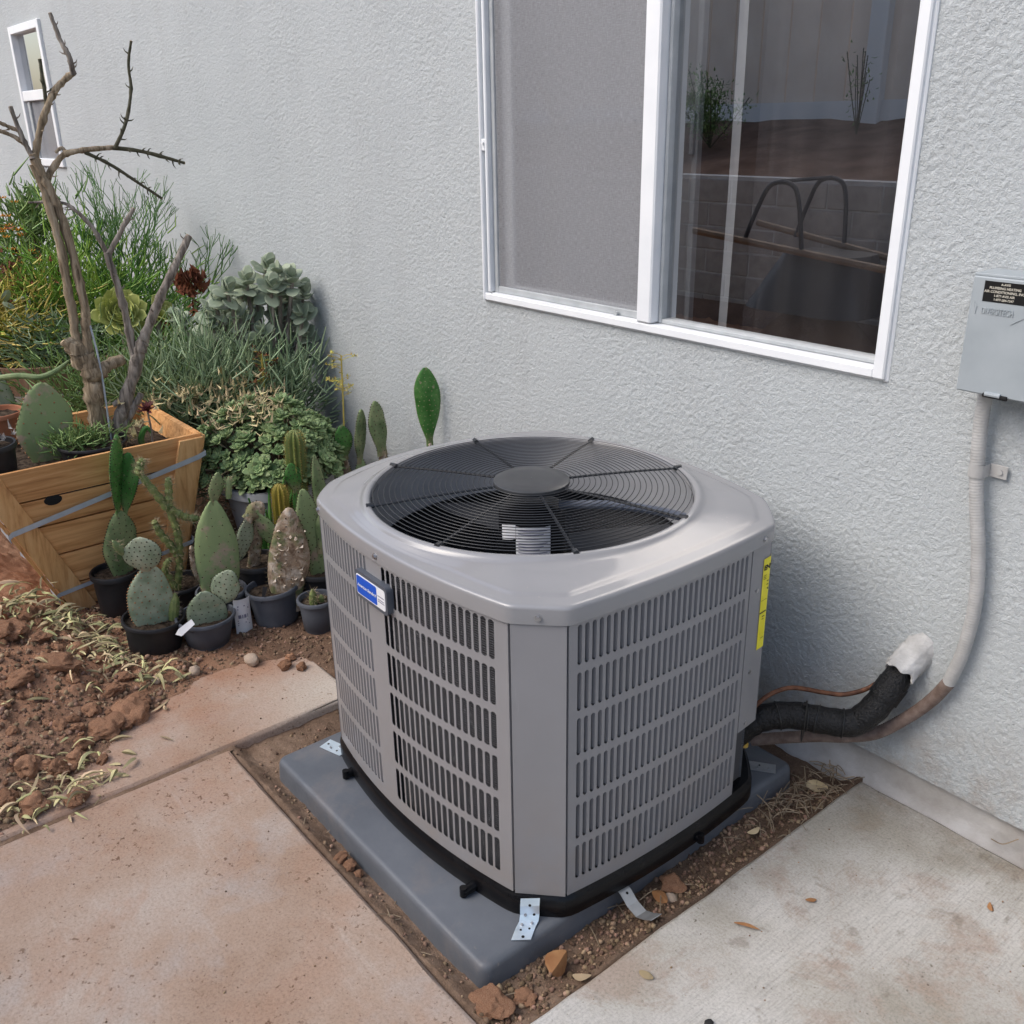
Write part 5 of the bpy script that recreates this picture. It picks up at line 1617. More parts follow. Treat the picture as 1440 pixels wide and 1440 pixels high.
# ---- pot G with the tall pad and the printed sleeve
pot('plant_pot', 'blue grey pot behind the tall pale cactus, mostly hidden', -.885, -.850, .120, .075, .062, MAT['pot_slate'])
c = cactus('tall pale green prickly pear with corky brown edge and narrow top pad', (-.875, -.855, .1))
cactus_pad(c, (-.866, -.872, .040), (-.857, -.845, .432), .136, .030, 4, 'pad_corky', 'areole', seed=12, dens=.030, spines=.010, neck=.45, ar=.0022, skew=.98)
cactus_pad(c, (-.857, -.846, .415), (-.848, -.822, .520), .046, .016, 20, 'pad_green', seed=13, spines=.012, neck=.6)
cactus_pad(c, (-.876, -.892, .120), (-.886, -.925, .292), .052, .016, 40, 'pad_scarred', seed=14, neck=.4)
spiny(c, (-.846, -.80, .43), .07, .010, 60, 'pad_green', .02, 15, lean=(.0, .01))
mb = MB(); a0, a1 = -.9, .75
mb.grid(lambda u, v: (-.800 + .036 * math.cos(lerp(a0, a1, u)) + .004 * v, -.832 + .036 * math.sin(lerp(a0, a1, u)), .004 + .122 * v), 12, 4)
sl_ = mb.build('printed_sleeve', MAT['white_label'])
tag(sl_, 'crumpled white printed paper sleeve between two slate pots', 'paper sleeve')
mb = MB()
for z, h, ua, ub in ((.030, .004, .15, .8), (.038, .003, .15, .6), (.046, .003, .15, .7), (.056, .012, .2, .35), (.056, .012, .4, .45), (.056, .012, .5, .62), (.056, .012, .68, .72), (.085, .006, .2, .8), (.096, .004, .2, .6)):
    a, b = lerp(a0, a1, ua), lerp(a0, a1, ub); R_ = .0366
    mb.add([(-.800 + R_ * math.cos(q) + .0005 + .004 * (zz / .122), -.832 + R_ * math.sin(q), .004 + zz) for q, zz in ((a, z), (b, z), (b, z + h), (a, z + h))], [(0, 1, 2, 3)])
mb.build('print_lines', MAT['print_grey'], sl_, smooth=False)
# ---- pot H arching pads
pot('nursery_pot', 'black nursery pot under the arching withered cactus', -.925, -.700, .165, .078, .066, MAT['pot_black'], base_ring=False)
c = cactus('arching prickly pear with withered brown crown and drooping pads', (-.925, -.70, .14))
cactus_pad(c, (-.925, -.715, .14), (-.918, -.692, .350), .060, .022, 20, 'pad_scarred', seed=17, neck=.8)
cactus_pad(c, (-.900, -.715, .338), (-.915, -.768, .185), .068, .018, 30, 'pad_blue', 'areole', seed=18, dens=.016, neck=.4)
cactus_pad(c, (-.900, -.700, .345), (-.888, -.645, .215), .072, .018, -25, 'pad_corky', 'areole', seed=19, dens=.018, neck=.4)
cactus_pad(c, (-.905, -.728, .318), (-.900, -.668, .365), .060, .030, 0, 'pad_scarred', seed=20, neck=.7, spines=.006)
# ---- pot D scarred pad
pot('plant_pot', 'slate grey pot holding the badly scarred brown cactus', -.785, -.715, .125, .080, .067, MAT['pot_slate'], tilt=(.04, -.04))
c = cactus('thick cactus pad with white and brown peeling scars', (-.775, -.70, .1))
cactus_pad(c, (-.758, -.690, .040), (-.742, -.652, .388), .130, .040, 0, 'pad_scarred', 'areole', seed=22, dens=.032, spines=.012, neck=.7, skew=.86)
mb = MB(); r = random.Random(9)
for k in range(46):     # peeling flakes
    a = Vector((-.752, -.676, .12)).lerp(Vector((-.742, -.655, .33)), r.random()) + right_of((-.75, -.67)) * r.uniform(-.045, .045) + tocam((-.75, -.67)) * r.uniform(.013, .021)
    add_leaf(mb, a, Vector((r.uniform(-1, 1), r.uniform(-1, 1), r.uniform(-1, 1))), r.uniform(.010, .026), r.uniform(.008, .014))
o = mb.build('peeling_flakes', MAT['white_label'], c, smooth=False); o.data.materials[0] = simple('flake', (.42, .33, .25), (.62, .55, .46), 40, .9, island=.35); o.matrix_parent_inverse = Matrix.Translation(-Vector(c.location))
mb = MB(); mb.add([(-.735, -.785, .10), (-.725, -.775, .125), (-.728, -.76, .155), (-.738, -.772, .158)], [(0, 1, 2, 3)])
tag(mb.build('plant_tag', MAT['pot_black'], smooth=False), 'dark plastic plant tag at the rim of a slate pot', 'tag')
# ---- pot E small
pot('plant_pot', 'small slate pot beside the air conditioner with a little spiky cactus', -.645, -.640, .112, .056, .046, MAT['pot_slate'])
c = cactus('little spiky green cactus in the smallest slate pot', (-.645, -.64, .09))
spiny(c, (-.636, -.655, .088), .060, .013, 90, 'cholla', .022, 24)
spiny(c, (-.64, -.625, .088), .03, .010, 50, 'cholla', .018, 25)
# ---- pot I behind: pads that lean behind the unit
pot('nursery_pot', 'black nursery pot in the shade behind the scarred cactus', -.760, -.555, .150, .078, .066, MAT['pot_black'], base_ring=False)
c = cactus('two leaning green cactus pads next to the unit corner', (-.76, -.555, .13))
cactus_pad(c, (-.765, -.562, .06), (-.768, -.590, .428), .090, .024, 24, 'pad_corky', 'areole', seed=27, dens=.020, spines=.006, neck=.6, skew=1.3)
cactus_pad(c, (-.744, -.560, .205), (-.735, -.522, .372), .058, .018, -10, 'pad_green', 'areole', seed=28, dens=.018, spines=.006, neck=.5, skew=1.2)
# ---- columnar cacti
def column(label, base, top, R, ribs, m, sp, seed, L=.010, potargs=None):
    c = cactus(label, base); po = Vector(base); b = Vector((0, 0, 0)); t = Vector(top) - po
    mb = MB(); N = 28; n = ribs * 4
    prof = [(R * (.85 + .15 * min(1, 3 * k / N)) * math.sqrt(max(.02, 1 - max(0, (k / N - .86) / .14) ** 2.2)), k / N) for k in range(N + 1)]
    vs = []
    for rr, k in prof:
        for q in range(n):
            a = 2 * PI * q / n; s = rr * (1 + .14 * math.cos(a * ribs))
            vs.append(b.lerp(t, k) + Vector((s * math.cos(a), s * math.sin(a), 0)))
    fs = [(i * n + q, i * n + (q + 1) % n, (i + 1) * n + (q + 1) % n, (i + 1) * n + q) for i in range(N) for q in range(n)]
    mb.add(vs, fs); o = mb.build('column', MAT[m], c)
    s_ = MB(); r = random.Random(seed)
    for q in range(ribs):
        a = 2 * PI * q / ribs
        for k in range(int(t.length / .009)):
            u = k / int(t.length / .009); rr = np.interp(u, [p[1] for p in prof], [p[0] for p in prof]) * 1.13
            p = b.lerp(t, u) + Vector((math.cos(a), math.sin(a), 0)) * rr
            for _ in range(4): spike(s_, p, Vector((math.cos(a), math.sin(a), 0)) + Vector((r.uniform(-.7, .7), r.uniform(-.7, .7), r.uniform(-.4, .7))), L * r.uniform(.6, 1.2), .00045)
    s_.build('spines', MAT[sp], o, smooth=False)
    return c
column('tall ribbed yellow green column cactus before the bowl of rosettes', (-1.015, -.492, .20), (-1.010, -.480, .548), .030, 12, 'column_green', 'gold_spine', 31)
pot('nursery_pot', 'black nursery pot carrying the tall ribbed column cactus', -1.015, -.492, .215, .075, .065, MAT['pot_black'], base_ring=False)
column('short golden column cactus behind the scarred cactus pad', (-.925, -.602, .10), (-.920, -.596, .408), .025, 11, 'column_gold', 'gold_spine', 32, .008)
pot('nursery_pot', 'black nursery pot carrying the short golden column cactus', -.935, -.585, .135, .055, .05, MAT['pot_black'], base_ring=False)
c = cactus('thin bright green cactus pad leaning on the ribbed column', (-.99, -.50, .20))
cactus_pad(c, (-.985, -.500, .20), (-.988, -.512, .345), .030, .012, 10, 'pad_vivid', seed=33, neck=.8)
cactus_pad(c, (-.985, -.502, .335), (-.990, -.517, .440), .060, .012, 15, 'pad_vivid', seed=34, dens=.014, neck=.5)
c = cactus('dark knobbly cactus stem right of the ribbed column', (-.95, -.42, .1))
cactus_pad(c, (-.95, -.428, .10), (-.962, -.440, .46), .055, .022, 30, 'pad_green', seed=35, neck=.8, spines=.006)
# ---- along the wall
c = cactus('single tall bright green cactus pad growing at the stucco wall', (-.828, -.06, .0))
cactus_pad(c, (-.828, -.062, -.02), (-.826, -.060, .452), .055, .030, 20, 'pad_scarred', seed=40, neck=.9, skew=.8)
cactus_pad(c, (-.826, -.058, .440), (-.828, -.062, .722), .092, .020, 12, 'pad_vivid', 'spine', seed=41, dens=.018, spines=.005, neck=.28, skew=1.45, ar=.0016)
c = cactus('spiny grey green prickly pear pair at the foot of the wall', (-1.03, -.15, 0))
cactus_pad(c, (-1.020, -.135, .02), (-1.022, -.135, .40), .06, .035, 10, 'pad_scarred', seed=42, neck=.9, spines=.01)
cactus_pad(c, (-1.020, -.138, .375), (-1.030, -.150, .578), .074, .024, 35, 'pad_green', 'areole', seed=43, dens=.018, spines=.012, neck=.6)
cactus_pad(c, (-1.066, -.212, .05), (-1.062, -.205, .37), .07, .030, 10, 'pad_corky', seed=44, neck=.9, spines=.008)
cactus_pad(c, (-1.062, -.208, .350), (-1.052, -.196, .552), .070, .022, 55, 'pad_green', 'areole', seed=45, dens=.020, spines=.008, neck=.5)
c = cactus('small bright cactus pad among the rosettes by the wall', (-1.09, -.255, .1))
cactus_pad(c, (-1.088, -.258, .08), (-1.088, -.255, .385), .045, .02, 0, 'pad_scarred', seed=46, neck=.9)
cactus_pad(c, (-1.085, -.255, .370), (-1.082, -.262, .500), .066, .016, 15, 'pad_vivid', seed=47, dens=.015, neck=.4)

# ================================================================ BARE TREES
def branch(parent, pts, r0, r1, m, name='branch', cut=True, seed=0, thorns=0, wob=.0, n=10, knots=True):
    r = random.Random(seed); po = Vector(parent.location)
    P = [Vector(p) for p in pts]
    v = tocam(P[0])
    # give the branch depth of its own
    P = [p + v * (wob * math.sin(i * 1.7 + seed)) for i, p in enumerate(P)]
    C = catmull(P, 7); m_ = len(C)
    rr = []
    for i in range(m_):
        t = i / (m_ - 1)
        s = 1 + .07 * math.sin(i * .9 + seed) + .05 * math.sin(i * 2.3 + seed) + (.28 * r.random() if knots and i % 5 == 0 else 0)
        rr.append(lerp(r0, r1, t) * s)
    C = [p - po + Vector((r.uniform(-1, 1), r.uniform(-1, 1), 0)) * rr[i] * .16 for i, p in enumerate(C)]
    mb = MB(); mb.tube(C, rr, n)
    o = mb.build(name, MAT[m], parent, angle=60)
    if cut:
        d = (C[-1] - C[-2]).normalized(); mb = MB()
        mb.tube([C[-1] - d * .001, C[-1] + d * .0012], r1 * .86, 10); mb.build('cut_end', MAT['cut_wood'], o, angle=40)
    if thorns:
        mb = MB()
        for k in range(thorns):
            i = r.randrange(2, m_ - 1); d = (C[i] - C[i - 1]).normalized(); _, u, w = basis(d); a = r.uniform(0, 6.28)
            e = u * math.cos(a) + w * math.sin(a)
            L = r.uniform(.008, .02)
            mb.tube([C[i] + e * rr[i] * .7, C[i] + e * (rr[i] + L * .6) + d * L * .3, C[i] + e * (rr[i] + L) + d * L * .8], [.0028, .0018, .0004], 5)
        tag(mb.build('thorns', MAT[m], o), kind='stuff')
    return o
t1 = thing('bare_tree', 'pruned bare tree with two long parallel stems and spreading thorny twigs', 'tree', (-1.455, -.97, .40))
branch(t1, [(-1.457, -.973, .40), (-1.456, -.972, .532), (-1.456, -.973, .657), (-1.455, -.970, .753), (-1.459, -.985, .815)], .026, .034, 'bark', 'trunk', False, 1)
branch(t1, [(-1.459, -.990, .790), (-1.465, -1.008, .835), (-1.470, -1.022, .855)], .030, .020, 'bark', 'stub', True, 2)
branch(t1, [(-1.461, -.990, .80), (-1.463, -.994, .87), (-1.461, -.991, .989), (-1.461, -.991, 1.144), (-1.464, -1.002, 1.294), (-1.469, -1.018, 1.395)], .0145, .012, 'bark', 'stem', True, 3, 0, .006)
branch(t1, [(-1.452, -.970, .79), (-1.450, -.965, .87), (-1.448, -.955, .963), (-1.449, -.959, 1.098), (-1.455, -.973, 1.25), (-1.463, -.997, 1.346), (-1.469, -1.018, 1.428)], .0150, .012, 'bark', 'stem', False, 4, 0, .006)
branch(t1, [(-1.468, -1.016, 1.400), (-1.461, -.991, 1.478), (-1.449, -.945, 1.576), (-1.437, -.902, 1.625), (-1.428, -.868, 1.650)], .0105, .0085, 'bark', 'branch', False, 5, 4, .010)
branch(t1, [(-1.428, -.870, 1.646), (-1.429, -.874, 1.693), (-1.434, -.890, 1.740), (-1.437, -.904, 1.809)], .0085, .006, 'bark_grey', 'branch', True, 6, 6, .012)
branch(t1, [(-1.452, -.957, 1.540), (-1.451, -.955, 1.596), (-1.450, -.952, 1.686)], .006, .005, 'twig_dark', 'branch', True, 7, 4, .006)
branch(t1, [(-1.469, -1.018, 1.410), (-1.474, -1.037, 1.479), (-1.478, -1.052, 1.558)], .0085, .006, 'bark_grey', 'branch', True, 8, 3, .01)
branch(t1, [(-1.472, -1.030, 1.450), (-1.479, -1.057, 1.475), (-1.491, -1.099, 1.496), (-1.50, -1.14, 1.52)], .0065, .005, 'bark', 'branch', True, 9, 2, .008)
branch(t1, [(-1.474, -1.036, 1.488), (-1.482, -1.066, 1.503), (-1.489, -1.094, 1.519), (-1.495, -1.13, 1.545)], .006, .0045, 'bark', 'branch', True, 10, 2, .008)
branch(t1, [(-1.463, -.997, 1.345), (-1.449, -.945, 1.412), (-1.434, -.893, 1.431), (-1.407, -.793, 1.438)], .0105, .007, 'bark', 'branch', False, 11, 3, .012)
branch(t1, [(-1.407, -.795, 1.437), (-1.386, -.714, 1.424), (-1.353, -.595, 1.386)], .0068, .0052, 'twig_dark', 'branch', True, 12, 16, .008)
branch(t1, [(-1.406, -.789, 1.436), (-1.396, -.751, 1.504), (-1.387, -.721, 1.594), (-1.386, -.715, 1.674), (-1.382, -.699, 1.737)], .0058, .0038, 'twig_dark', 'branch', True, 13, 14, .012)
branch(t1, [(-1.429, -.875, 1.426), (-1.410, -.802, 1.382), (-1.375, -.677, 1.280)], .0058, .0042, 'twig_dark', 'branch', True, 14, 14, .010)
branch(t1, [(-1.443, -.925, 1.42), (-1.450, -.935, 1.440), (-1.452, -.955, 1.428)], .0060, .0045, 'bark', 'stub', True, 15)
branch(t1, [(-1.458, -.972, .710), (-1.465, -.92, .752), (-1.475, -.850, .768)], .026, .017, 'bark', 'stub', True, 16)
t2 = thing('bare_tree', 'grey barked pruned tree forking low in the cedar planter', 'tree', (-1.44, -.92, .40))
branch(t2, [(-1.443, -.925, .40), (-1.440, -.915, .549), (-1.429, -.878, .644), (-1.414, -.831, .762), (-1.405, -.800, .83)], .024, .019, 'bark_grey', 'trunk', False, 21)
branch(t2, [(-1.409, -.812, .80), (-1.401, -.789, .854), (-1.386, -.738, .955), (-1.366, -.673, 1.066), (-1.348, -.616, 1.161)], .018, .011, 'bark_grey', 'branch', True, 22, 9, .012)
branch(t2, [(-1.414, -.833, .765), (-1.417, -.839, .906), (-1.420, -.848, 1.022), (-1.424, -.863, 1.125)], .013, .0105, 'bark_grey', 'branch', False, 23, 2, .010)
branch(t2, [(-1.424, -.863, 1.12), (-1.433, -.891, 1.203), (-1.445, -.932, 1.259), (-1.456, -.967, 1.282), (-1.482, -1.053, 1.286)], .008, .0035, 'bark_grey', 'branch', True, 24, 5, .010)
branch(t2, [(-1.423, -.860, 1.115), (-1.409, -.813, 1.188), (-1.394, -.766, 1.255)], .0085, .0065, 'bark_grey', 'branch', True, 25, 6, .006)
branch(t2, [(-1.436, -.90, .55), (-1.422, -.857, .617), (-1.414, -.830, .655)], .014, .011, 'bark_grey', 'stub', True, 26)
branch(t2, [(-1.425, -.87, .62), (-1.43, -.90, .635), (-1.43, -.925, .63)], .013, .009, 'bark_grey', 'stub', True, 27)
mb = MB(); r = random.Random(5); po = Vector(t2.location)
for k in range(40):
    p = Vector((-1.430, -.885, .56)) + Vector((r.gauss(0, .02), r.gauss(0, .035), r.gauss(0, .035)))
    add_leaf(mb, p - po, Vector((r.uniform(-1, 1), r.uniform(-1, 1), r.uniform(-.9, .4))), r.uniform(.025, .05), r.uniform(.014, .022), .8, .4)
mb.build('withered_leaves', MAT['dry_leaf'], t2, smooth=False)
mb = MB(); mb.tube(catmull([(-1.418, -.955, .50), (-1.425, -.950, .60), (-1.428, -.945, .72), (-1.435, -.945, .82), (-1.44, -.95, .90)], 5), .0035, 8)
tag(mb.build('support_wire', MAT['strap_steel']), 'thin grey support wire running up beside the bare trunk', 'wire')

# ================================================================ THINGS STANDING IN THE PLANTER
pot('nursery_pot', 'black nursery pot with dry grey debris at the planter rim', -1.36, -1.345, .155, .085, .072, MAT['pot_black'], z=.445, base_ring=False)
mb = MB(); r = random.Random(12)
for k in range(90):
    p = Vector((-1.36, -1.335, .60)) + Vector((r.gauss(0, .03), r.gauss(0, .035), abs(r.gauss(0, .022))))
    add_leaf(mb, p, Vector((r.uniform(-1, 1), r.uniform(-1, 1), r.uniform(-.3, .8))), r.uniform(.02, .045), r.uniform(.008, .018), .9, .5)
tag(mb.build('dry_plant', simple('grey_debris', (.24, .21, .19), (.40, .37, .34), 30, .9, island=.4), smooth=False), 'dead grey crumpled plant remains in the black pot of the planter', 'plant')
c = cactus('broad mottled cactus pad standing in the cedar planter', (-1.48, -1.16, .44))
cactus_pad(c, (-1.470, -1.155, .44), (-1.462, -1.125, .735), .170, .026, 5, 'pad_corky', 'areole_rust', seed=51, dens=.034, neck=.55, ar=.0035, skew=1.0)
pot('nursery_pot', 'wide black nursery pot with the green trailing succulent in the planter', -1.385, -1.025, .09, .105, .09, MAT['pot_black'], z=.445, base_ring=False)
def sticks(parent, center, n, L, W, m, seed, spread=(.1, .1, .03), up=.5, name='foliage', sides=4, curve=.35, taper=.3):
    """dense tuft of finger leaves"""
    r = random.Random(seed); mb = MB(); po = Vector(parent.location)
    for k in range(n):
        p = Vector(center) + Vector((r.gauss(0, spread[0]), r.gauss(0, spread[1]), r.gauss(0, spread[2])))
        d = Vector((r.gauss(0, 1), r.gauss(0, 1), r.gauss(up, .5)))
        d += (p - Vector(center)) * 6; d.normalize()
        l = L * r.uniform(.6, 1.25); c = Vector((r.uniform(-1, 1), r.uniform(-1, 1), r.uniform(0, 1.2))) * curve * l * .3
        mb.tube([p - po, p - po + d * l * .5, p - po + d * l + c], [W, W * .95, W * taper], sides, caps=False)
    return mb.build(name, MAT[m], parent)
tr = thing('trailing_succulent', 'low tuft of thin green succulent leaves in a wide planter pot', 'plant', (-1.39, -1.04, .52))
sticks(tr, (-1.39, -1.05, .545), 420, .035, .0022, 'herb', 61, (.03, .055, .018), .8)
mb = MB(); mb.tube(catmull([(-1.36, -1.01, .55), (-1.37, -1.05, .60), (-1.40, -1.1, .61)], 5), .0015, 5); o = mb.build('runner', MAT['herb'], tr); o.matrix_parent_inverse = Matrix.Translation(-Vector(tr.location))
# red rosette
rr_ = thing('red_rosette', 'small dark red rosette succulent on a thin stalk in the planter', 'plant', (-1.378, -.835, .45))
mb = MB(); mb.tube([(0, 0, 0), (.004, .004, .08), (.008, 0, .155)], .0035, 8); mb.build('stalk', MAT['bark_grey'], rr_)

def leaf_solid(L, W, T, cup=.15, tipp=.12, nt=6, ns=6, round_=.75):
    """fleshy leaf from origin along +X, face up +Z"""
    mb = MB()
    def f(u, v):
        t = v; w = (math.sin(PI * min(1, t ** .85)) ** round_) if 0 < t < 1 else 0.0
        w = max(w, .22 * (1 - t) ** 2)
        a = 2 * PI * u
        y = W / 2 * w * math.cos(a); z = T / 2 * (w ** .7) * math.sin(a) + cup * L * t * t + .12 * W * (abs(math.cos(a)) ** 2) * w
        return (L * t, y, z)
    mb.grid(f, ns, nt, True)
    return mb
def rosette_mesh(name, R, n, m, W=.5, T=.12, seed=0, openness=1.0, ns=6, nt=5):
    r = random.Random(seed); mb = MB()
    for k in range(n):
        t = k / (n - 1)                  # 0 outer .. 1 inner
        L = R * (1 - .72 * t) * r.uniform(.92, 1.08); a = k * 2.39996
        el = lerp(.10, 1.25, t ** .8) * openness + r.uniform(-.08, .08)
        lf = leaf_solid(L, R * W * (1 - .45 * t), R * T, .18, nt=nt, ns=ns, round_=.55)
        M_ = Matrix.Rotation(a, 3, 'Z') @ Matrix.Rotation(-el, 3, 'Y')
        off = Vector((0, 0, R * .12 * t))
        mb.add([M_ @ Vector(p) + off for p in lf.v], lf.f)
    return mb.mesh(name, m, True, None)
me = rosette_mesh('rosette', .042, 26, MAT['red_rosette'], .28, .08, 3, .9)
o = obj('rosette', me, rr_, (.010, 0, .158)); o.rotation_euler = (.2, .35, 0)
al = cactus('curved green strap leaf hanging over the back of the planter', (-1.40, -.86, .46), name='succulent_leaf')
al['category'] = 'plant'
mb = MB(); mb.tube(catmull([(0, 0, 0), (.01, -.005, .05), (.02, .015, .085), (.025, .03, .06)], 5), [.010, .011, .011, .011, .011, .011, .010, .010, .009, .009, .008, .007, .006, .005, .004, .003], 8); mb.build('leaf', MAT['pad_vivid'], al)
# long green stem crossing left
ls = MB(); ls.tube(catmull([(-1.70, -1.24, .72), (-1.62, -1.16, .735), (-1.58, -1.10, .728), (-1.56, -1.05, .745), (-1.55, -1.005, .775)], 6), [.010] * 12 + [.0095] * 6 + [.009, .0085, .008, .007, .006, .005, .003], 10)
tag(ls.build('trailing_cactus', MAT['pad_green']), 'long thin green cactus stem lying across the planter back', 'cactus')
c = cactus('blue cactus pad at the far end behind the planter', (-1.95, -1.22, .3))
cactus_pad(c, (-1.93, -1.205, .36), (-1.92, -1.20, .74), .16, .03, 10, 'pad_blue', seed=53, dens=.03, neck=.6, ar=.003)
# spare small potted sprouts behind planter at left
tpot = pot('clay_pot', 'small terracotta pot behind the cedar planter', -1.78, -1.22, .15, .085, .065, MAT['terracotta'], z=.44)

# ================================================================ HALF BARREL
def barrel():
    b = thing('half_barrel', 'weathered oak half barrel with iron hoop behind the planter', 'planter', (-2.42, -.86, .0))
    R0, R1, H = .235, .275, .63
    n = 26
    for k in range(n):
        a0, a1 = 2 * PI * k / n + .006, 2 * PI * (k + 1) / n - .006
        mb = MB()
        def P(a, r_, z): return (r_ * math.cos(a), r_ * math.sin(a), z)
        rr = lambda z: R0 + (R1 - R0) * (z / H) + .012 * math.sin(PI * z / H)
        zs = [0, H * .33, H * .66, H]
        vs = []; fs = []
        for z in zs:
            for (a, o) in ((a0, 0), ((a0 + a1) / 2, .001), (a1, 0), (a1, -.02), (a0, -.02)): vs.append(P(a, rr(z) + o, z))
        for i in range(3):
            for q in range(5): fs.append((i * 5 + q, i * 5 + (q + 1) % 5, i * 5 + 5 + (q + 1) % 5, i * 5 + 5 + q))
        fs.append((15, 16, 17, 18, 19))
        mb.add(vs, fs); mb.build('stave', MAT['oak'], b, smooth=False)
    for z in (.16, .50):
        mb = MB(); r_ = R0 + (R1 - R0) * z / H + .016
        mb.lathe([(r_ - .004, z - .022), (r_, z - .022), (r_ + .002, z + .022), (r_ - .004, z + .022)], n=52); mb.build('hoop', MAT['zinc_dull'], b)
    mb = MB(); mb.grid(lambda u, v: (.25 * v * math.cos(2 * PI * u), .25 * v * math.sin(2 * PI * u), H - .03), 26, 2, True); mb.build('potting_soil', MAT['potting'], b)
barrel()
bs = thing('blue_succulent', 'blue green finger leaved succulent overflowing the half barrel', 'plant', (-2.42, -.85, .6))
sticks(bs, (-2.40, -.82, .68), 1000, .05, .0028, 'senecio', 71, (.09, .10, .05), .6)
yg = thing('yellow_succulent', 'yellow green trailing succulent beside the half barrel', 'plant', (-2.62, -1.02, .3))
sticks(yg, (-2.55, -1.00, .74), 1300, .05, .0035, 'yellow_green', 72, (.13, .12, .09), .3, curve=.8)
sticks(yg, (-2.50, -1.12, .50), 500, .05, .0035, 'yellow_green', 73, (.08, .07, .12), -.2, curve=.8)
sticks(yg, (-2.60, -1.05, .30), 700, .05, .0035, 'yellow_green', 77, (.14, .10, .14), 0, curve=.8)
mb = MB(); r = random.Random(8)
for k in range(8):      # grey fleshy leaves on top
    lf = leaf_solid(.06, .045, .014, .2); M_ = Matrix.Rotation(r.uniform(0, 6.28), 3, 'Z') @ Matrix.Rotation(-r.uniform(.1, .9), 3, 'Y')
    p = Vector((-2.45, -.93, .80)) + Vector((r.uniform(-.05, .05), r.uniform(-.08, .08), r.uniform(-.06, .06)))
    mb.add([M_ @ Vector(q) + p for q in lf.v], lf.f)
tag(mb.build('grey_succulent', MAT['jade']), 'few grey fleshy leaves resting above the half barrel', 'plant')
# rusty debris and soil mound far left
mb = MB(); r = random.Random(18)
for k in range(240):
    p = Vector((-2.72, -.90, .86)) + Vector((r.gauss(0, .10), r.gauss(0, .09), r.gauss(0, .06)))
    add_leaf(mb, p, Vector((r.uniform(-1, 1), r.uniform(-1, 1), r.uniform(-.4, .7))), r.uniform(.03, .06), r.uniform(.02, .03), .6, .4)
tag(mb.build('russet_shrub', MAT['dry_flower'], smooth=False), 'russet dried shrub at the far left above yellow succulents', 'plant')
ml = thing('low_shrub', 'low green and yellow shrub filling the bed behind the barrel', 'plant', (-2.9, -.95, .02))
sticks(ml, (-2.9, -.98, .45), 900, .07, .004, 'yellow_green', 74, (.22, .12, .16), .5, curve=.8)
sticks(ml, (-2.75, -.80, .50), 800, .07, .004, 'herb', 75, (.16, .12, .16), .5, curve=.8)

# ================================================================ EUPHORBIAS AT THE BACK
def pencil(label, base, n_main, H, spread, m, seed, thick=.004, depth=4, name='pencil_bush', lean=(0, 0)):
    t = thing(name, label, 'plant', base); r = random.Random(seed); mb = MB()
    def grow(p, d, L, w, dep):
        e = p + d * L
        mid = p + d * L * .5 + Vector((r.uniform(-1, 1), r.uniform(-1, 1), r.uniform(-1, 1))) * L * .06
        mb.tube([p, mid, e], [w, w * .9, w * .8], 4, caps=False)
        if dep > 0:
            for k in range(r.choice((2, 2, 3))):
                dd = (d + Vector((r.uniform(-1, 1), r.uniform(-1, 1), r.uniform(-.15, .75))) * .55).normalized()
                grow(e, dd, L * r.uniform(.55, .9), w * .78, dep - 1)
    for k in range(n_main):
        a = r.uniform(0, 6.28); s = r.uniform(.2, 1)
        d = Vector((math.cos(a) * spread[0] * s + lean[0], math.sin(a) * spread[1] * s + lean[1], 1)).normalized()
        p = Vector((math.cos(a) * .12 * spread[0], math.sin(a) * .12 * spread[1], .0))
        grow(p, d, H * r.uniform(.24, .36), thick, depth)
    mb.build('stems', MAT[m], t)
    return t
pencil('tall dark green pencil euphorbia against the stucco wall', (-2.68, -.50, .45), 8, .78, (.30, .34), 'pencil_dark', 81, .0050, 5)
pencil('thin dark pencil euphorbia beside the forked grey trunk', (-2.58, -.30, .45), 4, .64, (.25, .35), 'pencil_dark', 82, .0046, 4)
gb = pencil('bright green bushy euphorbia behind the bare stems', (-2.58, -.58, .02), 10, .60, (.8, .9), 'grass_green', 83, .006, 3, 'euphorbia_bush')
sticks(gb, (-2.62, -.66, .72), 2300, .11, .0030, 'grass_green', 84, (.13, .18, .13), .35, curve=1.3)
sticks(gb, (-2.50, -.42, .62), 1300, .10, .0028, 'pencil', 85, (.11, .12, .11), .40, curve=1.3)
sticks(gb, (-2.55, -.62, .45), 900, .10, .0026, 'pencil_dark', 86, (.15, .22, .16), .25, curve=.9)
fl = thing('flowering_shrub', 'loose green shrub with small orange flowers at the far left', 'plant', (-3.15, -.70, .02))
sticks(fl, (-3.12, -.72, .95), 800, .09, .0045, 'herb', 87, (.12, .11, .13), .7)
sticks(fl, (-3.10, -.70, .55), 700, .09, .0045, 'herb', 88, (.10, .12, .18), .7)
sticks(fl, (-3.05, -.67, 1.14), 240, .06, .004, 'herb', 89, (.035, .035, .06), .9)
mb = MB(); r = random.Random(21)
for k in range(26):
    p = Vector((-2.93, -.82, 1.06)) + Vector((r.gauss(0, .05), r.gauss(0, .06), r.gauss(0, .09)))
    for q in range(7): add_leaf(mb, p - Vector(fl.location), Vector((math.cos(q * .9), math.sin(q * .9), .5)), .022, .012)
mb.build('flowers', MAT['orange_flower'], fl, smooth=False)
mb = MB(); mb.tube(catmull([(0, 0, 0), (.02, .02, .5), (.05, .04, 1.05)], 5), .014, 8); mb.build('stem', MAT['bark'], fl)

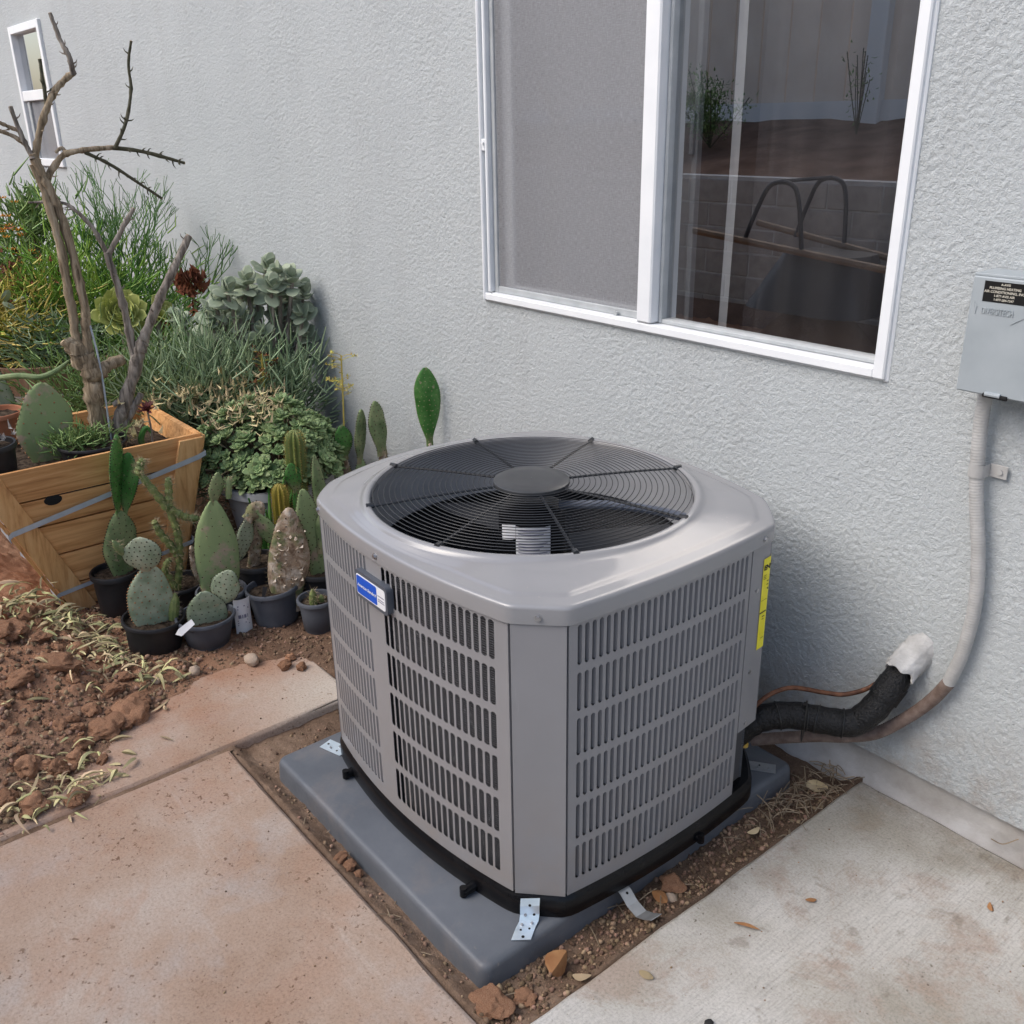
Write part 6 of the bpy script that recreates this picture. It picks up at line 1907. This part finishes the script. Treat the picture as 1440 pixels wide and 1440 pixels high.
# ---- big lettuce-like aeonium
def aeonium(label, base, top, R, n, seed, face):
    t = thing('aeonium', label, 'plant', base); r = random.Random(seed); b = Vector(base); h = Vector(top) - b
    mb = MB(); mb.tube(catmull([(0, 0, 0), h * .5 + Vector((.01, .0, 0)), h], 5), .011, 10); mb.build('stalk', MAT['bark_grey'], t)
    meshes = [leaf_solid(R * s, R * .66 * (.7 + .3 * s), R * .07, .30, nt=7, ns=8, round_=.36).mesh('leaf', MAT['aeonium'], True) for s in (1., .82, .62, .42)]
    z = Vector(face).normalized(); _, u, w = basis(z); F = Matrix((u, z.cross(u) , z)).transposed()
    for k in range(n):
        q = k / (n - 1); a = k * 2.39996 + r.uniform(-.1, .1)
        el = lerp(-.05, 1.40, q ** .60) + r.uniform(-.07, .07)
        M_ = F @ Matrix.Rotation(a, 3, 'Z') @ Matrix.Rotation(-el, 3, 'Y')
        o = obj('leaf', meshes[min(3, int(q * 4))], t); o.matrix_local = Matrix.Translation(h + z * R * .22 * q + (F @ Vector((math.cos(a), math.sin(a), 0))) * R * .10) @ M_.to_4x4()
aeonium('large lime green aeonium rosette between the bare trunks', (-2.11, -.655, .20), (-2.105, -.645, .800), .104, 64, 4, (1, -.25, .55))
aeonium('second lime rosette half hidden behind the grey trunk', (-2.05, -.53, .20), (-2.04, -.525, .795), .075, 26, 6, (.6, .7, .6))

# ---- dried kalanchoe heads
def dry_head(label, base, top, R, seed, n=90):
    t = thing('dried_flower', label, 'dried flower', base); h = Vector(top) - Vector(base); r = random.Random(seed)
    mb = MB(); mb.tube(catmull([(0, 0, 0), h * .6 + Vector((.005, .01, 0)), h], 5), .006, 8); mb.build('stalk', MAT['herb'], t)
    mb = MB()
    for k in range(n):
        d = Vector((r.gauss(0, 1), r.gauss(0, 1), r.gauss(.2, 1))).normalized()
        add_leaf(mb, h + d * R * r.uniform(.1, .5), d + Vector((0, 0, .2)), R * r.uniform(.4, .7), R * r.uniform(.35, .6), .8, .5)
    for k in range(14):
        add_leaf(mb, h - Vector((0, 0, R * r.uniform(.5, 1.6))), Vector((r.uniform(-.6, .6), r.uniform(-.6, .6), -1)), R * .8, R * .25, .5, .4)
    mb.build('dried_petals', MAT['dry_flower'], t, smooth=False)
dry_head('curled rust brown dried flower head before the wall', (-1.97, -.415, .40), (-1.962, -.398, .925), .072, 5)
dry_head('small dark red withered head beside the forked trunk', (-2.14, -.485, .40), (-2.13, -.475, .760), .045, 6, 50)

# ---- jade plant on the wall
def jade():
    t = thing('jade_plant', 'grey green jade plant with plump round leaves at the stucco wall', 'plant', (-1.78, -.20, .0))
    r = random.Random(14); po = Vector(t.location)
    meshes = [leaf_solid(L, L * .84, L * .13, .12, nt=7, ns=8, round_=.40).mesh('leaf', MAT['jade'], True) for L in (.070, .062, .050)]
    heads = []
    R = right_of((-1.78, -.2)); T = tocam((-1.78, -.2))
    for (u, v) in ((372, 392), (405, 405), (345, 405), (318, 412), (395, 430), (355, 430), (300, 430), (330, 445), (380, 452), (415, 450), (418, 480), (360, 470), (310, 455), (398, 490), (340, 480), (425, 425), (300, 470), (376, 412), (290, 450), (250, 450), (365, 500), (410, 510), (335, 418), (390, 398), (405, 468), (345, 458), (325, 492)):
        x = (u - 365) / 347.; z = .80 - (v - 445) / 322.
        heads.append(Vector((-1.76, -.19, 0)) + R * x + T * r.uniform(-.06, .10) + Vector((0, 0, z)))
    st = MB()
    for h in heads:
        h.y = min(h.y, -.05)
        b = Vector((-1.78 + r.uniform(-.04, .04), -.20 + r.uniform(-.04, .04), .02))
        st.tube([p - po for p in catmull([b, b.lerp(h, .55) + Vector((0, 0, .04)), h], 4)], [.016, .015, .014, .013, .012, .010, .009, .008, .007], 6)
        n = 11
        ax = (T * r.uniform(.2, .9) + Vector((0, 0, 1)) + R * r.uniform(-.5, .5)).normalized(); _, u, w = basis(ax); F = Matrix((u, ax.cross(u), ax)).transposed()
        for k in range(n):
            q = k / (n - 1); M_ = F @ Matrix.Rotation(k * 1.57 + (.78 if k % 4 > 1 else 0) + r.uniform(-.2, .2), 3, 'Z') @ Matrix.Rotation(-lerp(-.35, 1.2, q) + r.uniform(-.2, .2), 3, 'Y')
            p = h + ax * (.060 * q - .035) - po
            o = obj('leaf', meshes[min(2, int(q * 3))], t); o.matrix_local = Matrix.Translation(p) @ M_.to_4x4()
    st.build('stem', MAT['bark_grey'], t)
jade()

# ---- blue chalk sticks mass with dry flowers
def chalk():
    t = thing('blue_chalk_sticks', 'blue green mass of upright finger leaves with straw coloured dead tips', 'plant', (-1.74, -.45, .0))
    for k, (c, n, sp) in enumerate([((-1.80, -.62, .50), 900, (.07, .09, .09)), ((-1.74, -.45, .52), 1300, (.09, .12, .09)), ((-1.66, -.26, .50), 800, (.07, .10, .09)), ((-1.62, -.15, .52), 240, (.05, .06, .08)), ((-1.72, -.52, .30), 900, (.07, .14, .10)), ((-1.60, -.32, .30), 600, (.06, .12, .10))]):
        sticks(t, c, int(n * .8), .085, .0034, 'senecio', 100 + k, sp, 1.3, 'finger_leaves', curve=.3, taper=.45)
    sticks(t, (-1.76, -.46, .66), 90, .16, .0024, 'senecio', 111, (.05, .10, .04), 2.5, 'finger_leaves', curve=.2, taper=.5)
    mb = MB(); r = random.Random(31); po = Vector(t.location)
    for (c, n, sp) in (((-1.70, -.58, .57), 60, (.05, .06, .03)), ((-1.66, -.42, .58), 60, (.05, .07, .04)), ((-1.58, -.32, .52), 60, (.04, .06, .04)), ((-1.70, -.66, .43), 40, (.05, .05, .04))):
        for k in range(n):
            p = Vector(c) + Vector([r.gauss(0, s) for s in sp]) + tocam(c) * .07
            add_leaf(mb, p - po, Vector((r.uniform(-1, 1), r.uniform(-1, 1), r.uniform(-.8, .5))), r.uniform(.04, .09), r.uniform(.010, .018), 1.0, .5)
    mb.build('dead_leaves', MAT['dry_leaf'], t, smooth=False)
chalk()
sg = thing('herb_tuft', 'feathery mid green tuft growing behind the cedar planter', 'plant', (-1.88, -.80, .0))
sticks(sg, (-1.90, -.82, .52), 1400, .07, .0026, 'herb', 121, (.07, .16, .10), .9, curve=.5)
sticks(sg, (-1.92, -.62, .56), 900, .07, .0026, 'herb', 122, (.07, .08, .08), .9, curve=.5)
def seed_head(label, base, top, R, m, seed):
    t = thing('seed_stalk', label, 'plant', base); h = Vector(top) - Vector(base); r = random.Random(seed)
    mb = MB(); mb.tube(catmull([(0, 0, 0), h * .5 + Vector((.004, 0, 0)), h], 5), .0032, 6)
    lf = MB()
    for k in range(26):
        s = r.uniform(.62, 1.); d = Vector((r.gauss(0, 1), r.gauss(0, 1), r.uniform(-.2, .8))).normalized(); e = h * s + d * R * r.uniform(.4, 1.1)
        mb.tube([h * s, (h * s + e) / 2 + Vector((0, 0, .004)), e], .0012, 4)
        for q in range(5): add_leaf(lf, e, Vector((r.uniform(-1, 1), r.uniform(-1, 1), r.uniform(-.5, 1))), .014, .007)
    mb.build('stalk', MAT['yellow_green'], t); tag(lf.build('seed_pods', MAT[m], t, smooth=False), kind='stuff')
seed_head('tall dry seed stalk rising from the rosette bowl', (-1.205, -.195, .30), (-1.198, -.175, .720), .055, 'yellow_green', 4)
seed_head('reddish dry seed head above the dead straw leaves', (-1.56, -.33, .35), (-1.555, -.32, .690), .060, 'dry_flower', 5)

# ================================================================ BOWL OF ROSETTES
BC = Vector((-1.245, -.455, 0))
pot('round_bowl', 'round grey bowl planter full of green rosettes', BC.x, BC.y, .318, .190, .14, MAT['pot_grey'], lip=.016, base_ring=False, n=56)
def rosettes():
    t = thing('rosette_succulent', 'dome of small green rosette succulents spilling over the grey bowl', 'plant', (BC.x, BC.y, .31))
    r = random.Random(17)
    M3 = [rosette_mesh('rosette', R, n, MAT['echeveria'], .62, .15, sd, op) for (R, n, sd, op) in ((.044, 22, 1, .85), (.038, 18, 2, 1.0), (.034, 16, 3, 1.1), (.041, 20, 4, .75))]
    pts = []
    tries = 0
    while len(pts) < 280 and tries < 20000:
        tries += 1
        a = r.uniform(0, 6.28); q = math.sqrt(r.random())
        el = q * 1.75
        d = Vector((math.sin(el) * math.cos(a) * .205, math.sin(el) * math.sin(a) * .265, math.cos(el) * .27 + .0))
        if d.z < .03: continue
        d *= r.uniform(.86, 1.06) * (1 + .16 * math.sin(3 * a + 1.2) * math.sin(el))
        d.z *= .92 + .12 * math.sin(2 * a)
        if all((d - p).length > r.choice((.030, .038)) for p in pts): pts.append(d)
    st = MB()
    for d in pts:
        ax = Vector((d.x / .245 ** 2, d.y / .285 ** 2, d.z / .30 ** 2 + 2.0)).normalized(); _, u, w = basis(ax)
        F = Matrix((u, ax.cross(u), ax)).transposed() @ Matrix.Rotation(r.uniform(0, 6.28), 3, 'Z')
        o = obj('rosette', r.choice(M3), t); o.matrix_local = Matrix.Translation(d) @ F.to_4x4() @ Matrix.Scale(r.choice((.62, .8, .95, 1.1, 1.3)), 4)
        st.tube([Vector((d.x * .2, d.y * .2, -.02)), d * .6, d - ax * .004], .003, 5, caps=False)
    st.build('stems', MAT['bark'], t)
    mb = MB()
    for k in range(150):
        a = r.uniform(0, 6.28); c = Vector((-.01, -.06, .265)) + Vector((r.gauss(0, .06), r.gauss(0, .08), r.gauss(0, .022)))
        add_leaf(mb, c, Vector((r.uniform(-1, 1), r.uniform(-1, 1), r.uniform(-.5, .4))), r.uniform(.03, .065), r.uniform(.006, .014), 1., .5)
    mb.build('dead_leaves', MAT['dry_leaf'], t, smooth=False)
rosettes()
# thin dark stalks and dead stems between planter and bowl
mb = MB(); r = random.Random(44)
for k in range(160):
    p = Vector((-1.32 + r.gauss(0, .06), -.62 + r.gauss(0, .06), r.uniform(.02, .42)))
    d = Vector((r.uniform(-1, 1), r.uniform(-1, 1), r.uniform(-.6, .6))).normalized() * r.uniform(.05, .14)
    mb.tube(catmull([p, p + d * .5 + Vector((0, 0, .015)), p + d], 3), .0013, 4, caps=False)
tag(mb.build('dead_stems', MAT['straw']), 'tangle of thin dead stems between planter and grey bowl', 'plant', kind='stuff')
lf_ = thing('agave_shoot', 'narrow dark green leaves poking up by the bowl rim', 'plant', (-1.04, -.62, .0))
mb = MB()
for (tx, ty, tz) in ((-.985, -.545, .40), (-1.03, -.66, .34), (-1.06, -.57, .36), (-.99, -.62, .30), (-1.00, -.50, .37)):
    b = Vector((-1.04, -.60, .02)) - Vector(lf_.location); e = Vector((tx, ty, tz)) - Vector(lf_.location)
    C = catmull([b, b.lerp(e, .5) + Vector((0, 0, .02)), e], 5); m_ = len(C)
    mb.tube(C, [.013 * (1 - (i / m_) ** 1.5) + .001 for i in range(m_)], 6)
mb.build('leaves', MAT['pad_vivid'], lf_)

# ================================================================ ROCKS, CLODS, LITTER
def ico(sub):
    t = (1 + 5 ** .5) / 2
    V = [Vector(p).normalized() for p in ((-1, t, 0), (1, t, 0), (-1, -t, 0), (1, -t, 0), (0, -1, t), (0, 1, t), (0, -1, -t), (0, 1, -t), (t, 0, -1), (t, 0, 1), (-t, 0, -1), (-t, 0, 1))]
    F = [(0, 11, 5), (0, 5, 1), (0, 1, 7), (0, 7, 10), (0, 10, 11), (1, 5, 9), (5, 11, 4), (11, 10, 2), (10, 7, 6), (7, 1, 8), (3, 9, 4), (3, 4, 2), (3, 2, 6), (3, 6, 8), (3, 8, 9), (4, 9, 5), (2, 4, 11), (6, 2, 10), (8, 6, 7), (9, 8, 1)]
    for _ in range(sub):
        c = {}; G = []
        def mid(a, b):
            k = (min(a, b), max(a, b))
            if k not in c: c[k] = len(V); V.append(((V[a] + V[b]) / 2).normalized())
            return c[k]
        for a, b, d in F:
            x, y, z = mid(a, b), mid(b, d), mid(d, a); G += [(a, x, z), (b, y, x), (d, z, y), (x, y, z)]
        F = G
    return V, F
ICO = [ico(0), ico(1), ico(2), ico(3)]
from mathutils import noise as mnoise
def rock_mesh(name, m, seed, sub=2, rough=.28, flat=.75):
    V, F = ICO[sub]; r = random.Random(seed); o = Vector((r.uniform(0, 50),) * 3) + Vector((seed, seed * 2.3, 0))
    sx, sy, sz = r.uniform(.75, 1.2), r.uniform(.75, 1.2), flat * r.uniform(.8, 1.15)
    mb = MB(); vs = []
    for v in V:
        k = 1 + rough * mnoise.noise(v * 1.3 + o) + rough * .5 * mnoise.noise(v * 3.1 + o) + rough * .2 * mnoise.noise(v * 7 + o)
        vs.append(Vector((v.x * sx, v.y * sy, v.z * sz)) * k)
    mb.add(vs, F); return mb.mesh(name, m, True, 32)
def ground_z(x, y):
    z = float(soil_h(np.array([x]), np.array([y]))[0])
    if x > -.236 and y < -1.13: z = max(z, 0)
    if -1.05 < x < -.242 and y < -.745: z = max(z, 0)
    if x > .893: z = max(z, 0)
    return z
clods = [rock_mesh('soil_clod', MAT['clod'], s, 3, .42, .72) for s in range(6)]
stones = [rock_mesh('stone', MAT['stone_pale'], 40 + s, 2, .2, .75) for s in range(3)]
r = random.Random(77)
big = [(-.499, -1.355, .040), (-.537, -1.272, .042), (-.80, -1.375, .048), (-.266, -1.50, .026), (-.406, -1.503, .034), (-.30, -1.585, .030), (-.978, -1.385, .032), (-.90, -1.30, .026), (-.66, -1.28, .030), (-.585, -1.235, .028), (-.47, -1.42, .024), (-.43, -1.45, .022),
       (-.72, -1.23, .022), (-.60, -1.36, .020), (-1.03, -1.455, .055), (-1.15, -1.36, .040), (-.355, -1.63, .030), (-.44, -1.56, .028), (-.78, -1.48, .034), (-.56, -1.45, .018), (-.39, -1.40, .016), (-.50, -1.30, .022)]
for k, (x, y, s) in enumerate(big):
    o = obj('soil_clod', clods[k % 6], None, (x, y, ground_z(x, y) + s * .35), (r.uniform(-.4, .4), r.uniform(-.4, .4), r.uniform(0, 6.28)), s)
    tag(o, 'lump of dry red soil in the dug up bed by the slab', 'soil clod', 'soil clods in the dug bed')
k = 0
while k < 90:
    x = r.uniform(-1.2, -.25); y = r.uniform(-1.75, -1.18); xb = np.interp(y, SOIL_B[:, 0], SOIL_B[:, 1])
    if x > xb - .01 or (x < -1.0 and y > -1.3): continue
    s = r.uniform(.007, .017)
    o = obj('soil_clod', clods[r.randrange(6)], None, (x, y, ground_z(x, y) + s * .4), (r.uniform(-.6, .6), r.uniform(-.6, .6), r.uniform(0, 6.28)), s)
    tag(o, 'small crumb of dry red soil in the dug up bed', 'soil clod', 'small crumbs in the dug bed'); k += 1
for k, (x, y, s, lab) in enumerate([(-.584, -.900, .026, 'round pale stone lying before the slate pots'), (-.635, -1.055, .020, 'rounded brown stone below the white tagged pot'), (-.66, -1.16, .018, 'smooth tan pebble at the tip of the leaf litter'),
        (-.50, -.835, .020, 'lump of red earth next to the small slate pot'), (-.46, -.80, .018, 'reddish clod at the back end of the concrete strip'), (-.53, -.80, .014, 'small reddish clod beside the concrete strip end'),
        (-1.20, -1.30, .030, 'brown stone at the foot of the planter corner'), (-1.08, -1.19, .024, 'brown clod between planter foot and tall black pot')]):
    me_ = stones[k % 3] if k < 3 else clods[k % 6]
    tag(obj('stone', me_, None, (x, y, ground_z(x, y) + s * .45), (0, 0, k), s), lab, 'stone')
br_ = thing('broken_brick', 'half buried chunk of red brick left of the planter', 'brick', (-1.20, -1.50, .05)); mb = MB(); mb.box((0, 0, .04), (.16, .11, .09), Matrix.Rotation(.35, 3, 'X') @ Matrix.Rotation(.5, 3, 'Z'), .012); mb.build('brick', MAT['terracotta'], br_, smooth=False)
# stones in the trench round the pad
for k, (x, y, s, lab) in enumerate([(.812, -1.085, .034, 'flat reddish stone in the trench at the pad corner'), (.835, -1.02, .018, 'small brown clod in the trench by the pad corner'), (.30, -1.105, .017, 'larger brown clod in the trench beside the dusty slab'), (.33, -1.10, .015, 'middle brown clod in the trench beside the dusty slab'),
        (.36, -1.095, .012, 'smallest brown clod in the trench between slab and pad'), (.845, -.63, .016, 'whitish pebble in the trench near the loose strip'), (.82, -.60, .024, 'grey clod in the trench near the loose strip')]):
    tag(obj('stone', stones[k % 3] if k == 5 else clods[k % 6], None, (x, y, ground_z(x, y) + s * .4), (0, 0, k), (s, s, s * .8)), lab, 'stone')

def pebbles():
    V, F = ICO[0]; V = np.array([tuple(v) for v in V]); F = np.array(F)
    rs = np.random.RandomState(3); vs = []; fs = []; b = 0
    def scatter(n, x0, x1, y0, y1, s0, s1, cond=None):
        nonlocal b
        X = rs.uniform(x0, x1, n); Y = rs.uniform(y0, y1, n); S = s0 + (s1 - s0) * rs.rand(n) ** 3.5
        Z = soil_h(X, Y)
        for x, y, z, s in zip(X, Y, Z, S):
            if cond and not cond(x, y): continue
            p = V * (1 + .75 * (rs.rand(12, 1) - .5)) * s * rs.uniform(.7, 1.2, 3)
            a = rs.uniform(0, 6.28); c, q = math.cos(a), math.sin(a)
            p = np.stack([p[:, 0] * c - p[:, 1] * q, p[:, 0] * q + p[:, 1] * c, p[:, 2]], 1) + (x, y, z + s * .3)
            vs.append(p); fs.append(F + b); b += 12
    trench = lambda x, y: not (PX0 - .005 < x < PX1 + .005 and PY0 - .005 < y < PY1 + .005)
    scatter(5000, -.225, .885, -1.122, -.02, .0008, .0060, trench)
    scatter(2600, PX1, .888, -1.122, -.05, .0008, .0070, trench)
    bed = lambda x, y: x < np.interp(y, SOIL_B[:, 0], SOIL_B[:, 1]) + .02
    scatter(9000, -1.3, -.2, -1.9, -1.0, .0014, .009, bed)
    scatter(5000, -1.1, -.25, -.98, -.3, .0012, .0065)
    # crumbs washed onto the slabs
    X = rs.uniform(-.7, .75, 260); 
    for x in X:
        y = rs.uniform(-2.2, -1.14) if x > -.22 else rs.uniform(-1.6, -.78)
        s = .0008 + .0022 * rs.rand() ** 3; z = 0.
        p = V * s * rs.uniform(.7, 1.2, 3) + (x, y, z + s * .3); vs.append(p); fs.append(F + b); b += 12
    for k in range(220):
        x = rs.uniform(.91, 1.9); y = rs.uniform(-1.6, -.05); s = .0008 + .0022 * rs.rand() ** 3
        p = V * s * rs.uniform(.7, 1.2, 3) + (x, y, s * .3); vs.append(p); fs.append(F + b); b += 12
    o = obj('gravel', np_mesh('gravel', np.concatenate(vs), np.concatenate(fs), MAT['pebble'], False))
    tag(o, 'small stones and soil crumbs scattered over the bare earth', 'gravel', kind='stuff')
pebbles()

def blade(mb, p, d, L, W, r, curl=.6):
    """long curled withered leaf"""
    p = Vector(p); d = Vector(d); d.z *= .4; d.normalize(); _, u, w = basis(d)
    roll = r.uniform(-1.2, 1.2); u2 = u * math.cos(roll) + w * math.sin(roll); w2 = d.cross(u2)
    n = 5; vs = []; k1 = r.uniform(-curl, curl); k2 = r.uniform(-curl, curl)
    for i in range(n + 1):
        t = i / n; s = math.sin(PI * min(.98, t * .9 + .06)) ** .8
        c = p + d * L * t + u * L * k1 * t * t * .4 + Vector((0, 0, 1)) * L * (.22 * abs(k2) * math.sin(PI * t) + .02)
        f = W * s * .5
        vs += [c - u2 * f + w2 * f * .7, c - w2 * f * .2, c + u2 * f + w2 * f * .7]
    fs = []
    for i in range(n):
        a = i * 3; fs += [(a, a + 1, a + 4, a + 3), (a + 1, a + 2, a + 5, a + 4)]
    mb.add(vs, fs)
def litter():
    r = random.Random(55)
    for (nm, lab, spots) in (('leaf_litter', 'heap of withered yellow green leaves at the planter corner', [(-1.16, -1.35, .09, 120, .10), (-1.02, -1.27, .06, 90, .08), (-.90, -1.235, .05, 60, .07), (-.79, -1.20, .045, 45, .05), (-.70, -1.16, .035, 26, .03), (-1.26, -1.45, .07, 40, .08)]),
                             ('leaf_litter', 'withered leaves strewn over red soil at the slab edge', [(-.34, -1.52, .055, 36, .03), (-.30, -1.60, .045, 36, .03), (-.42, -1.43, .05, 20, .02), (-.28, -1.50, .04, 16, .02), (-.33, -1.37, .03, 7, .01), (-.75, -1.42, .10, 12, .02), (-.60, -1.22, .07, 9, .01)])):
        t = MB()
        for (x, y, s, n, h) in spots:
            for k in range(n):
                px, py = x + r.gauss(0, s), y + r.gauss(0, s * .8)
                if px < -1.24 and py > -1.3: continue
                z = ground_z(px, py) + r.uniform(.002, .008) + abs(r.gauss(0, h * .45)) * math.exp(-((px - x) ** 2 + (py - y) ** 2) / (2 * s * s))
                a = r.uniform(0, 6.28)
                blade(t, (px, py, z), (math.cos(a), math.sin(a), r.uniform(-.5, .5)), r.uniform(.014, .080) * r.choice((.6, 1, 1)), r.uniform(.004, .014), r, 1.6)
        tag(t.build(nm, MAT['litter']), lab, 'leaf litter', kind='stuff')
litter()
def single_leaf(x, y, L, W, a, m, lab, z=None, curl=.5, seed=0):
    mb = MB(); r = random.Random(seed); blade(mb, (0, 0, .002), (math.cos(a), math.sin(a), 0), L, W, r, curl)
    tag(mb.build('fallen_leaf', MAT[m], loc=(x, y, (ground_z(x, y) if z is None else z) + .002)), lab, 'leaf')
single_leaf(-.395, -1.25, .045, .010, .6, 'litter', 'single pale curled leaf on the dusty slab', seed=1)
single_leaf(-.455, -1.36, .055, .010, 1.4, 'litter', 'pale leaf sliver at the edge of the clods', seed=2)
single_leaf(.822, -.905, .060, .048, -1.2, 'brown_leaf', 'tan brown broad leaf in the trench beside the pad', z=0.0, curl=.3, seed=3)
single_leaf(.868, -.93, .034, .024, .6, 'litter', 'small crumpled yellow leaf in the trench', z=-.004, curl=.8, seed=4)
single_leaf(.815, -.655, .040, .026, .2, 'brown_leaf', 'rusty leaf fragment leaning against the pad side', z=-.01, curl=.8, seed=5)
single_leaf(.815, -.115, .05, .030, .8, 'dry_leaf', 'dry yellow leaf at the wall under the conduit', z=-.01, curl=.7, seed=6)
single_leaf(.83, -.36, .035, .02, 1.2, 'dry_leaf', 'dry tan leaf in the trench near the pad end', z=-.01, curl=.7, seed=7)
single_leaf(1.04, -.44, .022, .016, 1.0, 'brown_leaf', 'brown leaf lying flat on the grey slab', z=0, curl=.3, seed=8)
single_leaf(.985, -.60, .05, .010, .4, 'brown_leaf', 'thin brown twig like leaf on the grey slab', z=0, curl=.9, seed=9)
single_leaf(1.30, -.18, .024, .013, 2.2, 'brown_leaf', 'brown seed husk on the grey slab near the wall', z=0, curl=.2, seed=10)
single_leaf(.945, -.83, .030, .020, .3, 'litter', 'yellow green crumpled leaf bit on the grey slab', z=0, curl=.9, seed=11)
single_leaf(1.36, -.80, .018, .012, .9, 'dry_leaf', 'tiny pale leaf flake on the grey slab', z=0, curl=.4, seed=12)
tag(obj('stone', rock_mesh('stone', MAT['rubber'], 91, 1, .3, .6), None, (1.105, -.82, .006), None, .009), 'black pebble on the grey slab', 'stone')
tag(obj('stone', rock_mesh('stone', MAT['rubber'], 92, 1, .3, .6), None, (1.56, -.66, .005), (0, 0, 1), (.005, .012, .006)), 'tiny dark fragment on the grey slab', 'stone')
# straw and roots at the wall corner of the trench
mb = MB(); r = random.Random(66)
for k in range(150):
    p = Vector((.83 + r.gauss(0, .035), -.15 + r.gauss(0, .10), -.015 + abs(r.gauss(0, .012)))); p.x = min(p.x, .885); p.y = min(p.y, -.02)
    if p.x < PX1 + .01: continue
    a = r.uniform(0, 6.28); d = Vector((math.cos(a), math.sin(a), r.uniform(-.1, .25))) * r.uniform(.02, .06)
    mb.tube(catmull([p, p + d * .5 + Vector((0, 0, .004)), p + d], 3), r.uniform(.0006, .0016), 4, caps=False)
tag(mb.build('dry_straw', MAT['straw']), 'dry straw and root bits in the corner by the foundation', 'straw', kind='stuff')
mb = MB(); r = random.Random(67)
for k in range(26):
    x = r.choice((r.uniform(.79, .88), r.uniform(-.2, .7))); y = r.uniform(-1.05, -.3) if x > .78 else r.uniform(-1.12, -1.08)
    a = r.uniform(0, 6.28); p = Vector((x, y, ground_z(x, y) + .006)); d = Vector((math.cos(a), math.sin(a), .05)) * r.uniform(.02, .06)
    mb.tube([p, p + d * .5 + Vector((0, 0, .003)), p + d], .0012, 4, caps=False)
tag(mb.build('twig_litter', MAT['straw']), 'small twigs scattered in the trench round the pad', 'twigs', kind='stuff')
mb = MB(); mb.tube(catmull([(1.205, .004, .02), (1.235, -.012, .035), (1.262, -.010, .065)], 5), .0012, 5)
tag(mb.build('dry_weed', MAT['straw']), 'thin dry weed stem at the wall base', 'twig')
mb = MB(); r = random.Random(5)
for k in range(5):
    a = k * 1.2; mb.add([(1.335 + .012 * math.cos(a), -.03 + .012 * math.sin(a), .002), (1.335 + .02 * math.cos(a + .6), -.03 + .02 * math.sin(a + .6), .004 + .01 * (k % 2)), (1.335, -.03, .012)], [(0, 1, 2)])
tag(mb.build('paper_scrap', MAT['white_label'], smooth=False), 'torn white paper scrap at the foot of the wall', 'paper')
